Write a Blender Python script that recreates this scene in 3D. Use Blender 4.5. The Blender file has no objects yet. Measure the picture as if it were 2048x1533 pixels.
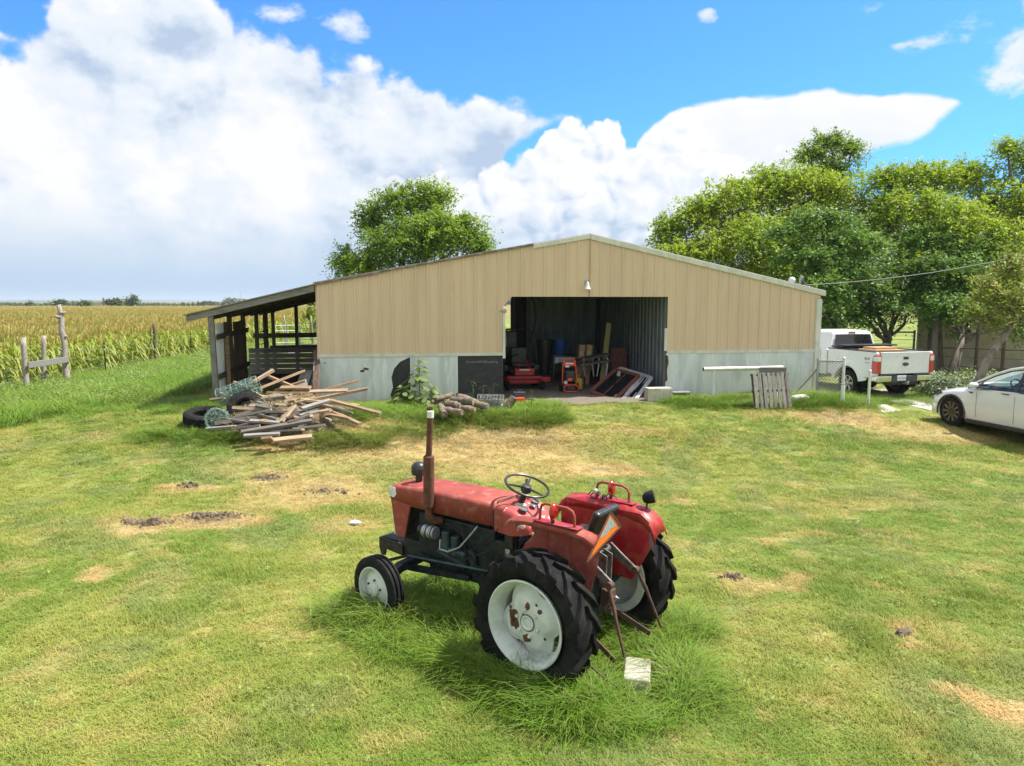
import bpy, bmesh, math, random
import numpy as np
from mathutils import Vector, Matrix, Euler
random.seed(7); rng = np.random.default_rng(11)
S = bpy.context.scene
COL = S.collection
R = math.radians
# ------------------------------------------------------------ camera, light, exposure
FPX, HC = 1420.0, 3.2                       # focal length in photo pixels, camera height
PITCH = math.atan(160.5 / FPX)
cd = bpy.data.cameras.new('camera'); cam = bpy.data.objects.new('camera', cd); COL.objects.link(cam)
cd.sensor_width = 36; cd.lens = FPX / 2048 * 36; cd.clip_end = 20000; cd.clip_start = 0.05
cam.location = (0, 0, HC); cam.rotation_euler = (math.pi / 2 - PITCH, 0, 0); S.camera = cam
SUN_EL, SUN_TH = R(60), R(12)                # elevation; azimuth counter-clockwise from +X
sl = bpy.data.lights.new('sun', 'SUN'); sl.energy = 5.0; sl.angle = R(0.55); sl.color = (1, .955, .88)
sun = bpy.data.objects.new('sun', sl); COL.objects.link(sun)
sd = Vector((math.cos(SUN_EL) * math.cos(SUN_TH), math.cos(SUN_EL) * math.sin(SUN_TH), math.sin(SUN_EL)))
sun.rotation_euler = sd.to_track_quat('Z', 'Y').to_euler(); sun.location = sd * 60
S.view_settings.view_transform = 'Standard'; S.view_settings.look = 'None'
S.view_settings.exposure = 0.9; S.view_settings.gamma = 1.0; S.view_settings.use_curve_mapping = False
S.render.engine = 'CYCLES'
cy = S.cycles
cy.max_bounces = 5; cy.diffuse_bounces = 2; cy.glossy_bounces = 3; cy.transmission_bounces = 6; cy.transparent_max_bounces = 8
cy.caustics_reflective = False; cy.caustics_refractive = False; cy.sample_clamp_indirect = 6
cy.use_denoising = True
try: cy.denoiser = 'OPENIMAGEDENOISE'
except Exception: pass

def pxdir(x, y):
    a, b = (x - 1024) / FPX, (766.5 - y) / FPX
    return Vector((a, math.cos(PITCH) + b * math.sin(PITCH), -math.sin(PITCH) + b * math.cos(PITCH)))
CP = Vector((0, 0, HC))
def D(x, y, depth):                          # photo pixel at a distance along the view axis
    return CP + pxdir(x, y) * depth
def G(x, y, z=0.0):                          # photo pixel on a horizontal level
    d = pxdir(x, y); return CP + d * ((z - HC) / d.z)

# ------------------------------------------------------------ sky
W = bpy.data.worlds.new('World'); S.world = W; W.use_nodes = True
def sky_world():
    nt = W.node_tree; nt.nodes.clear(); N = nt.nodes.new; L = nt.links.new
    def inp(sock, v):
        if isinstance(v, (int, float, tuple)): sock.default_value = v
        else: L(v, sock)
    def M(op, a, b=0.0, c=0.0, clamp=False):
        n = N('ShaderNodeMath'); n.operation = op; n.use_clamp = clamp
        inp(n.inputs[0], a); inp(n.inputs[1], b); inp(n.inputs[2], c); return n.outputs[0]
    def V(op, a, b):
        n = N('ShaderNodeVectorMath'); n.operation = op; inp(n.inputs[0], a); inp(n.inputs[1], b); return n.outputs[0]
    def smooth(x, lo, hi, a=0.0, b=1.0):
        n = N('ShaderNodeMapRange'); n.interpolation_type = 'SMOOTHSTEP'
        inp(n.inputs[0], x); n.inputs[1].default_value = lo; n.inputs[2].default_value = hi
        n.inputs[3].default_value = a; n.inputs[4].default_value = b; return n.outputs[0]
    def mix(f, a, b):
        n = N('ShaderNodeMix'); n.data_type = 'RGBA'; inp(n.inputs[0], f); inp(n.inputs[6], a); inp(n.inputs[7], b); return n.outputs[2]
    def noise(vec, scale, detail=8, rough=.55, dist=0.0, lac=2.0):
        n = N('ShaderNodeTexNoise'); L(vec, n.inputs['Vector']); n.inputs['Scale'].default_value = scale
        n.inputs['Detail'].default_value = detail; n.inputs['Roughness'].default_value = rough
        n.inputs['Distortion'].default_value = dist; n.inputs['Lacunarity'].default_value = lac; return n.outputs['Fac']
    def curve(x, pts):
        n = N('ShaderNodeFloatCurve'); c = n.mapping.curves[0]; inp(n.inputs['Value'], x)
        pts = sorted(pts)
        while len(c.points) < len(pts): c.points.new(0.5, 0.5)
        for p, (a, b) in zip(c.points, pts): p.location = (a, b); p.handle_type = 'AUTO_CLAMPED'
        n.mapping.update(); return n.outputs[0]
    AZ0, AZ1, EL1 = -0.8, 0.8, 0.6
    def ae(x, y):
        d = pxdir(x, y).normalized()
        return ((math.atan2(d.x, d.y) - AZ0) / (AZ1 - AZ0), math.asin(d.z) / EL1)
    tc = N('ShaderNodeTexCoord'); dirv = tc.outputs['Generated']
    sp = N('ShaderNodeSeparateXYZ'); L(dirv, sp.inputs[0])
    az = M('ARCTAN2', sp.outputs[0], sp.outputs[1]); el = M('ARCSINE', sp.outputs[2])
    a = M('MULTIPLY', M('SUBTRACT', az, AZ0), 1 / (AZ1 - AZ0)); e = M('MULTIPLY', el, 1 / EL1)
    # noise lives on the direction sphere, stretched a little sideways
    dv = V('MULTIPLY', dirv, (1.0, 1.0, 1.35))
    big = noise(dv, 3.2, 2, .5); mid = noise(dv, 9.0, 6, .6, .0); fine = noise(dv, 30.0, 3, .6, .0)
    ab = N('ShaderNodeCombineXYZ'); L(az, ab.inputs[0]); L(M('MULTIPLY', el, 1.15), ab.inputs[1])
    nv = N('ShaderNodeTexNoise'); nv.noise_dimensions = '2D'; L(ab.outputs[0], nv.inputs['Vector']); nv.inputs['Scale'].default_value = 16; nv.inputs['Detail'].default_value = 3
    av = V('ADD', ab.outputs[0], V('MULTIPLY', V('SUBTRACT', nv.outputs['Color'], (.5, .5, .5)), (.06, .06, 0)))
    def voro(vec, sc):
        n = N('ShaderNodeTexVoronoi'); n.voronoi_dimensions = '2D'; n.feature = 'SMOOTH_F1'; L(vec, n.inputs['Vector']); n.inputs['Scale'].default_value = sc; n.inputs['Smoothness'].default_value = .3
        return n.outputs['Distance']
    v1, v2 = voro(av, 17), voro(av, 44)
    n0 = M('ADD', M('MULTIPLY', M('SUBTRACT', mid, .5), .16), M('MULTIPLY', M('SUBTRACT', fine, .5), .05))
    puff = M('ADD', M('MULTIPLY', M('SUBTRACT', .35, v1), .085), M('MULTIPLY', M('SUBTRACT', .35, v2), .035))
    # left mass
    topA = [ae(*q) for q in ((-300, 60), (-60, 40), (0, 60), (60, 30), (120, -60), (250, -120), (380, -60), (440, 0), (520, 40), (610, 80), (670, 135), (705, 120), (790, 138), (860, 168), (930, 186), (1040, 208), (1120, 228), (1150, 240), (1300, 300))]
    topA = [(0.0, .62)] + [p for p in topA if p[0] > .01] + [(.93, .22), (1.0, .62)]  # raised ends: unseen cloud bank behind the camera, added to brighten ambient light
    botA = [ae(*q) for q in ((985, 640), (1005, 330), (1025, 295), (1060, 272), (1110, 244), (1150, 236))]
    botA = [(0.0, 0.0)] + botA + [(.94, .66), (1.0, 0.0)]
    tA = curve(a, topA); bA = curve(a, botA)
    # cumulus under the notch and along the rest of the horizon
    topC = [ae(*q) for q in ((960, 330), (1010, 315), (1045, 312), (1075, 290), (1105, 258), (1160, 246), (1230, 240), (1262, 266), (1300, 250), (1345, 225), (1420, 250), (1480, 300), (1600, 330), (1800, 400), (2048, 420))]
    tC = curve(a, [(0.0, .2)] + topC + [(1.0, .2)])
    # anvil
    topB = [ae(*q) for q in ((1270, 285), (1310, 242), (1350, 218), (1420, 200), (1500, 190), (1600, 178), (1760, 182), (1860, 184), (1915, 192), (1935, 203))]
    botB = [ae(*q) for q in ((1270, 300), (1330, 420), (1500, 420), (1700, 330), (1760, 304), (1830, 284), (1880, 250), (1915, 222), (1935, 204))]
    tB = curve(a, [(0.0, 0.0)] + [(topB[0][0] - .004, .1)] + topB + [(topB[-1][0] + .006, .3), (1.0, .2)])
    bB = curve(a, [(0.0, .9)] + [(topB[0][0] - .004, .9)] + botB + [(topB[-1][0] + .006, .9), (1.0, .9)])
    soft = smooth(big, .3, .7, .012, .05)
    mA = M('MULTIPLY', smooth(M('ADD', M('SUBTRACT', tA, e), M('ADD', n0, M('MULTIPLY', puff, .55))), -.004, .035), smooth(M('ADD', M('SUBTRACT', e, bA), M('MULTIPLY', n0, .3)), -.004, .02))
    dC = M('ADD', M('SUBTRACT', tC, e), M('ADD', M('MULTIPLY', n0, .35), M('MULTIPLY', puff, .9)))
    mC = M('MULTIPLY', smooth(dC, -.002, .012), smooth(M('ADD', a, M('MULTIPLY', M('SUBTRACT', mid, .5), .25)), .30, .47))
    dB = M('ADD', M('SUBTRACT', tB, e), M('ADD', M('MULTIPLY', n0, .12), M('MULTIPLY', puff, .16)))
    mB = M('MULTIPLY', smooth(dB, 0, .012), smooth(M('ADD', M('SUBTRACT', e, bB), M('MULTIPLY', n0, .25)), 0, .02))
    # small wisps, plus unseen cloud cover overhead added to whiten the ambient light
    wv = V('MULTIPLY', dirv, (1.0, 2.2, 2.6)); wn = noise(wv, 7.5, 5, .62, .3)
    mW = M('MULTIPLY', smooth(M('ADD', wn, smooth(e, .80, 1.15, 0, .27)), .60, .72), smooth(e, .74, .95))
    wpx = [((1960, 45), .045, .028), ((1900, 70), .035, .022), ((2075, 60), .04, .09), ((690, 48), .020, .030), ((1420, 35), .008, .014), ((1745, 20), .012, .016), ((1750, 62), .016, .010), ((1790, 92), .02, .008), ((545, 18), .025, .025)]
    for q, rx, ry in wpx:
        c = ae(*q)
        dd = M('ADD', M('POWER', M('MULTIPLY', M('SUBTRACT', a, c[0]), 1 / rx), 2), M('POWER', M('MULTIPLY', M('SUBTRACT', e, c[1]), 1 / ry), 2))
        mW = M('MAXIMUM', mW, M('MULTIPLY', smooth(M('ADD', M('SUBTRACT', 1.0, dd), M('ADD', M('MULTIPLY', M('SUBTRACT', mid, .5), 6.0), M('MULTIPLY', M('SUBTRACT', wn, .5), 7.0))), .0, 1.6), .95))
    holes = smooth(noise(dv, 5.3, 3, .55), .66, .72)
    mA = M('MULTIPLY', mA, M('SUBTRACT', 1.0, M('MULTIPLY', holes, smooth(e, .55, .7))))
    # cloud shading: relief from the difference of the field towards the light
    off = V('ADD', dv, (.022, .0, .028)); offs = V('ADD', dv, (.008, 0, .010))
    rel = M('ADD', M('MULTIPLY', M('SUBTRACT', mid, noise(off, 9.0, 4, .6, .0)), 1.1), M('MULTIPLY', M('SUBTRACT', fine, noise(offs, 30.0, 2, .6, .0)), .6))
    offa = V('ADD', av, (.010, .012, 0))
    off2 = V('ADD', dv, (.05, .0, .075)); relb = M('SUBTRACT', noise(dv, 5.0, 3, .5), noise(off2, 5.0, 3, .5))
    relp = M('ADD', M('MULTIPLY', M('SUBTRACT', voro(offa, 17), v1), .9), M('MULTIPLY', M('SUBTRACT', voro(offa, 44), v2), .5))
    shA = M('ADD', M('ADD', .74, M('ADD', M('MULTIPLY', rel, .75), M('MULTIPLY', relb, 2.2))), M('ADD', smooth(M('ADD', M('MULTIPLY', big, .7), M('MULTIPLY', mid, .3)), .39, .57, -.27, .24), smooth(e, .10, .5, -.14, .06)), clamp=True)
    depthC = smooth(dC, .0, .22, .22, -.1)
    shC = M('ADD', M('ADD', .80, M('MULTIPLY', rel, .55)), M('ADD', M('MULTIPLY', relp, .95), M('ADD', depthC, smooth(e, .1, .3, -.10, .04))), clamp=True)
    shB = M('ADD', M('ADD', .80, M('MULTIPLY', rel, .35)), smooth(dB, .0, .16, .18, -.08), clamp=True)
    def ccol(s):
        n = N('ShaderNodeValToRGB'); inp(n.inputs[0], s)
        el_ = n.color_ramp.elements
        el_[0].position = .25; el_[0].color = CLOUD_DARK; el_[1].position = 1.0; el_[1].color = CLOUD_LIT
        x = el_.new(.62); x.color = CLOUD_MID
        return n.outputs[0]
    ns = N('ShaderNodeTexSky'); ns.sky_type = 'NISHITA'; ns.sun_disc = False
    ns.sun_elevation = SUN_EL; ns.sun_rotation = math.pi / 2 - SUN_TH; ns.air_density = 1.0; ns.dust_density = .6; ns.ozone_density = 2.2
    tint = N('ShaderNodeMix'); tint.data_type = 'RGBA'; tint.blend_type = 'MULTIPLY'; tint.inputs[0].default_value = 1.0
    L(ns.outputs[0], tint.inputs[6]); tint.inputs[7].default_value = SKY_TINT
    c = tint.outputs[2]
    c = mix(M('MULTIPLY', mW, .95), c, ccol(M('ADD', .82, M('MULTIPLY', rel, .8), clamp=True)))
    c = mix(mA, c, ccol(shA)); c = mix(mB, c, ccol(shB)); c = mix(mC, c, ccol(shC))
    # pale rain-blue air along the horizon
    hz = smooth(M('ADD', e, M('MULTIPLY', M('SUBTRACT', big, .5), .10)), .02, .24, .95, 0.0)
    leftw = smooth(a, .45, .62, 1.0, .45)
    c = mix(M('MULTIPLY', hz, leftw), c, HORIZON)
    bg = N('ShaderNodeBackground'); L(c, bg.inputs[0]); bg.inputs[1].default_value = 0.085
    out = N('ShaderNodeOutputWorld'); L(bg.outputs[0], out.inputs[0])
    W.cycles.sampling_method = 'MANUAL'; W.cycles.sample_map_resolution = 512
CLOUD_LIT = (6.3, 6.35, 6.45, 1); CLOUD_MID = (5.1, 5.55, 6.2, 1); CLOUD_DARK = (3.2, 4.0, 5.2, 1)
SKY_TINT = (.46, 1.02, 1.62, 1); HORIZON = (2.9, 4.0, 5.3, 1)
sky_world()
# ------------------------------------------------------------ helpers
def link(o, parent=None):
    COL.objects.link(o)
    if parent is not None: o.parent = parent
    return o
def tag(o, label=None, cat=None, group=None, kind=None):
    if label: o['label'] = label
    if cat: o['category'] = cat
    if group: o['group'] = group
    if kind: o['kind'] = kind
    return o
def thing(name, label, cat, loc=(0, 0, 0), rotz=0.0, group=None):
    o = bpy.data.objects.new(name, None); o.empty_display_size = .2; o.location = loc; o.rotation_euler = (0, 0, rotz)
    link(o); return tag(o, label, cat, group)
def copy_tree(o, parent=None):
    c = o.copy(); link(c, parent)
    for ch in list(o.children): copy_tree(ch, c)
    return c
def basis(z):
    z = Vector(z).normalized(); a = Vector((0, 0, 1)) if abs(z.z) < .9 else Vector((1, 0, 0))
    x = a.cross(z).normalized(); return x, z.cross(x), z
class MB:
    def __init__(s): s.v, s.f = [], []
    def add(s, v, f):
        n = len(s.v); s.v += [tuple(p) for p in v]; s.f += [tuple(i + n for i in q) for q in f]; return s
    def box(s, c, d, rot=None, taper=1.0):
        hx, hy, hz = d[0] / 2, d[1] / 2, d[2] / 2; c = Vector(c); m = rot if rot is not None else Matrix.Identity(3)
        P = [Vector((sx * hx * (taper if sz > 0 else 1), sy * hy * (taper if sz > 0 else 1), sz * hz)) for sz in (-1, 1) for sx, sy in ((-1, -1), (1, -1), (1, 1), (-1, 1))]
        return s.add([c + m @ p for p in P], [(3, 2, 1, 0), (4, 5, 6, 7), (0, 1, 5, 4), (1, 2, 6, 5), (2, 3, 7, 6), (3, 0, 4, 7)])
    def beam(s, a, b, w, h, up=(0, 0, 1), roll=0.0):      # rectangular bar from a to b
        a, b = Vector(a), Vector(b); d = (b - a).normalized(); u = Vector(up)
        if abs(d.dot(u)) > .97: u = Vector((1, 0, 0))
        x = d.cross(u).normalized(); y = x.cross(d)
        if roll: q = Matrix.Rotation(roll, 3, d); x = q @ x; y = q @ y
        P = [p + x * (sx * w / 2) + y * (sy * h / 2) for p in (a, b) for sx, sy in ((-1, -1), (1, -1), (1, 1), (-1, 1))]
        return s.add(P, [(0, 1, 2, 3), (7, 6, 5, 4), (4, 5, 1, 0), (5, 6, 2, 1), (6, 7, 3, 2), (7, 4, 0, 3)])
    def tube(s, pts, r, n=8, cap=True):
        pts = [Vector(p) for p in pts]; k = len(pts); rr = [r] * k if isinstance(r, (int, float)) else list(r)
        T = [(pts[min(i + 1, k - 1)] - pts[max(i - 1, 0)]).normalized() for i in range(k)]
        x, y, _ = basis(T[0]); V = []
        for i in range(k):
            if i: q = T[i - 1].rotation_difference(T[i]); x = q @ x; y = q @ y
            V += [pts[i] + (x * math.cos(2 * math.pi * j / n) + y * math.sin(2 * math.pi * j / n)) * rr[i] for j in range(n)]
        F = [(i * n + j, i * n + (j + 1) % n, (i + 1) * n + (j + 1) % n, (i + 1) * n + j) for i in range(k - 1) for j in range(n)]
        if cap: F += [tuple(range(n - 1, -1, -1)), tuple((k - 1) * n + j for j in range(n))]
        return s.add(V, F)
    def lathe(s, prof, c=(0, 0, 0), axis=(0, 0, 1), n=24, sx=1.0, sy=1.0, close=False, cap=True):
        x, y, z = basis(axis); c = Vector(c); V = []; k = len(prof)
        for r, h in prof:
            V += [c + z * h + x * (r * sx * math.cos(2 * math.pi * j / n)) + y * (r * sy * math.sin(2 * math.pi * j / n)) for j in range(n)]
        F = [(i * n + j, i * n + (j + 1) % n, (i + 1) * n + (j + 1) % n, (i + 1) * n + j) for i in range(k - 1) for j in range(n)]
        if close: F += [((k - 1) * n + j, (k - 1) * n + (j + 1) % n, (j + 1) % n, j) for j in range(n)]
        elif cap:
            if prof[0][0] > 1e-6: F.append(tuple(range(n - 1, -1, -1)))
            if prof[-1][0] > 1e-6: F.append(tuple((k - 1) * n + j for j in range(n)))
        return s.add(V, F)
    def prism(s, poly, t0, t1, fn):                       # polygon (a,b) extruded t0..t1, fn(a,b,t) -> xyz
        n = len(poly); V = [fn(a, b, t0) for a, b in poly] + [fn(a, b, t1) for a, b in poly]
        return s.add(V, [tuple(range(n - 1, -1, -1)), tuple(range(n, 2 * n))] + [(i, (i + 1) % n, n + (i + 1) % n, n + i) for i in range(n)])
    def loft(s, rings, closed=True, cap=True):
        n = len(rings[0]); V = [p for r in rings for p in r]; k = len(rings); m = n if closed else n - 1
        F = [(i * n + j, i * n + (j + 1) % n, (i + 1) * n + (j + 1) % n, (i + 1) * n + j) for i in range(k - 1) for j in range(m)]
        if cap and closed: F += [tuple(range(n - 1, -1, -1)), tuple((k - 1) * n + j for j in range(n))]
        return s.add(V, F)
    def build(s, name, mat, parent=None, smooth=False, bevel=0.0, seg=2, ang=35, sub=0, loc=None, recalc=True, auto=True):
        me = bpy.data.meshes.new(name); me.from_pydata([tuple(p) for p in s.v], [], s.f)
        if recalc:
            bm = bmesh.new(); bm.from_mesh(me); bmesh.ops.recalc_face_normals(bm, faces=bm.faces); bmesh.ops.delete(bm, geom=[v for v in bm.verts if not v.link_faces], context='VERTS'); bm.to_mesh(me); bm.free()
        for m in (mat if isinstance(mat, (list, tuple)) else [mat]): me.materials.append(m)
        o = bpy.data.objects.new(name, me); link(o, parent)
        if loc is not None: o.location = loc
        if bevel:
            b = o.modifiers.new('b', 'BEVEL'); b.width = bevel; b.segments = seg; b.limit_method = 'ANGLE'; b.angle_limit = R(ang)
        if sub:
            b = o.modifiers.new('s', 'SUBSURF'); b.levels = b.render_levels = sub
        if smooth:
            if auto and hasattr(me, 'set_sharp_from_angle'):
                for p in me.polygons: p.use_smooth = True
                me.set_sharp_from_angle(angle=R(38))
            else:
                for p in me.polygons: p.use_smooth = True
        return o
def sphere_prof(r, h0=-1.0, h1=1.0, n=8, sq=1.0):
    return [(r * math.cos(t), r * sq * math.sin(t)) for t in np.linspace(math.asin(h0), math.asin(h1), n)]
def cut(o, cutters):                                      # boolean difference, applied
    for c in cutters:
        m = o.modifiers.new('bool', 'BOOLEAN'); m.operation = 'DIFFERENCE'; m.solver = 'EXACT'; m.object = c
    dg = bpy.context.evaluated_depsgraph_get(); me = bpy.data.meshes.new_from_object(o.evaluated_get(dg))
    o.modifiers.clear(); old = o.data; o.data = me; bpy.data.meshes.remove(old)
    for c in cutters: bpy.data.objects.remove(c, do_unlink=True)
def numpy_mesh(name, verts, loops, size, mats, attr=None, midx=None, smooth=False):
    me = bpy.data.meshes.new(name); nf = len(loops) // size
    me.vertices.add(len(verts)); me.vertices.foreach_set('co', np.asarray(verts, np.float32).ravel())
    me.loops.add(len(loops)); me.loops.foreach_set('vertex_index', np.asarray(loops, np.int32))
    me.polygons.add(nf); me.polygons.foreach_set('loop_start', np.arange(0, nf * size, size, dtype=np.int32))
    for m in mats: me.materials.append(m)
    if midx is not None: me.polygons.foreach_set('material_index', np.asarray(midx, np.int32))
    if smooth: me.polygons.foreach_set('use_smooth', np.ones(nf, bool))
    if attr is not None:
        for k, val in attr.items():
            a = me.attributes.new(k, 'FLOAT', 'POINT'); a.data.foreach_set('value', np.asarray(val, np.float32))
    me.update(calc_edges=True); me.validate(); return me
def text_mesh(name, txt, size, mat, parent, loc, xdir, updir, align='CENTER', extrude=.0008, font_shear=0.0):
    cu = bpy.data.curves.new(name, 'FONT'); cu.body = txt; cu.size = size; cu.align_x = align; cu.align_y = 'CENTER'; cu.extrude = extrude; cu.shear = font_shear
    t = bpy.data.objects.new(name, cu); COL.objects.link(t)
    me = bpy.data.meshes.new_from_object(t.evaluated_get(bpy.context.evaluated_depsgraph_get()))
    bpy.data.objects.remove(t, do_unlink=True)
    me.materials.clear(); me.materials.append(mat)
    o = bpy.data.objects.new(name, me); link(o, parent)
    x = Vector(xdir).normalized(); y = Vector(updir).normalized(); z = x.cross(y)
    o.matrix_local = Matrix.Translation(loc) @ Matrix((x, y, z)).transposed().to_4x4(); return o

# ------------------------------------------------------------ materials
MAT = {}
def nodes(name):
    m = bpy.data.materials.new(name); m.use_nodes = True; nt = m.node_tree; MAT[name] = m
    return m, nt, nt.nodes['Principled BSDF']
class NT:
    def __init__(s, nt): s.nt = nt; s.N = nt.nodes.new; s.L = nt.links.new
    def inp(s, sock, v):
        if isinstance(v, (int, float, tuple)): sock.default_value = v
        else: s.L(v, sock)
    def coord(s, kind='Object'):
        if kind == 'Position': return s.N('ShaderNodeNewGeometry').outputs['Position']
        return s.N('ShaderNodeTexCoord').outputs[kind]
    def mapv(s, v, scale=(1, 1, 1), rot=(0, 0, 0)):
        n = s.N('ShaderNodeMapping'); s.L(v, n.inputs[0]); n.inputs['Scale'].default_value = scale; n.inputs['Rotation'].default_value = rot; return n.outputs[0]
    def noise(s, v, scale, detail=4, rough=.55, dist=0.0):
        n = s.N('ShaderNodeTexNoise'); s.L(v, n.inputs['Vector']); n.inputs['Scale'].default_value = scale; n.inputs['Detail'].default_value = detail
        n.inputs['Roughness'].default_value = rough; n.inputs['Distortion'].default_value = dist; return n.outputs['Fac']
    def ramp(s, x, lo, hi, a=0.0, b=1.0):
        n = s.N('ShaderNodeMapRange'); n.interpolation_type = 'SMOOTHSTEP'; s.inp(n.inputs[0], x)
        for i, q in enumerate((lo, hi, a, b)): n.inputs[i + 1].default_value = q
        return n.outputs[0]
    def math(s, op, a, b=0.0):
        n = s.N('ShaderNodeMath'); n.operation = op; s.inp(n.inputs[0], a); s.inp(n.inputs[1], b); return n.outputs[0]
    def mix(s, f, a, b, mode='MIX'):
        n = s.N('ShaderNodeMix'); n.data_type = 'RGBA'; n.blend_type = mode; s.inp(n.inputs[0], f); s.inp(n.inputs[6], a); s.inp(n.inputs[7], b); return n.outputs[2]
    def bump(s, h, strength, dist, bsdf):
        n = s.N('ShaderNodeBump'); n.inputs['Strength'].default_value = strength; n.inputs['Distance'].default_value = dist; s.L(h, n.inputs['Height']); s.L(n.outputs[0], bsdf.inputs['Normal'])
def c4(c): return (c[0], c[1], c[2], 1.0)
def mk(name, c1, c2=None, scale=4.0, rough=.6, metal=0.0, bump=0.0, bscale=60.0, lo=.42, hi=.62, c3=None, s3=12.0, lo3=.6, hi3=.66, stretch=(1, 1, 1), spec=.5, coat=0.0, kind='Object', vary=0.0, bdist=.01):
    m, nt, b = nodes(name); t = NT(nt); v = t.mapv(t.coord(kind), stretch)
    col = c4(c1)
    rgb = t.N('ShaderNodeRGB'); rgb.outputs[0].default_value = col; col = rgb.outputs[0]
    if c2 is not None: col = t.mix(t.ramp(t.noise(v, scale, 5, .6), lo, hi), col, c4(c2))
    if c3 is not None: col = t.mix(t.ramp(t.noise(v, s3, 6, .62), lo3, hi3), col, c4(c3))
    if vary:
        oi = t.N('ShaderNodeObjectInfo'); k = t.ramp(oi.outputs['Random'], 0, 1, 1 - vary, 1 + vary)
        n = t.N('ShaderNodeVectorMath'); n.operation = 'SCALE'; t.L(col, n.inputs[0]); t.L(k, n.inputs['Scale']); col = n.outputs[0]
    t.L(col, b.inputs['Base Color'])
    rn = t.ramp(t.noise(v, scale * 2.3, 3), .3, .7, max(0, rough - .1), min(1, rough + .1)); t.L(rn, b.inputs['Roughness'])
    b.inputs['Metallic'].default_value = metal; b.inputs['Specular IOR Level'].default_value = spec; b.inputs['Coat Weight'].default_value = coat
    if bump: t.bump(t.noise(v, bscale, 4), bump, bdist, b)
    return m
mk('red_paint', (.285, .058, .042), (.225, .048, .038), 5, .68, bump=.12, bscale=30, c3=(.34, .13, .105), s3=8, lo3=.5, hi3=.72, spec=.3)
mk('red_gloss', (.30, .012, .018), (.34, .05, .04), 6, .35, lo=.45, hi=.6, c3=(.40, .14, .11), s3=11, lo3=.6, hi3=.72)
mk('dash_paint', (.33, .045, .04), (.60, .44, .38), 9, .5, lo=.52, hi=.6)
mk('rust', (.085, .034, .02), (.15, .055, .028), 18, .85, bump=.3, bscale=120)
mk('old_steel', (.16, .155, .145), (.09, .07, .06), 14, .7, .3)
mk('rust_iron', (.11, .055, .036), (.055, .042, .038), 14, .8, .2, bump=.25, bscale=90)
mk('black_rubber', (.008, .008, .009), (.018, .017, .017), 7, .8, spec=.25, bump=.15, bscale=60, lo=.45, hi=.75)
mk('dusty_rubber', (.007, .007, .008), (.018, .017, .016), 5, .85, spec=.2, bump=.2, bscale=50)
mk('white_wheel', (.60, .64, .60), (.50, .55, .51), 6, .5, c3=(.075, .045, .025), s3=7.5, lo3=.665, hi3=.69)
mk('white_rim', (.60, .64, .60), (.48, .53, .49), 6, .5, c3=(.12, .08, .05), s3=22, lo3=.68, hi3=.72)
mk('black_plastic', (.016, .016, .017), (.03, .03, .031), 10, .42)
mk('black_metal', (.018, .018, .019), (.045, .04, .036), 12, .6, .3)
mk('engine_iron', (.022, .030, .035), (.010, .012, .013), 9, .55, .35, bump=.2, bscale=70, c3=(.06, .05, .042), s3=16, lo3=.6, hi3=.7)
mk('engine_teal', (.035, .065, .075), (.02, .032, .035), 9, .45, .3)
mk('bright_metal', (.55, .56, .57), (.35, .36, .36), 20, .35, .9)
mk('steel', (.42, .44, .45), (.30, .31, .32), 14, .45, .7)
mk('white_paint', (.70, .71, .71), (.58, .60, .60), 12, .5)
mk('dial', (.10, .11, .11), (.20, .21, .2), 60, .2)
mk('red_lens', (.50, .008, .006), (.36, .006, .006), 20, .12, spec=.7, coat=.4)
mk('amber_lens', (.65, .16, .01), (.5, .1, .01), 20, .15, coat=.4)
mk('orange_print', (.90, .17, .008), (.82, .14, .008), 10, .5)
mk('orange_dark', (.42, .10, .02), (.28, .07, .02), 14, .6)
mk('worn_grey', (.20, .25, .25), (.30, .35, .35), 45, .6)
mk('wall_tan', (.70, .53, .365), (.645, .485, .335), 2.6, .5, c3=(.58, .44, .31), s3=6, lo3=.58, hi3=.78, lo=.4, hi=.65, stretch=(1, 1, .12), bump=.03, bscale=9, vary=.02)
mk('galvanised', (.68, .72, .71), (.54, .575, .58), 2.6, .55, .15, stretch=(1, 1, .22), c3=(.76, .79, .78), s3=5, lo3=.5, hi3=.7, bump=.03, bscale=8)
mk('trim_pale', (.68, .67, .58), (.58, .575, .50), 5, .5, .1, stretch=(1, 1, .4))
mk('roof_metal', (.36, .33, .31), (.24, .18, .15), 1.4, .55, .4, c3=(.16, .09, .065), s3=4, lo3=.58, hi3=.7)
mk('rust_edge', (.20, .15, .135), (.30, .27, .26), 6, .7, .2)
mk('black_sheathing', (.018, .018, .022), (.026, .026, .032), 8, .55)
mk('print_grey', (.30, .30, .34), (.16, .16, .18), 60, .7, lo=.4, hi=.6)
mk('print_dim', (.06, .06, .075), (.04, .04, .05), 60, .7)
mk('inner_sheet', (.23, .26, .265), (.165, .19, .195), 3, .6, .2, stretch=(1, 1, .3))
mk('dark_timber', (.075, .055, .042), (.045, .035, .028), 6, .85, stretch=(1, 1, .2), bump=.2)
mk('grey_wood', (.25, .235, .215), (.17, .155, .14), 5, .85, stretch=(6, 6, .8), bump=.35, bscale=30, c3=(.10, .09, .08), s3=14, lo3=.62, hi3=.74, vary=.12)
mk('grey_board', (.24, .23, .215), (.16, .15, .14), 4, .85, stretch=(.8, 7, 7), bump=.35, bscale=30, c3=(.10, .09, .08), s3=14, lo3=.62, hi3=.74, vary=.16)
mk('tan_board', (.31, .21, .125), (.20, .13, .078), 4, .8, stretch=(.8, 7, 7), bump=.3, bscale=30, c3=(.16, .10, .06), s3=10, lo3=.62, hi3=.76, vary=.2)
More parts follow.
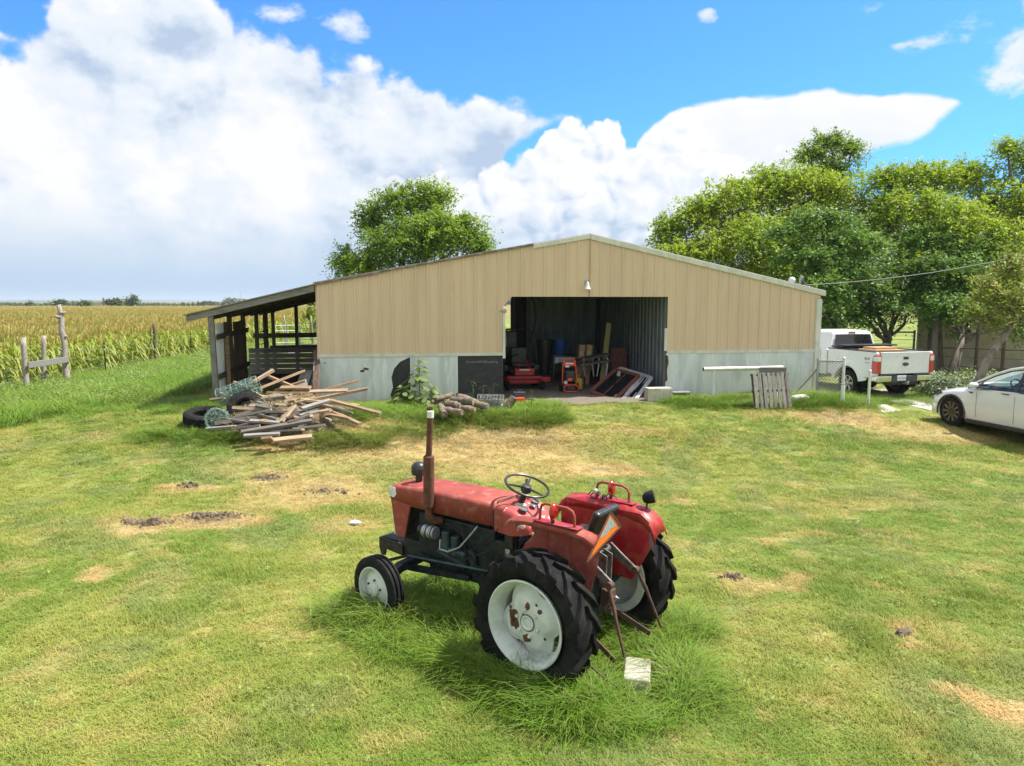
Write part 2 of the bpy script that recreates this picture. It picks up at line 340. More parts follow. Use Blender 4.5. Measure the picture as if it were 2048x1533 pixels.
mk('pale_board', (.40, .30, .20), (.28, .205, .14), 4, .8, stretch=(.8, 7, 7), bump=.3, bscale=30, vary=.14)
mk('dark_board', (.085, .075, .066), (.13, .115, .10), 4, .85, stretch=(.8, 7, 7), bump=.3, bscale=30, vary=.2)
mk('yellow_board', (.40, .34, .13), (.33, .28, .10), 4, .7, stretch=(1, 1, .2))
mk('bark', (.13, .105, .082), (.07, .056, .044), 7, .9, stretch=(1, 1, .25), bump=.6, bscale=24, bdist=.03)
mk('pale_bark', (.25, .21, .165), (.15, .12, .095), 7, .9, stretch=(1, 1, .25), bump=.5, bscale=24, bdist=.02)
mk('log_wood', (.21, .165, .125), (.12, .09, .068), 5, .9, stretch=(1, 6, 6), bump=.6, bscale=18, bdist=.02, vary=.15)
mk('dead_wood', (.34, .30, .265), (.22, .19, .165), 5, .9, stretch=(6, 6, .7), bump=.5, bscale=20, bdist=.02)
mk('gravel', (.20, .165, .13), (.11, .092, .075), 30, .95, bump=.8, bscale=55, bdist=.03, kind='Position', c3=(.32, .28, .23), s3=70, lo3=.58, hi3=.66)
mk('concrete', (.44, .41, .36), (.35, .325, .285), 6, .9, bump=.2, bscale=80)
mk('stone', (.42, .40, .35), (.33, .31, .27), 14, .9, bump=.4, bscale=60)
mk('car_white', (.72, .73, .735), (.70, .71, .715), 2, .16, coat=1.0, spec=.5)
mk('truck_white', (.70, .715, .735), (.67, .685, .705), 2, .3, coat=.4, spec=.4)
mk('chrome', (.62, .62, .62), (.55, .55, .55), 8, .12, 1.0)
mk('dark_rim', (.085, .07, .055), (.06, .05, .04), 12, .4, .6)
mk('spoke_bronze', (.15, .125, .10), (.12, .10, .08), 12, .45, .4)
mk('alloy', (.45, .46, .47), (.32, .33, .33), 12, .35, .8)
mk('bumper_dark', (.05, .055, .075), (.04, .045, .06), 8, .45)
mk('cardboard', (.46, .29, .16), (.40, .25, .135), 6, .85)
mk('blue_plastic', (.012, .085, .33), (.01, .07, .27), 8, .4)
mk('orange_plastic', (.72, .085, .018), (.6, .07, .015), 8, .4)
mk('mower_red', (.36, .012, .022), (.28, .01, .018), 8, .35)
mk('yellow_plastic', (.46, .33, .02), (.38, .27, .02), 8, .45)
mk('green_plastic', (.018, .06, .035), (.012, .045, .025), 8, .4)
mk('white_vinyl', (.62, .63, .64), (.5, .51, .52), 10, .5)
mk('worn_vinyl', (.42, .43, .44), (.30, .31, .32), 8, .6)
mk('beige_box', (.50, .47, .40), (.42, .39, .33), 6, .7)
mk('house_siding', (.42, .36, .25), (.36, .31, .22), 3, .8)
mk('red_brown', (.17, .055, .035), (.12, .04, .03), 10, .7)
mk('bag_white', (.62, .60, .58), (.45, .40, .38), 14, .7, c3=(.5, .06, .05), s3=6, lo3=.55, hi3=.6)
mk('wire_steel', (.30, .31, .31), (.22, .22, .22), 20, .5, .6)
mk('green_wire', (.14, .23, .20), (.20, .27, .23), 20, .7)
mk('grey_cable', (.22, .22, .21), None, rough=.6)
mk('black_cable', (.012, .012, .012), None, rough=.5)
mk('hazy_metal', (.62, .64, .65), None, rough=.5)
mk('rope_white', (.6, .6, .58), None, rough=.8)
mk('bulb_glass', (.75, .72, .6), None, rough=.2)
mk('plate_white', (.72, .74, .77), None, rough=.4)
mk('plate_ink', (.03, .045, .12), None, rough=.5)
mk('clod', (.10, .072, .052), (.17, .13, .09), 9, .95, bump=.5)
def glass(name, tint, rough=.02, alpha=1.0, trans=0.0):
    m, nt, b = nodes(name); b.inputs['Base Color'].default_value = c4(tint); b.inputs['Roughness'].default_value = rough
    b.inputs['Specular IOR Level'].default_value = .7; b.inputs['Transmission Weight'].default_value = trans; b.inputs['Alpha'].default_value = alpha
    b.inputs['IOR'].default_value = 1.02 if trans else 1.5; return m
glass('dark_glass', (.012, .014, .017))
def clear_glass(name, tint, mixf):
    m, nt, b = nodes(name); t = NT(nt); nt.nodes.remove(b)
    tr = t.N('ShaderNodeBsdfTransparent'); tr.inputs[0].default_value = c4(tint); gl = t.N('ShaderNodeBsdfGlossy'); gl.inputs['Roughness'].default_value = .02
    fr = t.N('ShaderNodeFresnel'); fr.inputs[0].default_value = 1.5; mx = t.N('ShaderNodeMixShader')
    t.L(t.math('ADD', fr.outputs[0], mixf), mx.inputs[0]); t.L(tr.outputs[0], mx.inputs[1]); t.L(gl.outputs[0], mx.inputs[2]); t.L(mx.outputs[0], nt.nodes['Material Output'].inputs[0])
    return m
clear_glass('car_glass', (.42, .52, .50), .03)
def leafmat(name, dark, light, trans=.35, extra=None, rough=.55):
    m, nt, b = nodes(name); t = NT(nt)
    at = t.N('ShaderNodeAttribute'); at.attribute_name = 'tone'
    col = t.mix(at.outputs['Fac'], c4(dark), c4(light))
    if extra is not None:
        a2 = t.N('ShaderNodeAttribute'); a2.attribute_name = 'alt'; col = t.mix(a2.outputs['Fac'], col, c4(extra))
    t.L(col, b.inputs['Base Color']); b.inputs['Roughness'].default_value = rough; b.inputs['Specular IOR Level'].default_value = .35
    tl = t.N('ShaderNodeBsdfTranslucent'); t.L(t.mix(.5, col, (.30, .42, .03, 1)), tl.inputs[0])
    mx = t.N('ShaderNodeMixShader'); mx.inputs[0].default_value = trans
    t.L(b.outputs[0], mx.inputs[1]); t.L(tl.outputs[0], mx.inputs[2]); t.L(mx.outputs[0], nt.nodes['Material Output'].inputs[0]); return m
mk('rust_sheet', (.15, .105, .08), (.09, .055, .04), 3, .8, .1, stretch=(1, 1, .2), c3=(.30, .29, .28), s3=3, lo3=.6, hi3=.7)
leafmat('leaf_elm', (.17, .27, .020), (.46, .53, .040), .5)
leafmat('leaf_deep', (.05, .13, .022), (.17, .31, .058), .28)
leafmat('leaf_pecan', (.09, .19, .019), (.29, .41, .036), .42)
leafmat('leaf_mimosa', (.13, .19, .028), (.30, .33, .06), .38, (.42, .16, .12))
leafmat('leaf_far', (.06, .10, .035), (.12, .15, .05), .2)
leafmat('leaf_weed', (.14, .22, .05), (.32, .38, .12), .35)
leafmat('leaf_ivy', (.03, .065, .022), (.13, .17, .075), .25, (.42, .46, .33))
leafmat('leaf_broad', (.09, .15, .03), (.25, .30, .12), .3)
leafmat('corn', (.14, .25, .018), (.38, .38, .06), .38, (.52, .38, .14))
leafmat('straw', (.34, .26, .14), (.48, .38, .21), .2)
# ------------------------------------------------------------ terrain
WA = Vector((-4.945, 18.02)); WB = Vector((8.65, 20.08)); WU = (WB - WA).normalized(); WN = Vector((WU.y, -WU.x)); WL = (WB - WA).length
def sstep(t): t = np.clip(t, 0, 1); return t * t * (3 - 2 * t)
def gzn(x, y):                                   # ground height
    x = np.asarray(x, float); y = np.asarray(y, float)
    d = (x - WA.x) * WN.x + (y - WA.y) * WN.y; s = (x - WA.x) * WU.x + (y - WA.y) * WU.y
    z = .66 * sstep((6.6 - d) / 6.4)
    z = z * (1 - .46 * sstep((s - 13.2) / 2.5)) * (1 - .55 * sstep((-s - 1.5) / 8))
    z = z + .20 * np.exp(-(((x + 4.6) / 2.4) ** 2 + ((y - 15.6) / 1.3) ** 2)) + .17 * np.exp(-(((x + .1) / 1.9) ** 2 + ((y - 16.2) / .9) ** 2))
    z = z + .03 * np.sin(x * .9 + 1) * np.sin(y * .7) + .015 * np.sin(x * 2.3) * np.sin(y * 2.9 + .5)
    # rough scrapes of bare earth on the left
    for (cx, cy, rx, ry, h) in SCRAPES: z = z + h * np.exp(-(((x - cx) / rx) ** 2 + ((y - cy) / ry) ** 2))
    return z
def gz(x, y): return float(gzn(x, y))
SCRAPES = []
for (px, py, rx, ry, h) in ((425, 1032, .33, .12, .07), (300, 1048, .28, .12, .04), (535, 957, .25, .14, .05), (375, 973, .22, .1, .04)):
    q = G(px, py); SCRAPES.append((q.x, q.y, rx, ry, h))
_T = np.linspace(3.5, 70, 1331)
def GG(x, y, up=0.0):                            # photo pixel on the real ground: first hit along the ray
    d = pxdir(x, y); zz = HC + d.z * _T - up - gzn(d.x * _T, d.y * _T); k = int(np.argmax(zz < 0))
    if zz[k] >= 0: return G(x, y, .3 + up)
    t = _T[k - 1] + (_T[k] - _T[k - 1]) * zz[k - 1] / (zz[k - 1] - zz[k]) if k else _T[0]
    return CP + d * float(t)
DRY = []     # (x, y, rx, ry, strength, dirt)
for (px, py, wx, wy, st, di) in ((425, 1038, 75, 18, 1, .8), (285, 1052, 70, 15, 1, .55), (535, 958, 45, 14, .9, .75), (640, 985, 130, 26, .85, .25), (375, 974, 50, 9, .9, .5), (600, 935, 190, 22, .45, 0), (860, 890, 290, 34, .95, .0), (640, 885, 130, 18, 1, .15), (1000, 915, 190, 38, .75, 0), (1195, 940, 100, 12, .95, .05),
        (1010, 865, 160, 20, .9, .1), (1690, 838, 75, 16, 1, .25), (1560, 828, 60, 8, .5, 0), (1880, 868, 120, 14, .75, .15), (1250, 862, 60, 10, .6, .3), (1365, 1003, 30, 7, .9, .6), (1800, 1272, 26, 14, 1, .75), (2010, 1400, 70, 40, 1, .35), (1470, 1155, 45, 16, .7, .6), (1560, 1162, 55, 10, .8, .2), (215, 1150, 30, 14, 1, .4), (715, 1050, 40, 12, .6, .1), (560, 1010, 110, 16, .6, .1), (1700, 1010, 260, 10, .3, 0), (90, 1330, 50, 20, .35, 0), (255, 1385, 40, 15, .4, .1), (330, 1490, 80, 14, .35, .05), (440, 1440, 40, 10, .45, .1), (1660, 1330, 50, 12, .35, 0), (60, 1130, 60, 14, .5, .2), (1560, 1080, 30, 8, .7, .4)):
    a = GG(px, py); b = GG(px + wx, py); c = GG(px, py + wy); e = GG(px, py - wy)
    DRY.append((a.x, a.y, abs(b.x - a.x), max(.08, abs(e.y - c.y) / 2), st, di))
def vnoise(x, y, sd):                            # smooth value noise
    xi, yi = np.floor(x).astype(np.int64), np.floor(y).astype(np.int64); fx, fy = x - xi, y - yi
    fx, fy = fx * fx * (3 - 2 * fx), fy * fy * (3 - 2 * fy)
    def h(i, j):
        n = (i * 374761393 + j * 668265263 + sd * 974711) & 0x7fffffff; n = ((n ^ (n >> 13)) * 1274126177) & 0x7fffffff; return ((n ^ (n >> 16)) & 0xffff) / 65535.0
    return (h(xi, yi) * (1 - fx) + h(xi + 1, yi) * fx) * (1 - fy) + (h(xi, yi + 1) * (1 - fx) + h(xi + 1, yi + 1) * fx) * fy
def fbm(x, y, sc, sd=0, octv=4):
    r = 0; a = .5; t = 0
    for o in range(octv): r = r + a * vnoise(x * sc * 2 ** o + 17.3 * o, y * sc * 2 ** o - 9.1 * o, sd + o); t += a; a *= .55
    return r / t
def turf(x, y):                                  # (mottle, dry, dirt, cool) of the lawn at a point
    x = np.asarray(x, float); y = np.asarray(y, float)
    wx = x + (fbm(x, y, 2.0, 5) - .5) * 1.3; wy = y + (fbm(x, y, 2.0, 9) - .5) * .9
    dry = np.zeros_like(x); dirt = np.zeros_like(x)
    for (cx, cy, rx, ry, st, di) in DRY:
        l = np.hypot((wx - cx) / (rx * 1.3), (wy - cy) / (ry * 1.5)); dry = np.maximum(dry, st * sstep((1.15 - l) / .6))
        if di: dirt = np.maximum(dirt, di * sstep((.62 - l) / .45))
    n2, n3 = fbm(x, y, 2.4, 21), fbm(x, y * 1.5, 8, 31, 3)
    mott = sstep((.45 * fbm(x, y, .5, 41) + .35 * n2 + .2 * n3 - .37) / .24)
    dry = np.maximum(dry * (.65 + .35 * sstep((n3 - .25) / .3)), .45 * sstep((.5 * n2 + .5 * n3 - .59) / .09))
    dirt = dirt * sstep((fbm(x, y, 5, 51, 3) - .36) / .16)
    return mott, dry, dirt, .6 * sstep((fbm(x, y, 1.2, 61, 3) - .56) / .12)
def turf_color(t, at, gain=(1, 1, 1)):
    def A(n):
        q = t.N('ShaderNodeAttribute'); q.attribute_name = n; q.attribute_type = at; return q.outputs['Fac']
    g = lambda c: (c[0] * gain[0], c[1] * gain[1], c[2] * gain[2], 1.0)
    col = t.mix(A('mott'), g((.115, .190, .028)), g((.222, .258, .062)))
    col = t.mix(A('cool'), col, g((.15, .20, .072)))
    return t.mix(A('dry'), col, g((.43, .32, .16))), A('dirt')
def ground_mat():
    m, nt, b = nodes('ground'); t = NT(nt); pos = t.coord('Position'); col, dirt = turf_color(t, 'GEOMETRY')
    far = t.N('ShaderNodeVectorMath'); far.operation = 'LENGTH'; t.L(pos, far.inputs[0])
    col = t.mix(t.ramp(t.noise(pos, 38, 3), .4, .65), col, t.mix(.5, col, (.12, .12, .035, 1)))
    col = t.mix(dirt, col, t.mix(t.ramp(t.noise(pos, 22, 3), .42, .6), (.07, .05, .036, 1), (.19, .14, .095, 1)))
    fld = t.mix(t.ramp(t.noise(pos, .02, 4), .4, .6), (.20, .15, .06, 1), (.22, .20, .075, 1))
    col = t.mix(t.ramp(far.outputs['Value'], 90, 200), col, fld)
    t.L(col, b.inputs['Base Color']); b.inputs['Roughness'].default_value = .95; b.inputs['Specular IOR Level'].default_value = .15
    t.bump(t.noise(pos, 30, 4), .7, .03, b); return m
def grass_mat(name, tint, mixf, trans=.3):
    m, nt, b = nodes(name); t = NT(nt); col, dirt = turf_color(t, 'INSTANCER', (1.25, 1.22, 1.15))
    at = t.N('ShaderNodeAttribute'); at.attribute_name = 'tone'; oi = t.N('ShaderNodeObjectInfo')
    col = t.mix(mixf, col, c4(tint))
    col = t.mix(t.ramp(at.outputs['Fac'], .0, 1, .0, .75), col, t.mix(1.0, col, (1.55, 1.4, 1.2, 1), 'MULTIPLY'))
    col = t.mix(t.ramp(oi.outputs['Random'], .8, 1.0, 0, .55), col, (.36, .28, .13, 1))
    t.L(col, b.inputs['Base Color']); b.inputs['Roughness'].default_value = .6; b.inputs['Specular IOR Level'].default_value = .25
    tl = t.N('ShaderNodeBsdfTranslucent'); t.L(col, tl.inputs[0]); mx = t.N('ShaderNodeMixShader'); mx.inputs[0].default_value = trans
    t.L(b.outputs[0], mx.inputs[1]); t.L(tl.outputs[0], mx.inputs[2]); t.L(mx.outputs[0], nt.nodes['Material Output'].inputs[0]); return m
ground_mat(); grass_mat('lawn_blade', (.17, .22, .035), .15); grass_mat('tall_blade', (.098, .205, .015), .82, .27)
gx = np.concatenate([-np.geomspace(40, 4500, 26)[::-1], np.linspace(-39, -12, 55), np.linspace(-11.9, 16, 300), np.linspace(16.3, 45, 60), np.geomspace(48, 4500, 26)])
gy = np.concatenate([-np.geomspace(8, 590, 12)[::-1], np.linspace(-7, 3.5, 12), np.linspace(3.6, 22, 240), np.linspace(22.3, 60, 60), np.geomspace(63, 4500, 34)])
XX, YY = np.meshgrid(gx, gy); ZZ = gzn(XX, YY)
vi = np.arange(XX.size).reshape(XX.shape)
lo = np.stack([vi[:-1, :-1], vi[:-1, 1:], vi[1:, 1:], vi[1:, :-1]], -1).reshape(-1)
gm = numpy_mesh('ground', np.stack([XX.ravel(), YY.ravel(), ZZ.ravel()], 1), lo, 4, [MAT['ground']], dict(zip(('mott', 'dry', 'dirt', 'cool'), [q.ravel() for q in turf(XX, YY)])), smooth=True)
tag(link(bpy.data.objects.new('ground', gm)), 'mown lawn and open farmland around the barn', kind='structure')

# ------------------------------------------------------------ scattering
def protos(name, meshes):
    c = bpy.data.collections.new(name)
    for i, me in enumerate(meshes): c.objects.link(bpy.data.objects.new('%s_%02d' % (name, i), me))
    return c
def scatter(name, P, rot, sc, coll, label, n_var):
    me = bpy.data.meshes.new(name); n = len(P); me.vertices.add(n); me.vertices.foreach_set('co', np.asarray(P, np.float32).ravel())
    a = me.attributes.new('rot', 'FLOAT_VECTOR', 'POINT'); a.data.foreach_set('vector', np.asarray(rot, np.float32).ravel())
    a = me.attributes.new('sc', 'FLOAT_VECTOR', 'POINT'); a.data.foreach_set('vector', np.asarray(sc, np.float32).ravel())
    a = me.attributes.new('ix', 'INT', 'POINT'); a.data.foreach_set('value', rng.integers(0, n_var, n).astype(np.int32))
    for nm, val in zip(('mott', 'dry', 'dirt', 'cool'), turf(P[:, 0], P[:, 1])):
        a = me.attributes.new(nm, 'FLOAT', 'POINT'); a.data.foreach_set('value', val.astype(np.float32))
    o = bpy.data.objects.new(name, me); link(o); tag(o, label, kind='stuff')
    g = bpy.data.node_groups.new(name, 'GeometryNodeTree'); g.interface.new_socket('Geometry', in_out='INPUT', socket_type='NodeSocketGeometry'); g.interface.new_socket('Geometry', in_out='OUTPUT', socket_type='NodeSocketGeometry')
    N, L = g.nodes.new, g.links.new; i = N('NodeGroupInput'); ou = N('NodeGroupOutput')
    ci = N('GeometryNodeCollectionInfo'); ci.inputs['Collection'].default_value = coll; ci.inputs['Separate Children'].default_value = True; ci.inputs['Reset Children'].default_value = True
    ip = N('GeometryNodeInstanceOnPoints'); ip.inputs['Pick Instance'].default_value = True
    def na(nm, ty): q = N('GeometryNodeInputNamedAttribute'); q.data_type = ty; q.inputs[0].default_value = nm; return [s for s in q.outputs if s.enabled][0]
    L(i.outputs[0], ip.inputs['Points']); L(ci.outputs[0], ip.inputs['Instance']); L(na('ix', 'INT'), ip.inputs['Instance Index'])
    L(na('rot', 'FLOAT_VECTOR'), ip.inputs['Rotation']); L(na('sc', 'FLOAT_VECTOR'), ip.inputs['Scale']); L(ip.outputs[0], ou.inputs[0])
    md = o.modifiers.new('scatter', 'NODES'); md.node_group = g; return o
def blade_mesh(name, nb, rad, h0, h1, w, bend, mat, seg=2, seed=0, lean=.5):
    r = np.random.default_rng(seed); V, Fq, T = [], [], []
    for k in range(nb):
        a, rr = r.uniform(0, 2 * math.pi), rad * math.sqrt(r.uniform()); bx, by = rr * math.cos(a), rr * math.sin(a)
        th = r.uniform(0, 2 * math.pi); h = r.uniform(h0, h1); ln = r.uniform(.15, lean) * h; bd = r.uniform(.2, 1) * bend * h
        dx, dy = math.cos(th), math.sin(th); tone = r.uniform(); n = len(V)
        for i in range(seg + 1):
            t = i / seg; off = ln * t + bd * t * t; z = h * (t - .38 * bend * t * t * t) - .006; ww = w * (1 - t * .85) / 2
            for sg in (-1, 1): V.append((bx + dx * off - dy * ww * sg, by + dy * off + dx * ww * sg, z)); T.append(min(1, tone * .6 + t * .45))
        Fq += [n + 2 * i + j for i in range(seg) for j in (0, 1, 3, 2)]
    return numpy_mesh(name, V, Fq, 4, [mat], {'tone': T})
def in_view(x, y, m=1.06): return np.abs(x) < (y * .745 * m + 1.6)
def clump_mesh(name, n, rad, hgt, size, mat, seed, flat=.5, altp=0.0):
    r = np.random.default_rng(seed); c = r.normal(0, 1, (n, 3)); c /= np.linalg.norm(c, axis=1)[:, None]; c *= (r.uniform(.25, 1, n) ** .5)[:, None]
    c = c * np.array([rad, rad, hgt / 2]) + np.array([0, 0, hgt / 2]); c += r.normal(0, .05, (n, 3))
    return leaf_cards(name, c, size, mat, r, flat, altp)
def leaf_cards(name, c, size, mat, r, flat=.5, altp=0.0, tone=None, aspect=.5):
    n = len(c); nrm = r.normal(0, 1, (n, 3)); nrm[:, 2] = np.abs(nrm[:, 2]) + flat; nrm /= np.linalg.norm(nrm, axis=1)[:, None]
    d = r.normal(0, 1, (n, 3)); d[:, 2] -= .35; d -= (d * nrm).sum(1)[:, None] * nrm; d /= np.linalg.norm(d, axis=1)[:, None]; b = np.cross(nrm, d)
    s = (size * r.uniform(.6, 1.3, n))[:, None]
    V = np.stack([c - d * s, c + b * s * aspect - nrm * s * .12, c + d * s - nrm * s * .22, c - b * s * aspect - nrm * s * .12], 1).reshape(-1, 3)
    t = np.repeat(np.clip((r.uniform(0, 1, n) if tone is None else tone), 0, 1), 4)
    at = {'tone': t}; at['alt'] = np.repeat((r.uniform(0, 1, n) < altp).astype(float), 4)
    return numpy_mesh(name, V, np.arange(4 * n), 4, [mat], at)
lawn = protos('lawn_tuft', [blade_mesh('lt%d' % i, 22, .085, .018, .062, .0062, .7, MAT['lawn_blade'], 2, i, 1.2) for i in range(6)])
def barnmask(x, y):
    d = (x - WA.x) * WN.x + (y - WA.y) * WN.y; s = (x - WA.x) * WU.x + (y - WA.y) * WU.y
    return (d < .05) & (s > 0) & (s < WL) & (d > -12)
def drymask(x, y):
    m = np.zeros_like(x)
    for (cx, cy, rx, ry, st, di) in DRY: m = np.maximum(m, np.clip(1.25 - np.hypot((x - cx) / rx, (y - cy) / ry), 0, 1) * (st * .45 + di * .5))
    return np.clip(m, 0, 1)
def rand_area(x0, x1, y0, y1, dens):
    n = int((x1 - x0) * (y1 - y0) * dens); return rng.uniform(x0, x1, n), rng.uniform(y0, y1, n)
PX, PY = [], []
for (y0, y1, dn) in ((3.9, 6, 520), (6, 8.5, 430), (8.5, 12, 300), (12, 16, 190), (16, 24, 110)):
    x, y = rand_area(-.8 * y1 - 1.6, .8 * y1 + 1.6, y0, y1, dn); k = in_view(x, y); PX.append(x[k]); PY.append(y[k])
x = np.concatenate(PX); y = np.concatenate(PY)
gap = (gzn(x, y) > -9) & ~barnmask(x, y) & (rng.uniform(size=x.size) > drymask(x, y) * .93)
sg_ = (x - WA.x) * WU.x + (y - WA.y) * WU.y; dg_ = (x - WA.x) * WN.x + (y - WA.y) * WN.y
path = ((np.abs(x - 10.6) < 1.3) & (y > 18.9)) | ((sg_ > 5.6) & (sg_ < 9.3) & (dg_ < 1.0 + .12 * np.sin(sg_ * 5) - .5 * np.clip(6.6 - sg_, 0, 1)))
x, y = x[gap & ~path], y[gap & ~path]
hn = .85 + .35 * np.sin(x * 1.7 + 2 * np.sin(y * 1.3)) * np.sin(y * 2.1 + np.sin(x * 2)) + rng.uniform(-.25, .3, x.size)
hn = hn * (.35 + 1.3 * fbm(x, y, 3.2, 101, 3)) * (1 - .4 * drymask(x, y)) * (1 + .5 * sstep((y - 13) / 4))
scw = 1 + .5 * sstep((y - 9) / 8)
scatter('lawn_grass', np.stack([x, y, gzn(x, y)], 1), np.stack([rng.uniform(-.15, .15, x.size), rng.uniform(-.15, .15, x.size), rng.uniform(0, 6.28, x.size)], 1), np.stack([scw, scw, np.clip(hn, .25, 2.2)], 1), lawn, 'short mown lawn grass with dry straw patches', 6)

# tall unmown grass left standing round the parked tractor
tallp = protos('tall_tuft', [blade_mesh('tt%d' % i, 24, .10, .10, .34, .0085, 1.1, MAT['tall_blade'], 4, 40 + i, .9) for i in range(6)])
TX, TY, TPH = .626, 6.294, 2.478
def tloc(lx, ly): c, s = math.cos(TPH), math.sin(TPH); return TX + c * lx - s * ly, TY + s * lx + c * ly
ax, ay = rand_area(-3, 4, 3.8, 10, 250)
c, s = math.cos(-TPH), math.sin(-TPH); lx = c * (ax - TX) - s * (ay - TY); ly = s * (ax - TX) + c * (ay - TY)
wob = .16 * np.sin(lx * 4 + 1.3 * np.sin(ly * 3)) + .12 * np.sin(ly * 5.3 + lx * 2)
q = np.maximum(np.abs(lx - .72) / 1.62, np.abs(ly - .05) / 1.15) ** 1 + wob * .5
q2 = np.hypot((lx + .82) / .54, (ly - .25) / .82) + wob * .6
edge = np.minimum(q, q2)
k = (edge < 1.0) & (rng.uniform(size=ax.size) < np.clip((1.08 - edge) * 4, .2, 1))
slab = G(1275, 1350, .05)
k &= ~((np.abs(ax - slab.x) < .22) & (ay - slab.y < .24) & (ay - slab.y > -.62))
ax, ay, ed = ax[k], ay[k], edge[k]
for (wx_, wy_, rx_, ry_, n_) in ((0, .93, .62, .10, 130), (0, .86, .7, .2, 90), (0, -.72, .75, .35, 120), (1.99, .80, .42, .10, 70), (1.99, -.7, .42, .2, 40)):
    for _ in range(n_):
        q_ = tloc(wx_ + random.uniform(-rx_, rx_), wy_ + random.uniform(-ry_, ry_)); ax = np.append(ax, q_[0]); ay = np.append(ay, q_[1]); ed = np.append(ed, random.uniform(.25, .6))
hs = np.clip(1.5 - .95 * ed, .25, 1.35) * rng.uniform(.6, 1.25, ax.size) * (.65 + .7 * fbm(ax, ay, 2.2, 88, 2))
scatter('tall_grass', np.stack([ax, ay, gzn(ax, ay)], 1), np.stack([rng.uniform(-.3, .3, ax.size), rng.uniform(-.3, .3, ax.size), rng.uniform(0, 6.28, ax.size)], 1), np.stack([np.ones_like(hs), np.ones_like(hs), hs], 1), tallp, 'tall green unmown grass standing round the parked red tractor', 6)

# low broadleaf weeds dotted through the lawn
rosp = protos('lawn_weed', [clump_mesh('lw%d' % i, 26, .075, .035, .022, MAT['leaf_weed'], 240 + i, 1.5) for i in range(4)])
rx_, ry_ = rand_area(-13, 13, 4, 17, 7); k = in_view(rx_, ry_) & (fbm(rx_, ry_, .9, 91, 3) > .50) & (drymask(rx_, ry_) < .25); rx_, ry_ = rx_[k], ry_[k]; rs_ = rng.uniform(.35, .95, rx_.size)
scatter('lawn_weeds', np.stack([rx_, ry_, gzn(rx_, ry_) + .005], 1), np.stack([0 * rx_, 0 * rx_, rng.uniform(0, 6.28, rx_.size)], 1), np.stack([rs_] * 3, 1), rosp, 'low broadleaf weeds dotted through the lawn', 4)
# weedy long grass along the barn foot and on the mounds
def weed_points(boxes):
    X, Y, H = [], [], []
    for (px0, py0, px1, py1, n, h) in boxes:
        u, v = rng.uniform(-.06, 1.06, n), np.clip(rng.normal(.45, .27, n), -.4, 1.35)
        for a, b in zip(u, v):
            e_ = min(1, 9 * min(a + .06, 1.06 - a)); b = .5 + (b - .5) * (.5 + .5 * e_) + .16 * math.sin(a * 17 + px0)
            p = GG(px0 + (px1 - px0) * a, py0 + (py1 - py0) * b)
            if barnmask(np.array([p.x]), np.array([p.y]))[0]: continue
            k_ = max(.25, 1 - abs(2 * b - 1) ** 2 * .55) * (.55 + .45 * e_) * (.7 + .6 * float(fbm(np.array([p.x]), np.array([p.y]), 1.6, 77, 2)[0]))
            X.append(p.x); Y.append(p.y); H.append(h * k_ * random.uniform(.5, 1.25))
    return np.array(X), np.array(Y), np.array(H)
wx, wy, wh = weed_points(((640, 808, 1010, 846, 650, .6), (880, 822, 1120, 858, 480, .75), (760, 850, 900, 880, 90, .5), (1040, 808, 1120, 850, 260, 1.0), (1330, 795, 1500, 815, 330, .8), (1360, 806, 1600, 822, 160, .55), (1600, 790, 1745, 822, 420, 1.1), (1645, 775, 1740, 800, 160, 1.0), (290, 858, 480, 888, 170, .6), (620, 868, 760, 900, 170, .7), (430, 865, 560, 885, 120, .5), (160, 800, 420, 828, 500, .75), (0, 800, 200, 850, 500, .7), (1745, 795, 1870, 812, 160, .6), (1830, 760, 1880, 790, 80, .8)))
weedp = protos('weed_tuft', [blade_mesh('wt%d' % i, 30, .16, .12, .34, .010, .9, MAT['tall_blade'], 3, 80 + i, .9) for i in range(5)])
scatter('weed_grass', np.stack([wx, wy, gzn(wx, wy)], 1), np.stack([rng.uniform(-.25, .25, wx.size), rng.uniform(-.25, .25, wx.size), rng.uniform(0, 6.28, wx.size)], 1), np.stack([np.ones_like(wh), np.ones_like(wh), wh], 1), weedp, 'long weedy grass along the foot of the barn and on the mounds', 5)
strawp = protos('straw_tuft', [blade_mesh('st%d' % i, 24, .16, .03, .09, .006, 1.2, MAT['straw'], 2, 120 + i, 3.0) for i in range(4)])
sx, sy, sh = weed_points(((520, 872, 760, 900, 260, 1), (760, 858, 1110, 905, 420, 1), (1620, 822, 1740, 850, 120, 1), (250, 1030, 490, 1058, 170, .8), (500, 945, 690, 1000, 150, .8), (1110, 932, 1290, 948, 60, .8), (360, 965, 420, 980, 30, .8)))
scatter('dry_straw', np.stack([sx, sy, gzn(sx, sy)], 1), np.stack([rng.uniform(-.3, .3, sx.size), rng.uniform(-.3, .3, sx.size), rng.uniform(0, 6.28, sx.size)], 1), np.stack([np.ones_like(sh)] * 3, 1) * sh[:, None], strawp, 'loose dry straw lying on the bare patches of the lawn', 4)

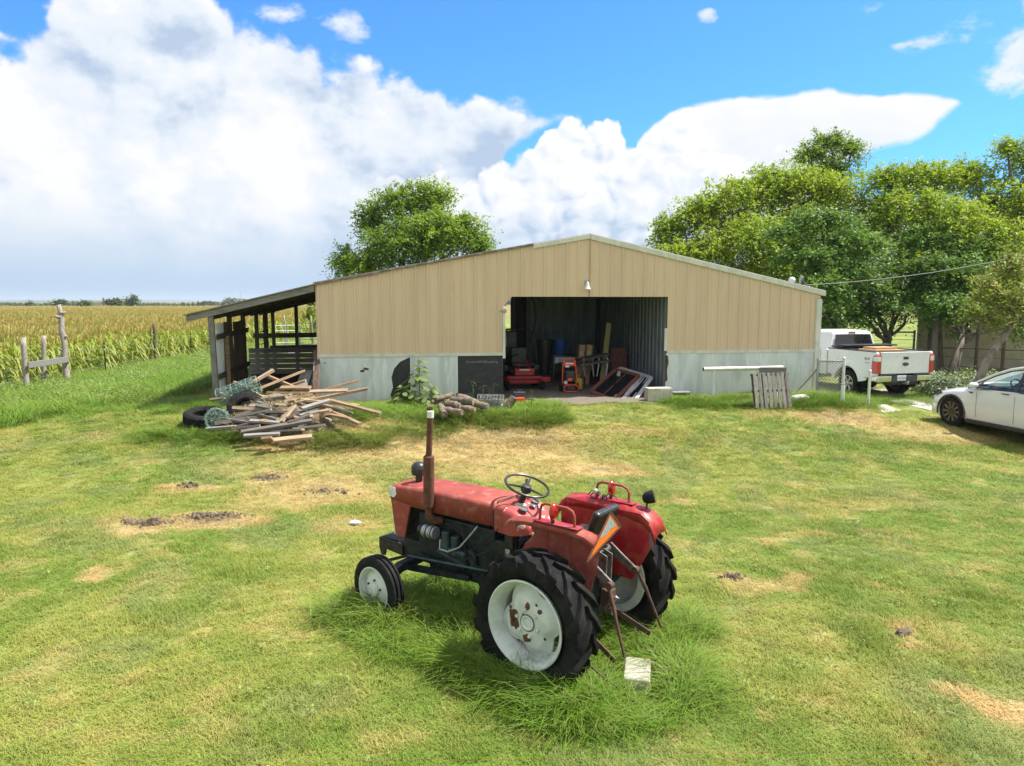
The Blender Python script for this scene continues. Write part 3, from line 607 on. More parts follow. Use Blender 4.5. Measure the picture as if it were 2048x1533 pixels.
# leafy weeds between the fence and the lean-to
bushp = protos('weed_clump', [clump_mesh('wc%d' % i, 210, .36, .55, .030, MAT['leaf_weed'], 200 + i, .5) for i in range(5)])
X, Y = rand_area(-17.4, -7.5, 17, 46, 2.2)
d = (X - WA.x) * WN.x + (Y - WA.y) * WN.y; s_ = (X - WA.x) * WU.x + (Y - WA.y) * WU.y
k = (s_ < -4.0) & (X < -10.5 - 2.0 * np.clip((21.5 - Y) / 3.5, 0, 3) + .8 * np.sin(Y)) | ((s_ < -3.4) & (d < -1.2) & (X < -8.6))
X, Y = X[k], Y[k]; hh = rng.uniform(.3, 1.25, X.size) * np.clip((-X - 8) / 3.5, .4, 1.0)
scatter('fence_weeds', np.stack([X, Y, gzn(X, Y) - .05], 1), np.stack([0 * X, 0 * X, rng.uniform(0, 6.28, X.size)], 1), np.stack([rng.uniform(.8, 1.4, X.size)] * 2 + [hh], 1), bushp, 'pale green leafy weeds between the wire fence and the lean-to', 5)
X, Y = rand_area(-22, -7.5, 15.5, 42, 26); s_ = (X - WA.x) * WU.x + (Y - WA.y) * WU.y
k = (s_ < -3.4) & (X < -9.2 - 1.6 * np.clip((20 - Y) / 3, 0, 3)); X, Y = X[k], Y[k]; hh = rng.uniform(.8, 1.9, X.size)
scatter('fence_grass', np.stack([X, Y, gzn(X, Y)], 1), np.stack([rng.uniform(-.2, .2, X.size), rng.uniform(-.2, .2, X.size), rng.uniform(0, 6.28, X.size)], 1), np.stack([hh, hh, hh], 1), weedp, 'long pale grass along the wire fence on the left', 5)

# variegated ground cover behind the truck
ivyp = protos('ivy_clump', [clump_mesh('iv%d' % i, 150, .4, .42, .055, MAT['leaf_ivy'], 300 + i, .8, .42) for i in range(4)])
X, Y = rand_area(12.6, 18.5, 20.3, 26.5, 3.5); k = (X > 12.6 + (Y - 20.3) * .12); X, Y = X[k], Y[k]
scatter('variegated_cover', np.stack([X, Y, gzn(X, Y) - .05], 1), np.stack([0 * X, 0 * X, rng.uniform(0, 6.28, X.size)], 1), np.stack([np.ones_like(X)] * 2 + [rng.uniform(.7, 1.3, X.size)], 1), ivyp, 'white and green variegated ground cover beside the white pickup truck', 4)

# corn
def corn_mesh(name, seed):
    r = np.random.default_rng(seed); V, F, T, A = [], [], [], []
    H = r.uniform(1.55, 1.85)
    def strip(pts, ws, side, tone, alt):
        n = len(V)
        for p, w, tn, al in zip(pts, ws, tone, alt):
            for sg in (-1, 1): V.append(tuple(np.array(p) + np.array(side) * w * sg)); T.append(tn); A.append(al)
        for i in range(len(pts) - 1): F.extend((n + 2 * i, n + 2 * i + 1, n + 2 * i + 3, n + 2 * i + 2))
    for sd in ((1, 0, 0), (0, 1, 0)): strip([(0, 0, 0), (0, 0, H)], [.016, .01], sd, [.2, .7], [0, .3])
    a0 = r.uniform(0, 6.28)
    for k in range(11):
        z = .25 + (H - .35) * k / 10; a = a0 + k * math.pi + r.normal(0, .5); L = r.uniform(.45, .75) * (1 - .35 * abs(k - 5) / 6); up = r.uniform(.25, .5)
        dx, dy = math.cos(a), math.sin(a); t0 = r.uniform(0, .5) + (.1 if k > 7 else 0); al = 0.0 if r.uniform() > .07 else .7
        pts = [(dx * L * t, dy * L * t, z + up * t - (up + .35) * t * t * 1.15) for t in (0, .3, .6, 1)]
        strip(pts, [.025, .042, .036, .004], (-dy, dx, .15), [t0, t0 + .15, t0 + .25, t0 + .4], [al] * 3 + [max(al, .4)])
    for k in range(7):
        a = r.uniform(0, 6.28); sp = r.uniform(.02, .16); strip([(0, 0, H - .03), (math.cos(a) * sp, math.sin(a) * sp, H + r.uniform(.2, .34))], [.014, .012], (-math.sin(a), math.cos(a), 0), [1, 1], [1, 1])
    return numpy_mesh(name, V, F, 4, [MAT['corn']], {'tone': np.clip(T, 0, 1), 'alt': A})
cornp = protos('corn_plant', [corn_mesh('cp%d' % i, 400 + i) for i in range(7)])
X, Y = [], []
for (y0, y1, row, sp) in ((23, 60, .76, .21), (60, 110, .8, .36), (110, 250, 1.1, .6)):
    xs = np.arange(-16.9, -min(y1 * 1.3 + 12, y1 * .78 + 40), -row); ys = np.arange(y0, y1, sp); a, b = np.meshgrid(xs, ys); a = a.ravel() + rng.normal(0, .07, a.size); b = b.ravel() + rng.uniform(-sp, sp, b.size) * .5
    k = (a > -np.minimum(b * 1.25 + 10, b * .77 + 32)); X.append(a[k]); Y.append(b[k])
X = np.concatenate(X); Y = np.concatenate(Y); far = sstep((Y - 90) / 80)
sz = rng.uniform(.74, .98, X.size) * (1 + .06 * np.sin(X * .35) * np.sin(Y * .21)); wide = 1 + .9 * far
scatter('corn_field', np.stack([X, Y, gzn(X, Y)], 1), np.stack([rng.normal(0, .06, X.size), rng.normal(0, .06, X.size), rng.uniform(0, 6.28, X.size)], 1), np.stack([sz * wide, sz * wide, sz], 1), cornp, 'ripening corn field with tan tassels running to the horizon', 7)
# ------------------------------------------------------------ barn
BA = math.atan2(WU.y, WU.x)
def WP(x, y, dep=0.0):                           # photo pixel on a plane parallel to the barn front -> (s, z)
    d = pxdir(x, y); o = Vector((WA.x - WN.x * dep, WA.y - WN.y * dep)); t = ((o - CP.xy).dot(WN)) / Vector((d.x, d.y)).dot(WN)
    p = CP + d * t; return (p.xy - WA).dot(WU), p.z
def BW(s, dep, z): q = WA + WU * s - WN * dep; return Vector((q.x, q.y, z))      # barn local -> world
def BG(s, dep): q = BW(s, dep, 0); return gz(q.x, q.y)
barn = thing('barn', 'wide tan ribbed metal barn with pale skirt and open middle bay', 'barn', (WA.x, WA.y, 0), BA)
zl = WP(634, 567)[1]; sr, zr = WP(1180, 470); s_re, zre = WP(1646, 583)
def rooftop(s): return zl + (zr - zl) * s / sr if s <= sr else zr + (zre - zr) * (s - sr) / (s_re - sr)
zb = 1.895
so0, so1 = WP(1006, 640)[0], WP(1334, 640)[0]; zo = WP(1180, 594)[1]; chs = WP(1024, 596)[0]; chz = WP(1004, 613)[1]
def bottom(s, over):
    if not over: return zb
    return chz + (zo - chz) * (s - so0) / (chs - so0) if s < chs else zo
breaks = sorted([i * .915 for i in range(1, 15)] + [0, WL, so0, so1])
PITCHR, R0 = .305, .06
for i in range(len(breaks) - 1):
    a, b = breaks[i], breaks[i + 1]
    if b - a < .05: continue
    over = a >= so0 - 1e-4 and b <= so1 + 1e-4
    pts = {a: 0.0, b: 0.0}
    for k in range(-1, 48):
        c = R0 + k * PITCHR
        for o, h in ((-.036, 0), (-.017, .030), (.017, .030), (.036, 0), (.086, 0), (.098, .006), (.110, 0), (.186, 0), (.198, .006), (.210, 0)):
            if a < c + o < b: pts[c + o] = h
    if over and a < chs < b: pts.setdefault(chs, 0.0)
    if a < sr < b: pts.setdefault(sr, 0.0)
    m = MB(); ss = sorted(pts); n = len(ss); off = .0012 * (i % 3)
    def pro(s):
        return pts[s]
    V = [(s, -pro(s) - .03 - off, bottom(s, over)) for s in ss] + [(s, -pro(s) - .03 - off, rooftop(s) - .02) for s in ss]
    m.add(V, [(j, j + 1, n + j + 1, n + j) for j in range(n - 1)])
    o = m.build('wall_panel', MAT['wall_tan'], barn, recalc=False); sm = o.modifiers.new('t', 'SOLIDIFY'); sm.thickness = .002
# skirt sheets
def sheet(name, poly, y0, th, mat, parent=barn):
    return MB().prism(poly, -y0, -y0 + th, lambda a, b, t: (a, t, b)).build(name, mat, parent)
sx = lambda px, py=750: WP(px, py)[0]
z0 = .35; zs = zb - .075
sheet('skirt_sheet', [(0, z0), (sx(723), z0), (sx(723), zs), (0, zs)], .034, .004, MAT['galvanised'])
hole = [WP(*q) for q in ((785, 800), (781, 790), (786, 775), (783, 755), (788, 738), (800, 724), (821, 714))]
sheet('skirt_sheet', [(sx(723) - .01, z0), (hole[0][0], z0)] + hole + [(hole[-1][0], zs), (sx(723) - .01, zs)], .031, .004, MAT['galvanised'])
sheet('skirt_sheet', [(sx(820.5), z0), (sx(915.5), z0), (sx(915.5), zs), (sx(820.5), zs)], .036, .004, MAT['galvanised'])
sheet('skirt_sheet', [(so1 - .02, z0), (sx(1380), z0 + .02), (sx(1404, 785), z0 + .12), (sx(1405), zs), (so1 - .02, zs)], .038, .004, MAT['galvanised'])
sheet('skirt_sheet', [(sx(1405) - .02, z0), (sx(1486), z0), (sx(1486), zs), (sx(1405) - .02, zs)], .032, .004, MAT['galvanised'])
sheet('skirt_sheet', [(sx(1485), z0), (WL - .1, z0), (WL - .1, zs), (sx(1485), zs)], .036, .004, MAT['galvanised'])
o = sheet('sheathing_board', [(sx(915.5), z0), (so0, z0), (so0, zs), (sx(915.5), zs)], .030, .012, MAT['black_sheathing']); o['label'] = 'black wall sheathing board with faint printed words'
sheet('sheathing_board', [(.02, z0), (sx(915.5) - .01, z0), (sx(915.5) - .01, zs), (.02, zs)], .012, .010, MAT['black_sheathing'])
sheet('sheathing_board', [(so1, z0), (WL - .02, z0), (WL - .02, zs), (so1, zs)], .012, .010, MAT['black_sheathing'])
for (px, py, r) in ((732, 738, .05), (725, 742, .045), (650, 726, .02)):      # torn holes in the sheet
    s_, z_ = WP(px, py); rr = [r * random.uniform(.5, 1.3) for _ in range(9)]
    sheet('torn_hole', [(s_ + 1.3 * rr[k] * math.cos(k * .698), z_ + .8 * rr[k] * math.sin(k * .698)) for k in range(9)], .0375, .001, MAT['black_sheathing'])
for a, b in ((0, so0 + .0), (so1, WL - .08)):
    MB().box(((a + b) / 2, -.043, zb - .035), (b - a, .02, .085)).build('skirt_rail', MAT['trim_pale'], barn, bevel=.004)
# printed words on the sheathing board
tx = {'parent': barn, 'xdir': (1, 0, 0), 'updir': (0, 0, 1)}
for wrd, wpx_ in (('Structural', 945), ('Wall', 964.5), ('Sheathing', 982.5)):
    q_ = WP(wpx_, 724); t_ = text_mesh('printed_word', wrd, .088, MAT['print_grey'], loc=Vector((q_[0], -.0315, q_[1])), **tx); t_['kind'] = 'stuff'
s1, z1 = WP(962, 755)
for k, (ax_, az_, bx_, bz_) in enumerate(((-.14, .10, .13, .10), (-.14, .0, -.02, .09), (0, -.02, .0, .09), (.05, .02, .06, .08), (-.08, -.06, -.02, -.0), (-.14, -.11, .13, -.10), (.02, .03, .10, .09))):
    MB().beam((s1 + ax_, -.0312, z1 + az_), (s1 + bx_, -.0312, z1 + bz_), .002, .014, up=(0, 0, 1)).build('printed_mark', MAT['print_dim'], barn)
for k, (py, w) in enumerate(((773, .52), (778, .44), (783, .40))):
    s2, z2 = WP(970, py)
    for j in range(6):
        MB().box((s2 - w / 2 + (j + .5) * w / 6, -.0312, z2), (w / 6 * random.uniform(.5, .85), .0015, .018)).build('printed_mark', MAT['print_dim'], barn)
# trims
MB().box((WL - .045, -.05, (zre + z0) / 2 - .12), (.15, .05, zre - z0 - .2)).build('corner_trim', MAT['trim_pale'], barn, bevel=.008)
MB().box((WL - .13, -.045, (zre + z0) / 2 - .1), (.02, .03, zre - z0 - .15)).build('corner_trim', MAT['trim_pale'], barn, bevel=.004)
MB().box((so0 + .02, -.048, (chz + zb) / 2 - .13), (.07, .03, chz - zb + .05)).build('jamb_trim', MAT['trim_pale'], barn, bevel=.004)
MB().box((so1 - .03, -.02, 2.2), (.08, .03, .62)).build('jamb_trim', MAT['trim_pale'], barn, bevel=.004)
def rake(name, sa, sb, h, dep, mat, lift=0.0):
    za, zb_ = rooftop(sa) + lift, rooftop(sb) + lift
    return MB().prism([(sa, za - h), (sb, zb_ - h), (sb, zb_ + .02), (sa, za + .02)], -dep, .02, lambda a, b, t: (a, t, b)).build(name, mat, barn, bevel=.006)
rake('rake_trim', sr, s_re + .04, .125, .085, MAT['trim_pale']); rake('rake_trim', WP(1066, 490)[0], sr - .004, .10, .082, MAT['trim_pale'])
rake('roof_edge', -.03, WP(763, 540)[0], .045, .10, MAT['rust_edge'], .0); rake('roof_edge', WP(763, 540)[0], WP(1066, 490)[0] - .004, .035, .105, MAT['rust_edge'], .02)
DEP = 12.0
for nm, sa, sb in (('roof_slope', -.05, sr), ('roof_slope', sr, s_re + .03)):
    MB().prism([(sa, rooftop(sa) + .0), (sb, rooftop(sb) + .0), (sb, rooftop(sb) + .035), (sa, rooftop(sa) + .035)], -.03, DEP, lambda a, b, t: (a, t, b)).build(nm, MAT['roof_metal'], barn)
def ribbed(name, p0, p1, zlo, zhi, mat, parent, pitch=.305, h=.022, side=1):
    p0, p1 = Vector(p0), Vector(p1); L_ = (p1 - p0).length; d = (p1 - p0) / L_; nn = Vector((-d.y, d.x)) * side; cols = [(0, 0)]
    c = pitch * .3
    while c < L_ - .05:
        cols += [(c - .035, 0), (c - .016, h), (c + .016, h), (c + .035, 0)]; c += pitch
    cols = sorted(cols + [(L_, 0)]); n = len(cols); f = lambda z, t: z(t) if callable(z) else z
    V = [((p0 + d * s + nn * q).x, (p0 + d * s + nn * q).y, f(zlo, s)) for s, q in cols] + [((p0 + d * s + nn * q).x, (p0 + d * s + nn * q).y, f(zhi, s)) for s, q in cols]
    o = MB().add(V, [(j, j + 1, n + j + 1, n + j) for j in range(n - 1)]).build(name, mat, parent, recalc=False); m_ = o.modifiers.new('t', 'SOLIDIFY'); m_.thickness = .003; return o
ribbed('side_wall', (WL - .02, 0), (WL - .02, DEP), .35, zre - .05, MAT['galvanised'], barn)
ribbed('side_wall', (.02, 0), (.02, DEP), .35, zl - .05, MAT['wall_tan'], barn)
IDEP = 7.0
sbk = WP(1034, 640, IDEP)[0]
ribbed('inner_wall', (sbk + .35, IDEP), (so1 + .25, IDEP), .5, lambda t: rooftop(min(sbk + .35 + t, 13)) - .35, MAT['inner_sheet'], barn)
ribbed('inner_wall', (so1 + .05, .15), (so1 + .05, IDEP - .02), .5, zo + .02, MAT['inner_sheet'], barn)
ribbed('inner_wall', (sbk, IDEP + .3), (sbk + .6, IDEP + .3), .5, zo + .5, MAT['dark_timber'], barn)
ribbed('back_wall', (sbk + .5, DEP - .05), (WL - .05, DEP - .05), .4, lambda t: rooftop(min(sbk + .5 + t, 13.7)) - .05, MAT['wall_tan'], barn)
ribbed('back_wall', (.05, DEP - .05), (so0 - 1.2, DEP - .05), .4, lambda t: rooftop(.05 + t) - .05, MAT['wall_tan'], barn)
ribbed('inner_wall', (so0 - 1.3, .3), (so0 - 1.3, DEP - .2), .5, zo + .3, MAT['inner_sheet'], barn)
for (s_, dp, zt) in ((so0 - .06, .1, zo + .4), (so1 + .12, .1, zo + .4), (sbk - .02, IDEP, zo + .5), (sbk - 1.1, IDEP, zo + .5), (so1 - .02, IDEP - .1, zo)):
    MB().box((s_, dp, (zt + .4) / 2), (.14, .14, zt - .4)).build('post', MAT['dark_timber'], barn, bevel=.006)
for dp in (.12, 2.4, 4.7, IDEP + .15, 9.5):
    for (a, b) in ((.1, sr), (sr, WL - .1)):
        MB().beam((a, dp, rooftop(a) - .14), (b, dp, rooftop(b) - .14), .06, .2).build('rafter', MAT['dark_timber'], barn)
MB().box(((so0 + so1) / 2, .08, zo + .13), (so1 - so0 + .2, .08, .26)).build('header_beam', MAT['dark_timber'], barn)
# torn skin at the right jamb
s_, z_ = WP(1331, 740)
sheet('torn_hole', [(s_ - .02, z_ - .35), (s_ + .05, z_ - .28), (s_ + .03, z_), (s_ + .07, z_ + .2), (s_ + .05, z_ + .38), (s_ - .03, z_ + .42)], .0405, .002, MAT['dark_timber'])
# gravel floor spilling out of the bay
us = np.linspace(so0 - 1.25, so1 + .04, 40); vs = np.linspace(-1.15, DEP - .2, 70); V, F = [], []
for j, v in enumerate(vs):
    for i, u in enumerate(us):
        lead = -1.1 - .12 * math.sin(u * 2.3) + max(0, (so0 + 1.0 - u)) * .55; vv = max(v, lead) if v < 0 else v
        if v < -.04 and u < so0: vv = max(vv, -.03)
        q = BW(u, vv, 0); V.append((q.x, q.y, gz(q.x, q.y) + .014 + .012 * math.sin(u * 9) * math.sin(vv * 8)))
n = len(us); F = [(j * n + i, j * n + i + 1, (j + 1) * n + i + 1, (j + 1) * n + i) for j in range(len(vs) - 1) for i in range(n - 1)]
tag(MB().add(V, F).build('gravel_floor', MAT['gravel'], smooth=True), 'brown gravel floor of the barn bay', kind='structure')
# gooseneck-less wall lamp over the opening
s_, z_ = WP(1172, 572)
lp = BW(s_, -.06, z_); lamp = thing('wall_lamp', 'white bell shaped yard lamp above the barn opening', 'lamp', lp, BA)
MB().box((0, .03, .10), (.09, .05, .09)).build('mount_plate', MAT['steel'], lamp, bevel=.008)
MB().tube([(0, .03, .09), (0, -.05, .10), (0, -.09, .06)], .018).build('arm', MAT['steel'], lamp, smooth=True)
MB().lathe([(.025, .10), (.04, .07), (.045, .0), (.06, -.03), (.075, -.075), (.085, -.09), (.08, -.09), (.065, -.06), (.04, .0), (.02, .05)], (0, -.10, 0), n=20).build('shade', MAT['white_paint'], lamp, smooth=True)
MB().lathe(sphere_prof(.036), (0, -.10, -.10), n=14).build('bulb', MAT['bulb_glass'], lamp, smooth=True)
# service mast, weatherhead and overhead cable
sa_, za_ = WP(1600, 568, 1.2)
mast = thing('service_mast', 'grey electric service mast with weatherhead on the barn roof', 'mast', BW(sa_, 1.2, rooftop(sa_)), BA)
MB().tube([(0, 0, -.1), (0, 0, .36)], .032, 10).build('pipe', MAT['steel'], mast, smooth=True)
MB().lathe([(.0, .10), (.05, .08), (.06, .03), (.05, -.03), (.03, -.05)], (.03, 0, .38), (.5, 0, 1), 14).build('weatherhead', MAT['steel'], mast, smooth=True)
MB().lathe(sphere_prof(.10, -.6, 1.0), (-.26, .0, .34), (-.3, 0, 1), 14).build('vent_cap', MAT['galvanised'], mast, smooth=True)
MB().tube([(-.24, 0, -.1), (-.24, 0, .3)], .05, 10).build('vent_pipe', MAT['galvanised'], mast, smooth=True)
for k, (dx, dz) in enumerate(((.16, -.05), (.2, .02), (.24, -.12))):
    MB().tube([(.05, 0, .36), (.12, -.02, .3), (dx, -.03, .12), (dx + .04, 0, dz - .12)], .010, 6).build('lead_wire', MAT['grey_cable'], mast, smooth=True)
e0 = BW(sa_ + .1, 1.2, rooftop(sa_) + .2); e1 = D(2120, 492, 24.0)
pts = [e0.lerp(e1, t) - Vector((0, 0, .45 * 4 * t * (1 - t) * .5)) for t in np.linspace(0, 1, 18)]
tag(MB().tube(pts, .012, 6).build('power_cable', MAT['grey_cable'], smooth=True), 'grey overhead power cable running from the barn roof to the right', 'cable')

# ------------------------------------------------------------ lean-to on the left of the barn
LB = thing('lean_to', 'open sided timber lean-to with weathered roof edge against the barn', 'lean-to', (WA.x, WA.y, 0), BA)
sL, zL = WP(374, 632); zR = WP(633, 570)[1] - .0; LD = 9.0
def lroof(s): return zL + (zR - zL) * (s - sL) / (0 - sL)
MB().prism([(sL, lroof(sL) - .15), (-.02, lroof(-.02) - .17), (-.02, lroof(-.02)), (sL, lroof(sL))], -.09, -.045, lambda a, b, t: (a, t, b)).build('fascia_board', MAT['grey_board'], LB, bevel=.006)
MB().prism([(sL - .04, lroof(sL) + .005), (-.01, lroof(-.01) + .005), (-.01, lroof(-.01) + .03), (sL - .04, lroof(sL) + .03)], -.14, LD, lambda a, b, t: (a, t, b)).build('roof_sheet', MAT['roof_metal'], LB)
for dp in (1.9, 3.6, 5.5, 6.8, 8.3):
    MB().beam((sL + .1, dp, lroof(sL + .1) - .1), (-.05, dp, lroof(-.05) - .1), .045, .14).build('rafter', MAT['dark_timber'], LB)
MB().beam((sL + .55, -.02, lroof(sL + .55) - .12), (sL + .55, LD - .2, lroof(sL + .55) - .12), .06, .14).build('purlin', MAT['dark_timber'], LB)
MB().beam((sL * .45, -.02, lroof(sL * .45) - .1), (sL * .45, LD - .2, lroof(sL * .45) - .1), .06, .12).build('purlin', MAT['dark_timber'], LB)
sp = WP(427, 720)[0]
for k, dp in enumerate((0.0, 1.87, 3.56, 5.5, 6.9, 8.4)):
    g = BG(sp, dp) - .1; lean = .04 if k == 0 else random.uniform(-.03, .03)
    MB().beam((sp + lean, dp, g), (sp - .02, dp, lroof(sp) - .02), .13 if k == 0 else .11, .12, up=(0, 1, 0)).build('post', MAT['grey_wood'] if k == 0 else MAT['dark_timber'], LB, bevel=.008)
for (px, dp) in ((533, 6.2), (594, 8.6)):
    s_ = WP(px, 680, dp)[0]; MB().beam((s_, dp, BG(s_, dp) - .1), (s_, dp, lroof(s_) - .05), .12, .12, up=(0, 1, 0)).build('post', MAT['dark_timber'], LB, bevel=.008)
# rusty corrugated sheets, girts and a door board on the left side
for k, (a, b) in enumerate(((.12, .95), (.95, 1.8), (1.95, 2.75), (2.75, 3.5))):
    ribbed('corrugated_sheet', (sp + .05 + .002 * k, a), (sp + .05 + .002 * k, b), BG(sp, a) + .02, 2.68 + .02 * (k % 2), MAT['rust_sheet'] if k else MAT['galvanised'], LB, .16, .02, side=-1)
for z in (1.35, 2.35): MB().beam((sp + .11, .05, z), (sp + .11, 3.55, z + .05), .05, .13).build('girt', MAT['dark_timber'], LB)
MB().beam((sp + .17, .75, BG(sp, .7)), (sp + .15, .8, 2.35), .10, .05, up=(0, 1, 0)).build('door_board', MAT['tan_board'], LB, bevel=.004)
# plank wall across the back, beams above
s_a = WP(497, 700, 4.2)[0]; zt_, zb_ = WP(560, 696, 4.2)[1], WP(560, 748, 4.2)[1]; ph = (zt_ - zb_) / 5
for k in range(5):
    MB().box(((s_a - .03) / 2, 4.2 + .004 * (k % 2), zb_ + ph * (k + .5)), (-.03 - s_a, .035, ph - .012)).build('plank', MAT['grey_board'], LB, bevel=.004)
MB().box(((s_a - .03) / 2, 4.5, zb_ / 2 + .3), (-.03 - s_a, .05, zb_ - .65)).build('lower_board', MAT['dark_timber'], LB)
s_b, z_b = WP(507, 672, 6.9); MB().beam((s_b, 6.9, z_b), (-.03, 6.9, z_b + .02), .08, .16).build('rail_beam', MAT['dark_timber'], LB)
s_b, z_b = WP(540, 695, 6.9); MB().beam((s_b, 6.9, z_b), (-.03, 6.9, z_b + .02), .06, .12).build('rail_beam', MAT['dark_timber'], LB)
MB().beam((-.75, 8.7, lroof(-.6) - .05), (-.06, 8.7, 2.5), .05, .08).build('brace', MAT['dark_timber'], LB)
# grey bar gate leaning inside
gp = [WP(522, 672, 5.6), WP(535, 672, 5.6)]
for z in (1.85, 2.05, 2.25): MB().tube([(WP(521, 680, 5.6)[0], 5.6, z), (WP(536, 680, 5.8)[0], 5.9, z + .05)], .018, 6).build('pipe_rail', MAT['black_metal'], LB, smooth=True)
# ------------------------------------------------------------ tractor (x forward, y left, z up; origin under the rear axle)
TR = thing('tractor', 'old red farm tractor with white wheels parked in tall grass', 'tractor', (TX, TY, gz(TX, TY)), TPH)
RP, RG, BK, EN = MAT['red_paint'], MAT['red_gloss'], MAT['black_plastic'], MAT['engine_iron']
def ag_tyre(Rr, rr, w, nl):
    m = MB(); hw = w / 2; Rc = Rr - .040
    m.lathe([(rr - .012, -hw * .62), (rr + .01, -hw * .72), (rr + .07, -hw * .98), (Rc - .05, -hw * .98), (Rc - .012, -hw * .88), (Rc + .002, -hw * .5), (Rc + .006, 0), (Rc + .002, hw * .5), (Rc - .012, hw * .88), (Rc - .05, hw * .98), (rr + .07, hw * .98), (rr + .01, hw * .72), (rr - .012, hw * .62), (rr - .02, 0)], axis=(0, 1, 0), n=60, close=True)
    for k in range(nl):
        for sgn in (-1, 1):
            th0 = 2 * math.pi * (k + (.5 if sgn > 0 else 0)) / nl
            sec = []
            for t, rb, rt, wd in ((0.0, Rc - .09, Rc - .040, .042), (.10, Rc - .03, Rr - .014, .045), (.28, Rc - .01, Rr, .040), (.62, Rc, Rr + .002, .034), (1.0, Rc, Rr + .004, .028)):
                y = sgn * hw * (1.02 - .98 * t) * (1.0 if t else 1.0); th = th0 - t * .40
                ring = []
                for da, r_ in ((-wd * 1.35, rb), (-wd * .95, rt), (wd * .95, rt), (wd * 1.35, rb)):
                    a = th + da / Rr; ring.append((r_ * math.cos(a), y + (0 if t else sgn * .0), r_ * math.sin(a)))
                sec.append(ring)
            m.loft(sec)
    return m
def rear_wheel(sgn):
    c = (0, sgn * .705, .577)
    rim = MB().lathe([(.300, -.15), (.372, -.158), (.380, -.150), (.366, -.140), (.345, -.125), (.338, -.06), (.318, -.03), (.318, .03), (.338, .06), (.345, .125), (.366, .140), (.380, .150), (.380, .160), (.368, .165), (.356, .150), (.335, .125), (.328, .06), (.308, .03), (.308, -.03), (.328, -.06), (.335, -.125), (.356, -.15)], axis=(0, sgn, 0), n=56, close=True)
    w = rim.build('rear_wheel', MAT['white_rim'], TR, smooth=True, loc=c)
    ag_tyre(.577, .37, .335, 16).build('tyre', MAT['dusty_rubber'], w, smooth=True)
    # dished four-cornered centre plate
    n = 64; rings = []
    for f, dy in ((1.0, .010), (.97, .022), (.86, .030), (.72, .075), (.62, .085), (.30, .085), (.0, .085)):
        ring = []
        for j in range(n):
            a = 2 * math.pi * j / n + .35; lob = .24 + .085 * (abs(math.cos(2 * a)) ** 1.2)
            r = lob * f if f > .9 else min(lob * f, .245 * f / .72 if f > .6 else .262 * f)
            ring.append((r * math.cos(a - .35), sgn * (.015 + dy), r * math.sin(a - .35)))
        rings.append(ring)
    MB().loft(rings).build('centre_plate', MAT['white_wheel'], w, smooth=True)
    MB().lathe([(.062, 0), (.066, .008), (.058, .016), (.046, .014), (.040, .006), (.02, .012), (0, .012)], (0, sgn * .1, 0), (0, sgn, 0), 24).build('hub_cap', MAT['white_rim'], w, smooth=True)
    MB().lathe([(.070, 0), (.074, .006), (.066, .008), (.064, .0)], (0, sgn * .1005, 0), (0, sgn, 0), 24, close=True).build('hub_ring', MAT['rust_iron'], w, smooth=True)
    for k in range(6):
        a = k * math.pi / 3 + .3; MB().lathe([(.017, 0), (.017, .016), (.008, .026), (0, .026)], (.112 * math.cos(a), sgn * .099, .112 * math.sin(a)), (0, sgn, 0), 6).build('wheel_bolt', MAT['white_rim'], w)
    for k in range(4):
        a = k * math.pi / 2 + .0 - .35 + .02; MB().lathe([(.014, 0), (.014, .014), (0, .016)], (.30 * math.cos(a), sgn * .030, .30 * math.sin(a)), (0, sgn, 0), 6).build('wheel_bolt', MAT['white_rim'], w)
        a += .8; MB().lathe([(.013, 0), (.0, .001)], (.2 * math.cos(a), sgn * .1015, .2 * math.sin(a)), (0, sgn, 0), 10).build('plate_hole', MAT['black_metal'], w)
    # rust blotches where the paint has come away
    for (bx, bz, br) in ((-.15, .03, .055), (-.135, -.035, .05), (-.01, -.14, .042), (.0, .145, .030), (.12, .125, .026)) if sgn > 0 else ():
        rr = [br * random.uniform(.65, 1.15) for _ in range(14)]
        MB().prism([(-bx + rr[k] * math.cos(k * .449), bz + rr[k] * 1.1 * math.sin(k * .449)) for k in range(14)], .0, .0012, lambda a, b, t: (a, sgn * (.1003 + t), b)).build('rust_patch', MAT['rust'], w)
    return w
rear_wheel(1); rear_wheel(-1)
def front_wheel(sgn):
    c = (1.985, sgn * .69, .335); Rf, hw = .335, .082
    rim = MB().lathe([(.205, -.07), (.232, -.074), (.236, -.066), (.222, -.058), (.205, -.03), (.205, .03), (.222, .058), (.236, .066), (.236, .074), (.224, .076), (.212, .055), (.195, .03), (.195, -.03), (.205, -.06)], axis=(0, sgn, 0), n=40, close=True)
    w = rim.build('front_wheel', MAT['white_rim'], TR, smooth=True, loc=c); w.rotation_euler = (0, 0, R(-4))
    P = [(.222, -hw * .7), (.25, -hw * .98), (.29, -hw), (.318, -hw * .86), (Rf, -hw * .72), (Rf, -hw * .48), (.318, -hw * .42), (.318, -hw * .20), (Rf + .002, -hw * .15)]
    P = P + [(a, -b) for a, b in reversed(P)] + [(.215, 0)]
    MB().lathe(P, axis=(0, 1, 0), n=48, close=True).build('tyre', MAT['black_rubber'], w, smooth=True)
    MB().lathe([(.20, .012), (.17, .02), (.13, .048), (.075, .05), (.07, .075), (.05, .085), (0, .085)], axis=(0, sgn, 0), n=32).build('centre_disc', MAT['white_wheel'], w, smooth=True)
    for k in range(5):
        a = k * 1.2566 + .4; MB().lathe([(.012, 0), (.012, .016), (0, .018)], (.1 * math.cos(a), sgn * .05, .1 * math.sin(a)), (0, sgn, 0), 6).build('wheel_bolt', MAT['rust_iron'], w)
front_wheel(1); front_wheel(-1)
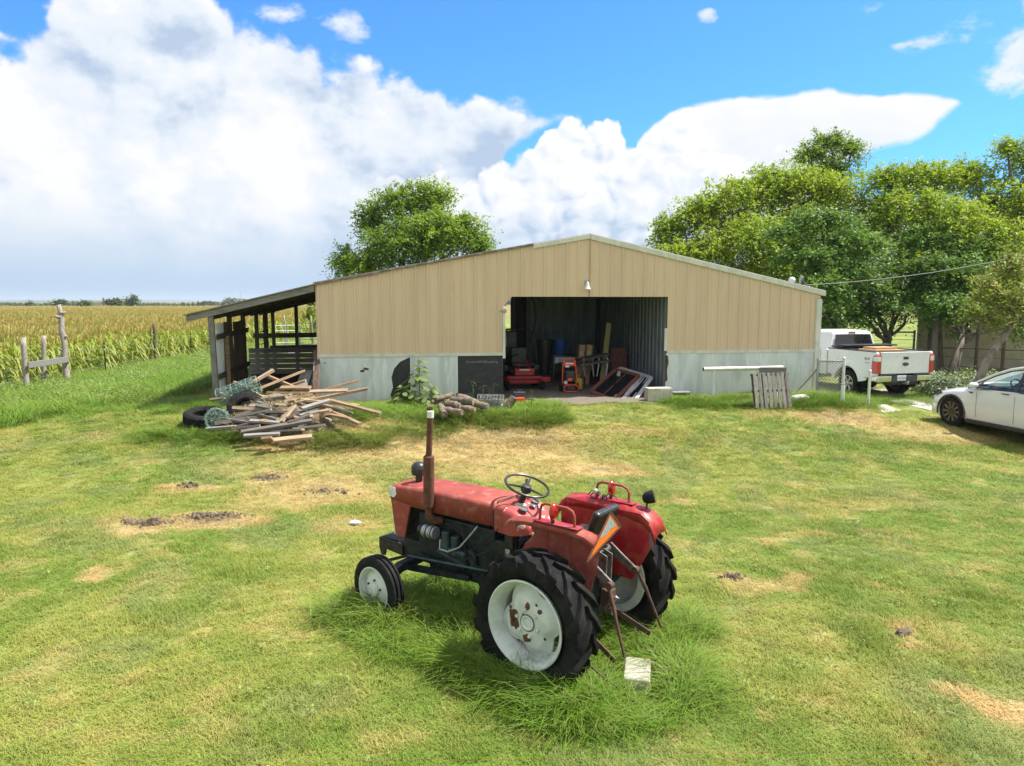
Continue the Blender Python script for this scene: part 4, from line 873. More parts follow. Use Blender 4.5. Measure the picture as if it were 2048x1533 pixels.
# bonnet
def hood_ring(x, zt, hw, zlo, rad=.05):
    P = [(x, -hw, zlo)]
    for k in range(6): a = math.pi - k * math.pi / 10; P.append((x, -hw + rad + rad * math.cos(a), zt - .012 - rad + rad * math.sin(a)))
    P.append((x, 0, zt))
    for k in range(6): a = math.pi / 2 - k * math.pi / 10; P.append((x, hw - rad + rad * math.cos(a), zt - .012 - rad + rad * math.sin(a)))
    P.append((x, hw, zlo)); return P
rings = [hood_ring(.80, 1.335, .262, 1.105), hood_ring(1.2, 1.33, .262, 1.10), hood_ring(1.6, 1.32, .26, 1.095), hood_ring(1.957, 1.31, .258, 1.094), hood_ring(2.10, 1.302, .257, 1.10), hood_ring(2.235, 1.293, .255, 1.115), hood_ring(2.275, 1.275, .247, 1.14, .045), hood_ring(2.292, 1.24, .235, 1.16, .04)]
ho = MB().loft(rings, closed=False); ho.add(rings[-1], [tuple(range(len(rings[-1])))]); o = ho.build('bonnet', RP, TR, smooth=True, recalc=True)
mm = o.modifiers.new('t', 'SOLIDIFY'); mm.thickness = .012; mm.offset = -1
for sg in (1, -1):
    MB().prism([(1.955, 1.105), (2.052, .735), (2.185, .725), (2.255, 1.13)], sg * .235, sg * .2595, lambda a, b, t: (a, t, b)).build('nose_side', RP, TR, bevel=.006)
    MB().prism([(.80, 1.18), (2.0, 1.172), (2.0, 1.176), (.80, 1.184)], sg * .2605, sg * .2635, lambda a, b, t: (a, t, b)).build('trim_line', RP, TR)
    MB().prism([(2.19, 1.265), (2.272, 1.262), (2.272, 1.16), (2.205, 1.15), (2.165, 1.19)], sg * .2545, sg * .2598, lambda a, b, t: (a, t, b)).build('badge_panel', MAT['white_paint'], TR)
MB().box((2.225, 0, .94), (.03, .47, .42)).build('grille', MAT['white_paint'], TR, bevel=.01)
for k in range(9): MB().box((2.243, 0, .77 + k * .042), (.012, .40, .022)).build('grille_slot', BK, TR)
MB().box((2.13, 0, .93), (.10, .42, .40)).build('radiator', MAT['black_metal'], TR)
# dash and steering
MB().loft([hood_ring(.80, 1.33, .263, 1.07), hood_ring(.62, 1.30, .262, 1.05, .07), hood_ring(.50, 1.245, .25, 1.07, .08), hood_ring(.42, 1.17, .22, 1.09, .06)], closed=True).build('dash', MAT['dash_paint'], TR, smooth=True)
MB().loft([hood_ring(.80, 1.332, .2645, 1.065), hood_ring(.70, 1.322, .2645, 1.058, .05)], closed=True).build('dash_cowl', RP, TR, smooth=True)
nd = Vector((-.30, 0, .95)).normalized()
for (gx_, gy_, gr) in ((.555, .13, .045), (.60, -.12, .04), (.55, -.02, .032)):
    gzv = 1.283 + (gx_ - .5) * .35 * .5; MB().lathe([(gr, 0), (gr, .010), (gr * .86, .012), (gr * .84, .006), (0, .006)], (gx_, gy_, gzv), nd, 20).build('gauge', MAT['dial'], TR, smooth=True)
MB().tube([(.82, .262, 1.07), (.815, .268, 1.25), (.80, .20, 1.345), (.78, -.2, 1.345), (.79, -.27, 1.25)], .006, 6).build('hose', MAT['black_cable'], TR, smooth=True)
sc_, sn = Vector((.62, 0, 1.455)), Vector((-.33, 0, .944)).normalized(); x_, y_, _ = basis(sn)
MB().tube([(.72, 0, 1.2), tuple(sc_ - sn * .02)], [.034, .026], 10).build('steering_column', MAT['black_metal'], TR, smooth=True)
rw = .215; swm = MB(); cpts = [tuple(sc_ + sn * .03 + (x_ * math.cos(t) + y_ * math.sin(t)) * rw) for t in np.linspace(0, 2 * math.pi, 41)]
sw = swm.tube(cpts, .0125, 8, cap=False).build('steering_wheel', BK, TR, smooth=True)
MB().lathe([(.05, -.03), (.055, 0), (.045, .03), (.02, .036), (0, .036)], tuple(sc_), tuple(sn), 18).build('hub', BK, sw, smooth=True)
for a in (.5, 2.6, 4.7): MB().tube([tuple(sc_ + sn * .01), tuple(sc_ + sn * .03 + (x_ * math.cos(a) + y_ * math.sin(a)) * rw)], [.014, .008], 8).build('spoke', BK, sw, smooth=True)
MB().tube([(.66, -.02, 1.40), (.70, -.10, 1.47), (.72, -.14, 1.50)], [.008, .008, .014], 6).build('throttle_lever', BK, TR, smooth=True)
# exhaust and air cleaner
ex = MB().tube([(1.64, .30, 1.15), (1.63, .30, 1.69)], .056, 18).build('muffler', MAT['rust'], TR, smooth=True, bevel=.012)
MB().tube([(1.63, .30, 1.68), (1.60, .30, 2.09)], .031, 14).build('exhaust_pipe', MAT['rust'], ex, smooth=True)
MB().tube([(1.6, .30, 2.085), (1.597, .30, 2.15)], .034, 14).build('pipe_cap', MAT['white_paint'], ex, smooth=True)
MB().lathe([(.030, 0), (.036, .01), (.026, .022), (0, .025)], (1.625, .28, 2.165), (.5, -.3, 1), 14).build('rain_flap', MAT['rust'], ex, smooth=True)
MB().tube([(1.635, .30, 1.68), (1.635, .30, 1.70)], .036, 12).build('clamp', MAT['rust_iron'], ex)
MB().tube([(1.64, .30, 1.16), (1.645, .30, 1.07), (1.62, .26, 1.01), (1.58, .18, 1.0)], [.036, .038, .042, .045], 12).build('elbow', MAT['rust'], ex, smooth=True)
pc = MB().tube([(2.03, .05, 1.29), (2.03, .05, 1.42)], .04, 12).build('air_intake', BK, TR, smooth=True)
MB().lathe([(.045, -.015), (.075, -.01), (.085, .02), (.078, .045), (.084, .05), (.078, .09), (.05, .118), (.02, .128), (0, .128)], (2.03, .05, 1.40), n=24).build('precleaner_bowl', BK, pc, smooth=True)
MB().lathe([(.13, 0), (.115, .016), (.06, .022)], (2.0, .09, 1.293), n=24).build('intake_boss', RP, pc, smooth=True)
# engine and running gear
MB().box((1.40, 0, .80), (1.05, .34, .46)).build('engine_block', EN, TR, bevel=.02)
MB().box((1.40, .0, 1.05), (.85, .26, .10)).build('rocker_cover', EN, TR, bevel=.03)
MB().box((1.42, 0, .50), (.75, .27, .18), taper=1.15).build('oil_pan', EN, TR, bevel=.02)
MB().box((.55, 0, .72), (.75, .33, .44)).build('gearbox', EN, TR, bevel=.03)
MB().box((.02, 0, .66), (.50, .42, .50)).build('axle_casing', EN, TR, bevel=.05)
MB().tube([(0, -.62, .577), (0, -.3, .577), (0, .3, .577), (0, .62, .577)], [.08, .11, .11, .08], 16).build('rear_axle', EN, TR, smooth=True)
al = MB().tube([(1.57, .27, .885), (1.74, .27, .885)], .072, 18).build('alternator', MAT['steel'], TR, smooth=True, bevel=.012)
for k in range(5): MB().tube([(1.585 + k * .035, .27, .885), (1.595 + k * .035, .27, .885)], .078, 18).build('fin', MAT['bright_metal'] if k % 2 else MAT['black_metal'], al, smooth=True)
MB().tube([(1.745, .27, .885), (1.79, .27, .885)], [.05, .06], 16).build('pulley', BK, al, smooth=True)
MB().tube([(1.45, .24, .93), (1.45, .24, .74)], [.05, .06], 14).build('fuel_filter', MAT['engine_teal'], TR, smooth=True, bevel=.01)
MB().tube([(1.32, .25, .9), (1.32, .25, .70)], .045, 14).build('fuel_filter', MAT['engine_teal'], TR, smooth=True, bevel=.01)
MB().box((1.30, .22, .69), (.26, .12, .16)).build('injection_pump', MAT['engine_teal'], TR, bevel=.025)
MB().lathe([(.11, 0), (.12, .02), (.10, .05), (.05, .06), (0, .06)], (1.2, .18, .66), (0, 1, 0), 20).build('pump_cover', MAT['engine_teal'], TR, smooth=True)
MB().tube([(1.55, .24, .70), (1.15, .26, .62)], .05, 12).build('starter', EN, TR, smooth=True, bevel=.01)
MB().tube([(1.52, .26, .83), (1.50, .29, .74), (1.38, .30, .74), (1.22, .30, .82), (1.10, .28, .96), (1.03, .24, 1.06)], .010, 8).build('fuel_hose', MAT['steel'], TR, smooth=True)
for k in range(9):
    a = Vector((random.uniform(.75, 1.5), random.uniform(.18, .27), random.uniform(.65, 1.08))); b = Vector((random.uniform(.55, 1.3), random.uniform(.18, .3), random.uniform(.62, 1.1))); md_ = (a + b) / 2 + Vector((0, .04, -.08))
    MB().tube([a, a.lerp(md_, .6), md_, md_.lerp(b, .5), b], .005, 5).build('wire', MAT['black_cable'], TR, smooth=True)
for k in range(12):                                    # tangle hanging under the dash
    a = Vector((random.uniform(.42, .74), random.uniform(-.2, .22), 1.06)); b = a + Vector((random.uniform(-.1, .1), random.uniform(-.05, .05), -random.uniform(.12, .35)))
    MB().tube([a, a.lerp(b, .4) + Vector((.03, .02, 0)), b], .007, 5).build('wire', MAT['black_cable'], TR, smooth=True)
MB().box((.66, .2, .98), (.10, .06, .14)).build('control_box', MAT['black_metal'], TR, bevel=.01)
MB().box((.70, .18, .86), (.06, .03, .05)).build('relay', MAT['steel'], TR, bevel=.006)
MB().tube([(.62, .16, 1.06), (.60, .18, .72)], .014, 8).build('pedal_rod', MAT['black_metal'], TR, smooth=True)
MB().box((.47, .3, .66), (.16, .12, .02)).build('pedal', MAT['rust_iron'], TR, bevel=.004)
MB().tube([(1.91, .36, .60), (.79, .37, .70)], .014, 8).build('drag_link', MAT['engine_teal'], TR, smooth=True)
MB().tube([(1.91, -.36, .60), (.79, -.37, .70)], .014, 8).build('drag_link', MAT['engine_teal'], TR, smooth=True)
MB().box((1.98, 0, .58), (.42, .30, .22)).build('axle_support', EN, TR, bevel=.02)
MB().loft([[(1.98 + dx, y, z + dz) for dx, dz in ((-.05, -.045), (.05, -.045), (.05, .045), (-.05, .045))] for y, z in ((-.60, .38), (-.40, .47), (0, .50), (.40, .47), (.60, .38))]).build('front_axle', EN, TR, bevel=.01)
for sg in (1, -1):
    MB().tube([(1.985, sg * .585, .27), (1.985, sg * .56, .58)], .032, 12).build('king_pin', EN, TR, smooth=True)
    MB().tube([(1.985, sg * .56, .335), (1.985, sg * .68, .335)], .035, 12).build('stub_axle', EN, TR, smooth=True)
    MB().tube([(1.98, sg * .56, .59), (1.92, sg * .42, .60), (1.91, sg * .36, .60)], .018, 8).build('steering_arm', EN, TR, smooth=True)
MB().beam((1.2, .17, .47), (1.95, .3, .45), .05, .06).build('radius_rod', EN, TR); MB().beam((1.2, -.17, .47), (1.95, -.3, .45), .05, .06).build('radius_rod', EN, TR)
fb = MB()
fb.prism([(2.18, .60), (2.56, .62), (2.56, .50), (2.53, .42), (2.48, .42), (2.46, .50), (2.18, .48)], -.17, -.14, lambda a, b, t: (a, t, b)); fb.build('front_bracket', MAT['black_metal'], TR, bevel=.004)
fb = MB(); fb.prism([(2.18, .60), (2.56, .62), (2.56, .50), (2.53, .42), (2.48, .42), (2.46, .50), (2.18, .48)], .14, .17, lambda a, b, t: (a, t, b)); fb.build('front_bracket', MAT['black_metal'], TR, bevel=.004)
MB().box((2.55, 0, .55), (.03, .33, .13)).build('bracket_face', MAT['black_metal'], TR, bevel=.004)
MB().box((2.37, 0, .615), (.36, .27, .012)).build('bracket_top', MAT['black_metal'], TR)
# fenders
def fender(sg, prof_top, wall):
    yi, yo = sg * .375, sg * (.53 if sg > 0 else .60)
    m = MB().prism(wall, yi - sg * .012, yi, lambda a, b, t: (a, t, b)); f = m.build('fender', RP if sg > 0 else RG, TR, bevel=.005)
    rings = []
    for (x, z) in prof_top:
        ring = [(x, yi - sg * .013, z - .09), (x, yi - sg * .013, z - .035), (x, yi + sg * .012, z - .006), (x, yi + sg * .05, z + .006), (x, (yi + yo) / 2, z + .012), (x, yo - sg * .04, z + .004), (x, yo - sg * .008, z - .014), (x, yo, z - .045)]
        rings.append(ring)
    o = MB().loft(rings, closed=False, cap=False).build('fender_top', RP if sg > 0 else RG, f, smooth=True, recalc=True); q = o.modifiers.new('t', 'SOLIDIFY'); q.thickness = .006
    return f
wallL = [(.34, 1.31), (.25, 1.18), (.36, 1.06), (.44, .72), (-.30, .66), (-.40, 1.0), (-.44, 1.25), (-.42, 1.30)]
fl = fender(1, [(.47, 1.285), (.40, 1.325), (.25, 1.345), (0, 1.35), (-.22, 1.345), (-.36, 1.325), (-.46, 1.285)], wallL)
wallR = [(.46, 1.28), (.46, .92), (.30, .70), (-.34, .66), (-.52, 1.0), (-.50, 1.25), (-.42, 1.31), (.40, 1.33)]
fr = fender(-1, [(.50, 1.16), (.49, 1.27), (.42, 1.325), (.25, 1.345), (0, 1.35), (-.25, 1.345), (-.42, 1.31), (-.52, 1.24), (-.57, 1.12)], wallR)
for x in (.10, -.14, -.32): MB().prism([(x, .70), (x + .02, .70), (x + .02, 1.26), (x, 1.26)], .375, .381, lambda a, b, t: (a, t, b)).build('fender_rib', RP, fl, bevel=.003)
for sg, f in ((1, fl), (-1, fr)):
    y = sg * .47
    MB().tube([(.12, y, 1.34), (.115, y, 1.45), (.10, y, 1.49), (.06, y, 1.51), (-.16, y, 1.51), (-.215, y, 1.49), (-.235, y, 1.45), (-.24, y, 1.34)], .0125, 10).build('grab_rail', RP, f, smooth=True)
    MB().prism([(.16, 1.356), (-.30, 1.356), (-.30, 1.362), (.16, 1.362)], y - .05, y + .05, lambda a, b, t: (a, t, b)).build('rail_plate', RG, f)
    xl = -.03; lm = MB().lathe([(.0, -.022), (.03, -.02), (.048, -.006), (.05, .0)], (xl, y + sg * .02, 1.46), (-1, 0, 0), 20, sx=1.0, sy=1.55).build('marker_lamp', MAT['amber_lens'], f, smooth=True)
    MB().lathe([(.05, .0), (.048, .012), (.034, .034), (.0, .042)], (xl, y + sg * .02, 1.46), (-1, 0, 0), 20, sx=1.0, sy=1.55).build('marker_lens', MAT['red_lens'], f, smooth=True)
    MB().tube([(xl, y + sg * .02, 1.36), (xl, y + sg * .02, 1.40)], .016, 8).build('lamp_stalk', BK, f)
for k in range(7):
    a = Vector((random.uniform(.0, .2), -.42 + random.uniform(-.06, .06), 1.37)); b = a + Vector((random.uniform(-.16, .05), random.uniform(-.08, .08), random.uniform(.0, .05)))
    MB().tube([a, (a + b) / 2 + Vector((0, 0, .05)), b], .006, 5).build('wire', MAT['black_cable'], fr, smooth=True)
MB().lathe(sphere_prof(.03, n=6), (.10, -.43, 1.42), n=12).build('socket', MAT['beige_box'], fr, smooth=True)
wl = MB().lathe([(.0, -.07), (.035, -.065), (.055, -.03), (.062, .02), (.06, .04)], (-.42, -.53, 1.43), (-.7, -.35, .25), 20).build('work_lamp', MAT['black_rubber'], fr, smooth=True)
MB().tube([(-.40, -.51, 1.32), (-.40, -.52, 1.40)], .010, 8).build('lamp_bracket', MAT['rust_iron'], fr)
# seat
st = MB().box((-.06, 0, 1.12), (.36, .42, .09)).build('seat', BK, TR, bevel=.035, seg=3)
MB().box((-.25, .03, 1.31), (.075, .38, .26), Euler((0, R(-20), 0)).to_matrix()).build('backrest', BK, st, bevel=.03, seg=3)
MB().box((-.10, 0, 1.0), (.12, .14, .2)).build('seat_post', MAT['black_metal'], st)
# slow-vehicle emblem hung behind the seat
P0, P1, P2 = Vector((-.46, .635, 1.15)), Vector((-.46, .255, 1.487)), Vector((-.46, .075, 1.315))
nrm = Vector((-1, 0, 0))
cen = (P0 + P1 + P2) / 3; cenf = lambda p, f: cen + (p - cen) * f
def tri(name, f, lift, mat, cutp=.12, pts=None):
    q = pts or [cenf(P0, f), cenf(P1, f), cenf(P2, f)]
    V = []
    for i in range(3): a, b, c_ = q[i], q[i - 1], q[(i + 1) % 3]; V += [a.lerp(b, cutp), a.lerp(c_, cutp)]
    V2 = [v + nrm * lift for v in V] + [v + nrm * (lift - .004) for v in V]; n = 6
    return MB().add(V2, [tuple(range(n)), tuple(range(2 * n - 1, n - 1, -1))] + [(i, (i + 1) % n, n + (i + 1) % n, n + i) for i in range(n)]).build(name, mat, TR)
sv = tri('warning_triangle', 1.0, .0, MAT['orange_dark'], .07)
o = tri('triangle_face', .74, .003, MAT['orange_print'], .02); o.parent = sv
q = [cenf(P0, .74), cenf(P1, .74), cenf(P2, .74)]; wv_ = [q[1], q[0].lerp(q[1], .42), q[0].lerp(q[2], .45).lerp(q[1], .3), q[0].lerp(q[2], .7).lerp(q[1], .34), q[2].lerp(q[1], .22)]
V = [v + nrm * .0065 for v in wv_] + [v + nrm * .0035 for v in wv_]
MB().add(V, [tuple(range(5)), tuple(range(9, 4, -1))] + [(i, (i + 1) % 5, 5 + (i + 1) % 5, 5 + i) for i in range(5)]).build('worn_patch', MAT['worn_grey'], sv)
for a, b in ((P0, P1), (P1, P2), (P2, P0)): MB().beam(cenf(a, .98) + nrm * .003, cenf(b, .98) + nrm * .003, .012, .004, up=tuple(nrm)).build('edge_strip', MAT['rust_iron'], sv)
MB().beam(tuple(cen - nrm * .02), (-.43, .40, 1.2), .03, .01).build('triangle_bracket', MAT['black_metal'], TR)
# three-point hitch
for sg in (1, -1):
    MB().prism([(-.16, .03), (-.20, .06), (-.46, -.12), (-.47, -.17), (-.43, -.18), (-.16, -.02)], sg * .20, sg * .225, lambda a, b, t: (a, t, .98 + b)).build('lift_arm', MAT['old_steel'], TR, bevel=.006)
    MB().tube([(-.45, sg * .20, .83), (-.45, sg * .26, .83)], .032, 14).build('arm_pin', MAT['rust_iron'], TR, smooth=True)
    MB().tube([(-.45, sg * .25, .82), (-.52, sg * .285, .66), (-.55, sg * .30, .58), (-.66, sg * .34, .30)], [.014, .020, .014, .012], 10).build('lift_rod', MAT['rust_iron'], TR, smooth=True)
    MB().beam((-.12, sg * .24, .42), (-.56, sg * .32, .22), .016, .05).build('lower_link', MAT['rust_iron'], TR, bevel=.004)
MB().tube([(-.18, -.24, .985), (-.18, .24, .985)], .035, 12).build('rock_shaft', MAT['old_steel'], TR, smooth=True)
for y in (-.045, .045): MB().prism([(-.20, .72), (-.30, .70), (-.31, 1.0), (-.22, 1.03)], y - .006, y + .006, lambda a, b, t: (a, t, b)).build('link_bracket', MAT['old_steel'], TR)
MB().box((-.30, 0, .62), (.10, .12, .14)).build('drawbar_block', MAT['rust_iron'], TR, bevel=.012)
MB().tube([(-.23, 0, .50), (-.36, 0, .50)], .045, 12).build('power_shaft', MAT['old_steel'], TR, smooth=True)
MB().tube([(-.32, .06, .72), (-.42, .10, .66), (-.36, .14, .58)], .012, 6).build('chain', MAT['rust_iron'], TR, smooth=True)
MB().tube([(-.3, .62, .36), (-.92, .62, .12)], .010, 6).build('sway_rod', MAT['rust_iron'], TR, smooth=True)
# ------------------------------------------------------------ white pickup truck (x forward from the tailgate, y left, z up)
hd = Vector((-.25, .97)).normalized(); TKG = .33
tl = CP + pxdir(1765, 706) * ((TKG + 1.42 - HC) / pxdir(1765, 706).z)      # top left corner of the tailgate
lf = Vector((-hd.y, hd.x)); org = tl.xy - lf * .83
TK = thing('pickup_truck', 'white pickup truck parked beside the barn with boxes in its bed', 'pickup truck', (org.x, org.y, TKG), math.atan2(hd.y, hd.x))
TW = MAT['truck_white']; BL = 2.12
def arch(cx, cz, r, a0, a1, n=14): return [(cx + r * math.cos(a), cz + r * math.sin(a)) for a in np.linspace(a0, a1, n)]
side = [(0.02, .74), (.02, 1.40), (.05, 1.43), (BL, 1.43), (BL, .62)] + arch(1.2, .42, .52, R(22), R(158)) + [(.55, .62), (.30, .66)]
for sg in (1, -1):
    b = MB().prism(side, sg * .90, sg * 1.0, lambda a, b, t: (a, t, b)).build('bed_side', TW, TK, bevel=.03, seg=3)
    rings = []
    for (c, w) in ((0, 0), (1, 0)):
        pass
    fl_ = MB(); A = arch(1.2, .42, .53, R(10), R(170), 20); B = arch(1.2, .42, .62, R(10), R(170), 20); C_ = arch(1.2, .42, .74, R(10), R(170), 20)
    rg = [[(p[0], sg * 1.045, p[1]), (q_[0], sg * 1.04, q_[1]), (c_[0], sg * .995, c_[1]), (p[0], sg * .97, p[1])] for p, q_, c_ in zip(A, B, C_)]
    fl_.loft(rg).build('wheel_flare', TW, b, smooth=True)
    MB().box((BL / 2 + .05, sg * .95, 1.437), (BL - .05, .11, .022)).build('bed_rail', MAT['black_plastic'], TK, bevel=.006)
    tlm = MB().prism([(-.012, .80), (-.012, 1.33), (.03, 1.36), (.15, 1.33), (.20, 1.16), (.22, .86), (.18, .80)], sg * .86, sg * 1.008, lambda a, b, t: (a, t, b)).build('tail_lamp', MAT['red_lens'], TK, bevel=.012)
    MB().prism([(-.015, 1.16), (-.015, 1.30), (.04, 1.31), (.14, 1.29), (.16, 1.17)], sg * .875, sg * 1.0105, lambda a, b, t: (a, t, b)).build('reverse_lens', MAT['white_paint'], tlm, bevel=.006)
    MB().box((.12, sg * .70, .64), (.26, .55, .22)).build('bumper_corner', MAT['chrome'], TK, bevel=.05, seg=3)
    MB().box((.10, sg * .60, .755), (.24, .6, .03)).build('bumper_step', MAT['black_plastic'], TK, bevel=.01)
tg = MB().box((.015, 0, 1.10), (.05, 1.70, .62)).build('tailgate', TW, TK, bevel=.018, seg=3)
MB().box((.02, 0, 1.415), (.07, 1.72, .03)).build('tailgate_cap', TW, tg, bevel=.012)
MB().box((-.014, 0, 1.25), (.012, .18, .08)).build('handle', MAT['black_plastic'], tg, bevel=.006)
MB().lathe([(.105, 0), (.11, .006), (.10, .010), (0, .010)], (-.010, 0, 1.07), (-1, 0, 0), 28, sx=1.0, sy=.46).build('oval_badge', MAT['bumper_dark'], tg, smooth=True)
MB().lathe([(.118, 0), (.118, .003), (0, .003)], (-.010, 0, 1.07), (-1, 0, 0), 28, sx=1.0, sy=.5).build('badge_rim', MAT['steel'], tg, smooth=True)
MB().box((.10, 0, .63), (.24, .9, .20)).build('bumper_centre', MAT['bumper_dark'], TK, bevel=.02)
pl = MB().box((-.028, .13, .665), (.012, .31, .155)).build('number_plate', MAT['plate_white'], TK, bevel=.004)
text_mesh('plate_number', 'LGH 4R24', .07, MAT['plate_ink'], pl, Vector((-.0355, .13, .655)), (0, -1, 0), (0, 0, 1))
text_mesh('plate_heading', 'TEXAS', .026, MAT['plate_ink'], pl, Vector((-.0355, .13, .72)), (0, -1, 0), (0, 0, 1))
text_mesh('side_decal', '4x4', .15, MAT['black_metal'], TK, Vector((.42, 1.0015, 1.22)), (-1, 0, 0), (0, 0, 1), font_shear=.3)
text_mesh('side_decal', 'off road', .055, MAT['black_metal'], TK, Vector((.40, 1.0015, 1.10)), (-1, 0, 0), (0, 0, 1), font_shear=.3)
MB().box((1.55, 1.002, 1.12), (.16, .004, .17)).build('fuel_door', TW, TK, bevel=.01)
MB().box((BL / 2, 0, .98), (BL - .04, 1.80, .04)).build('bed_floor', MAT['black_plastic'], TK)
MB().box((BL - .02, 0, 1.2), (.05, 1.80, .46)).build('bed_front', TW, TK)
for k, (x0, h) in enumerate(((BL - .30, .0), (BL - .52, .045))): MB().box((x0, 0, 1.50 + h), (.52, 1.86, .045)).build('folded_cover', MAT['black_plastic'], TK, bevel=.012)
MB().box((BL - .28, 0, 1.46), (.10, 1.86, .05)).build('cover_hinge', MAT['black_plastic'], TK, bevel=.01)
# cab and front
CX = BL + .06; CE = CX + 2.35
cabside = [(CX, .58), (CX, 1.40), (CE, 1.40), (CE + .05, 1.2), (CE + .05, .58)]
for sg in (1, -1):
    MB().prism(cabside, sg * .86, sg * .995, lambda a, b, t: (a, t, b)).build('cab_side', TW, TK, bevel=.03, seg=3)
    for xx in (CX + .30, CX + 1.25): MB().box((xx, sg * .999, 1.0), (.008, .004, .78)).build('door_seam', MAT['black_metal'], TK)
    MB().box((CX + .42, sg * 1.005, 1.22), (.07, .02, .13)).build('door_handle', MAT['black_plastic'], TK, bevel=.01)
    MB().prism([(CX + .20, 1.46), (CX + .32, 1.86), (CX + 1.05, 1.88), (CX + 1.10, 1.44)], sg * .845, sg * .853, lambda a, b, t: (a, t * (1 - .14 * (b - 1.42) / .5), b)).build('side_window', MAT['dark_glass'], TK)
    MB().prism([(CX + 1.16, 1.44), (CX + 1.12, 1.88), (CX + 1.62, 1.88), (CX + 2.1, 1.44)], sg * .845, sg * .853, lambda a, b, t: (a, t * (1 - .14 * (b - 1.42) / .5), b)).build('side_window', MAT['dark_glass'], TK)
gh = MB(); rings = []
for z, x0, x1, hw in ((1.38, CX, CE - .05, .90), (1.46, CX + .01, CE - .15, .885), (1.88, CX + .10, CE - .72, .745), (1.95, CX + .16, CE - .85, .70), (1.985, CX + .40, CE - 1.1, .55)):
    rings.append([(x0, -hw, z), (x0 - .03, 0, z), (x0, hw, z), (x1, hw, z), (x1 + .06, 0, z), (x1, -hw, z)])
gh.loft(rings).build('cab_roof', TW, TK, bevel=.03, seg=3)
MB().add([(CX - .035, -.74, 1.47), (CX - .062, 0, 1.47), (CX - .035, .74, 1.47), (CX + .055, .66, 1.85), (CX + .03, 0, 1.86), (CX + .055, -.66, 1.85)], [(0, 1, 4, 5), (1, 2, 3, 4)]).build('rear_window', MAT['dark_glass'], TK)
MB().box((CX + .09, 0, 1.93), (.05, .26, .03)).build('brake_lamp', MAT['red_lens'], TK, bevel=.006)
MB().prism([(CE, .60), (CE, 1.38), (CE + 1.35, 1.28), (CE + 1.5, 1.1), (CE + 1.5, .5), (CE + 1.25, .5)] + arch(CE + .80, .42, .50, R(10), R(170))[0:14], -.98, .98, lambda a, b, t: (a, t, b)).build('bonnet', TW, TK, bevel=.04)
def wheel(par, c, sgn, Rr, w, rimr, mt, mr, nsp, style):
    tw = MB().lathe([(rimr, -w * .42), (rimr + .03, -w * .5), (Rr - .05, -w * .5), (Rr - .008, -w * .42), (Rr, -w * .2), (Rr, w * .2), (Rr - .008, w * .42), (Rr - .05, w * .5), (rimr + .03, w * .5), (rimr, w * .42)], axis=(0, 1, 0), n=40, close=True).build('wheel', mt, par, smooth=True, loc=c)
    MB().lathe([(rimr + .004, w * .46), (rimr - .012, w * .47), (rimr - .025, w * .40), (rimr - .03, -w * .35), (rimr + .0, -w * .4)], axis=(0, sgn, 0), n=36, cap=False).build('rim', mr, tw, smooth=True)
    MB().lathe([(rimr - .02, w * .12), (.0, w * .12)], axis=(0, sgn, 0), n=36).build('brake_back', MAT['black_metal'], tw)
    for k in range(nsp):
        a = 2 * math.pi * k / nsp; ca, sa = math.cos(a), math.sin(a); wd0, wd1 = (.05, .045) if style == 't' else (.030, .036)
        def pt(r, t, y): return (r * ca - t * sa, sgn * y, r * sa + t * ca)
        MB().add([pt(.05, -wd0 * .6, w * .40), pt(rimr - .01, -wd1, w * .44), pt(rimr - .01, wd1, w * .44), pt(.05, wd0 * .6, w * .40), pt(.05, -wd0 * .6, w * .25), pt(rimr - .01, -wd1, w * .3), pt(rimr - .01, wd1, w * .3), pt(.05, wd0 * .6, w * .25)], [(0, 1, 2, 3), (7, 6, 5, 4), (0, 4, 5, 1), (1, 5, 6, 2), (2, 6, 7, 3), (3, 7, 4, 0)]).build('spoke', MAT['spoke_bronze'] if style == 'c' else mr, tw, bevel=.006)
    MB().lathe([(.075, w * .40), (.07, w * .45), (.03, w * .47), (0, w * .47)], axis=(0, sgn, 0), n=20).build('hub_cap', mr, tw, smooth=True)
    return tw
for sg in (1, -1):
    wheel(TK, (1.2, sg * .86, .41), sg, .41, .28, .235, MAT['black_rubber'], MAT['alloy'], 6, 't'); wheel(TK, (CE + .80, sg * .86, .41), sg, .41, .28, .235, MAT['black_rubber'], MAT['alloy'], 6, 't')
MB().tube([(1.2, -.8, .41), (1.2, .8, .41)], .06, 10).build('rear_axle', MAT['black_metal'], TK); MB().lathe(sphere_prof(.17), (1.2, .1, .41), n=16).build('differential', MAT['rust_iron'], TK, smooth=True)
for y in (-.42, .42): MB().beam((.25, y, .64), (CE, y, .60), .07, .16).build('chassis_rail', MAT['black_metal'], TK)
MB().box((.16, 0, .50), (.16, 1.1, .10)).build('hitch_bar', MAT['rust_iron'], TK, bevel=.01); MB().tube([(.12, 0, .5), (-.14, 0, .5), (-.15, 0, .56)], .03, 10).build('tow_ball', MAT['steel'], TK, smooth=True)
MB().tube([(.45, -.55, .5), (.06, -.62, .49)], .045, 14).build('tailpipe', MAT['rust_iron'], TK, smooth=True)
for sg in (1, -1): MB().box((.60, sg * .86, .42), (.02, .27, .24)).build('mud_flap', MAT['black_rubber'], TK)
def tkw(x, y, z): return TK.matrix_basis @ Vector((x, y, z))
bpy.context.view_layer.update()
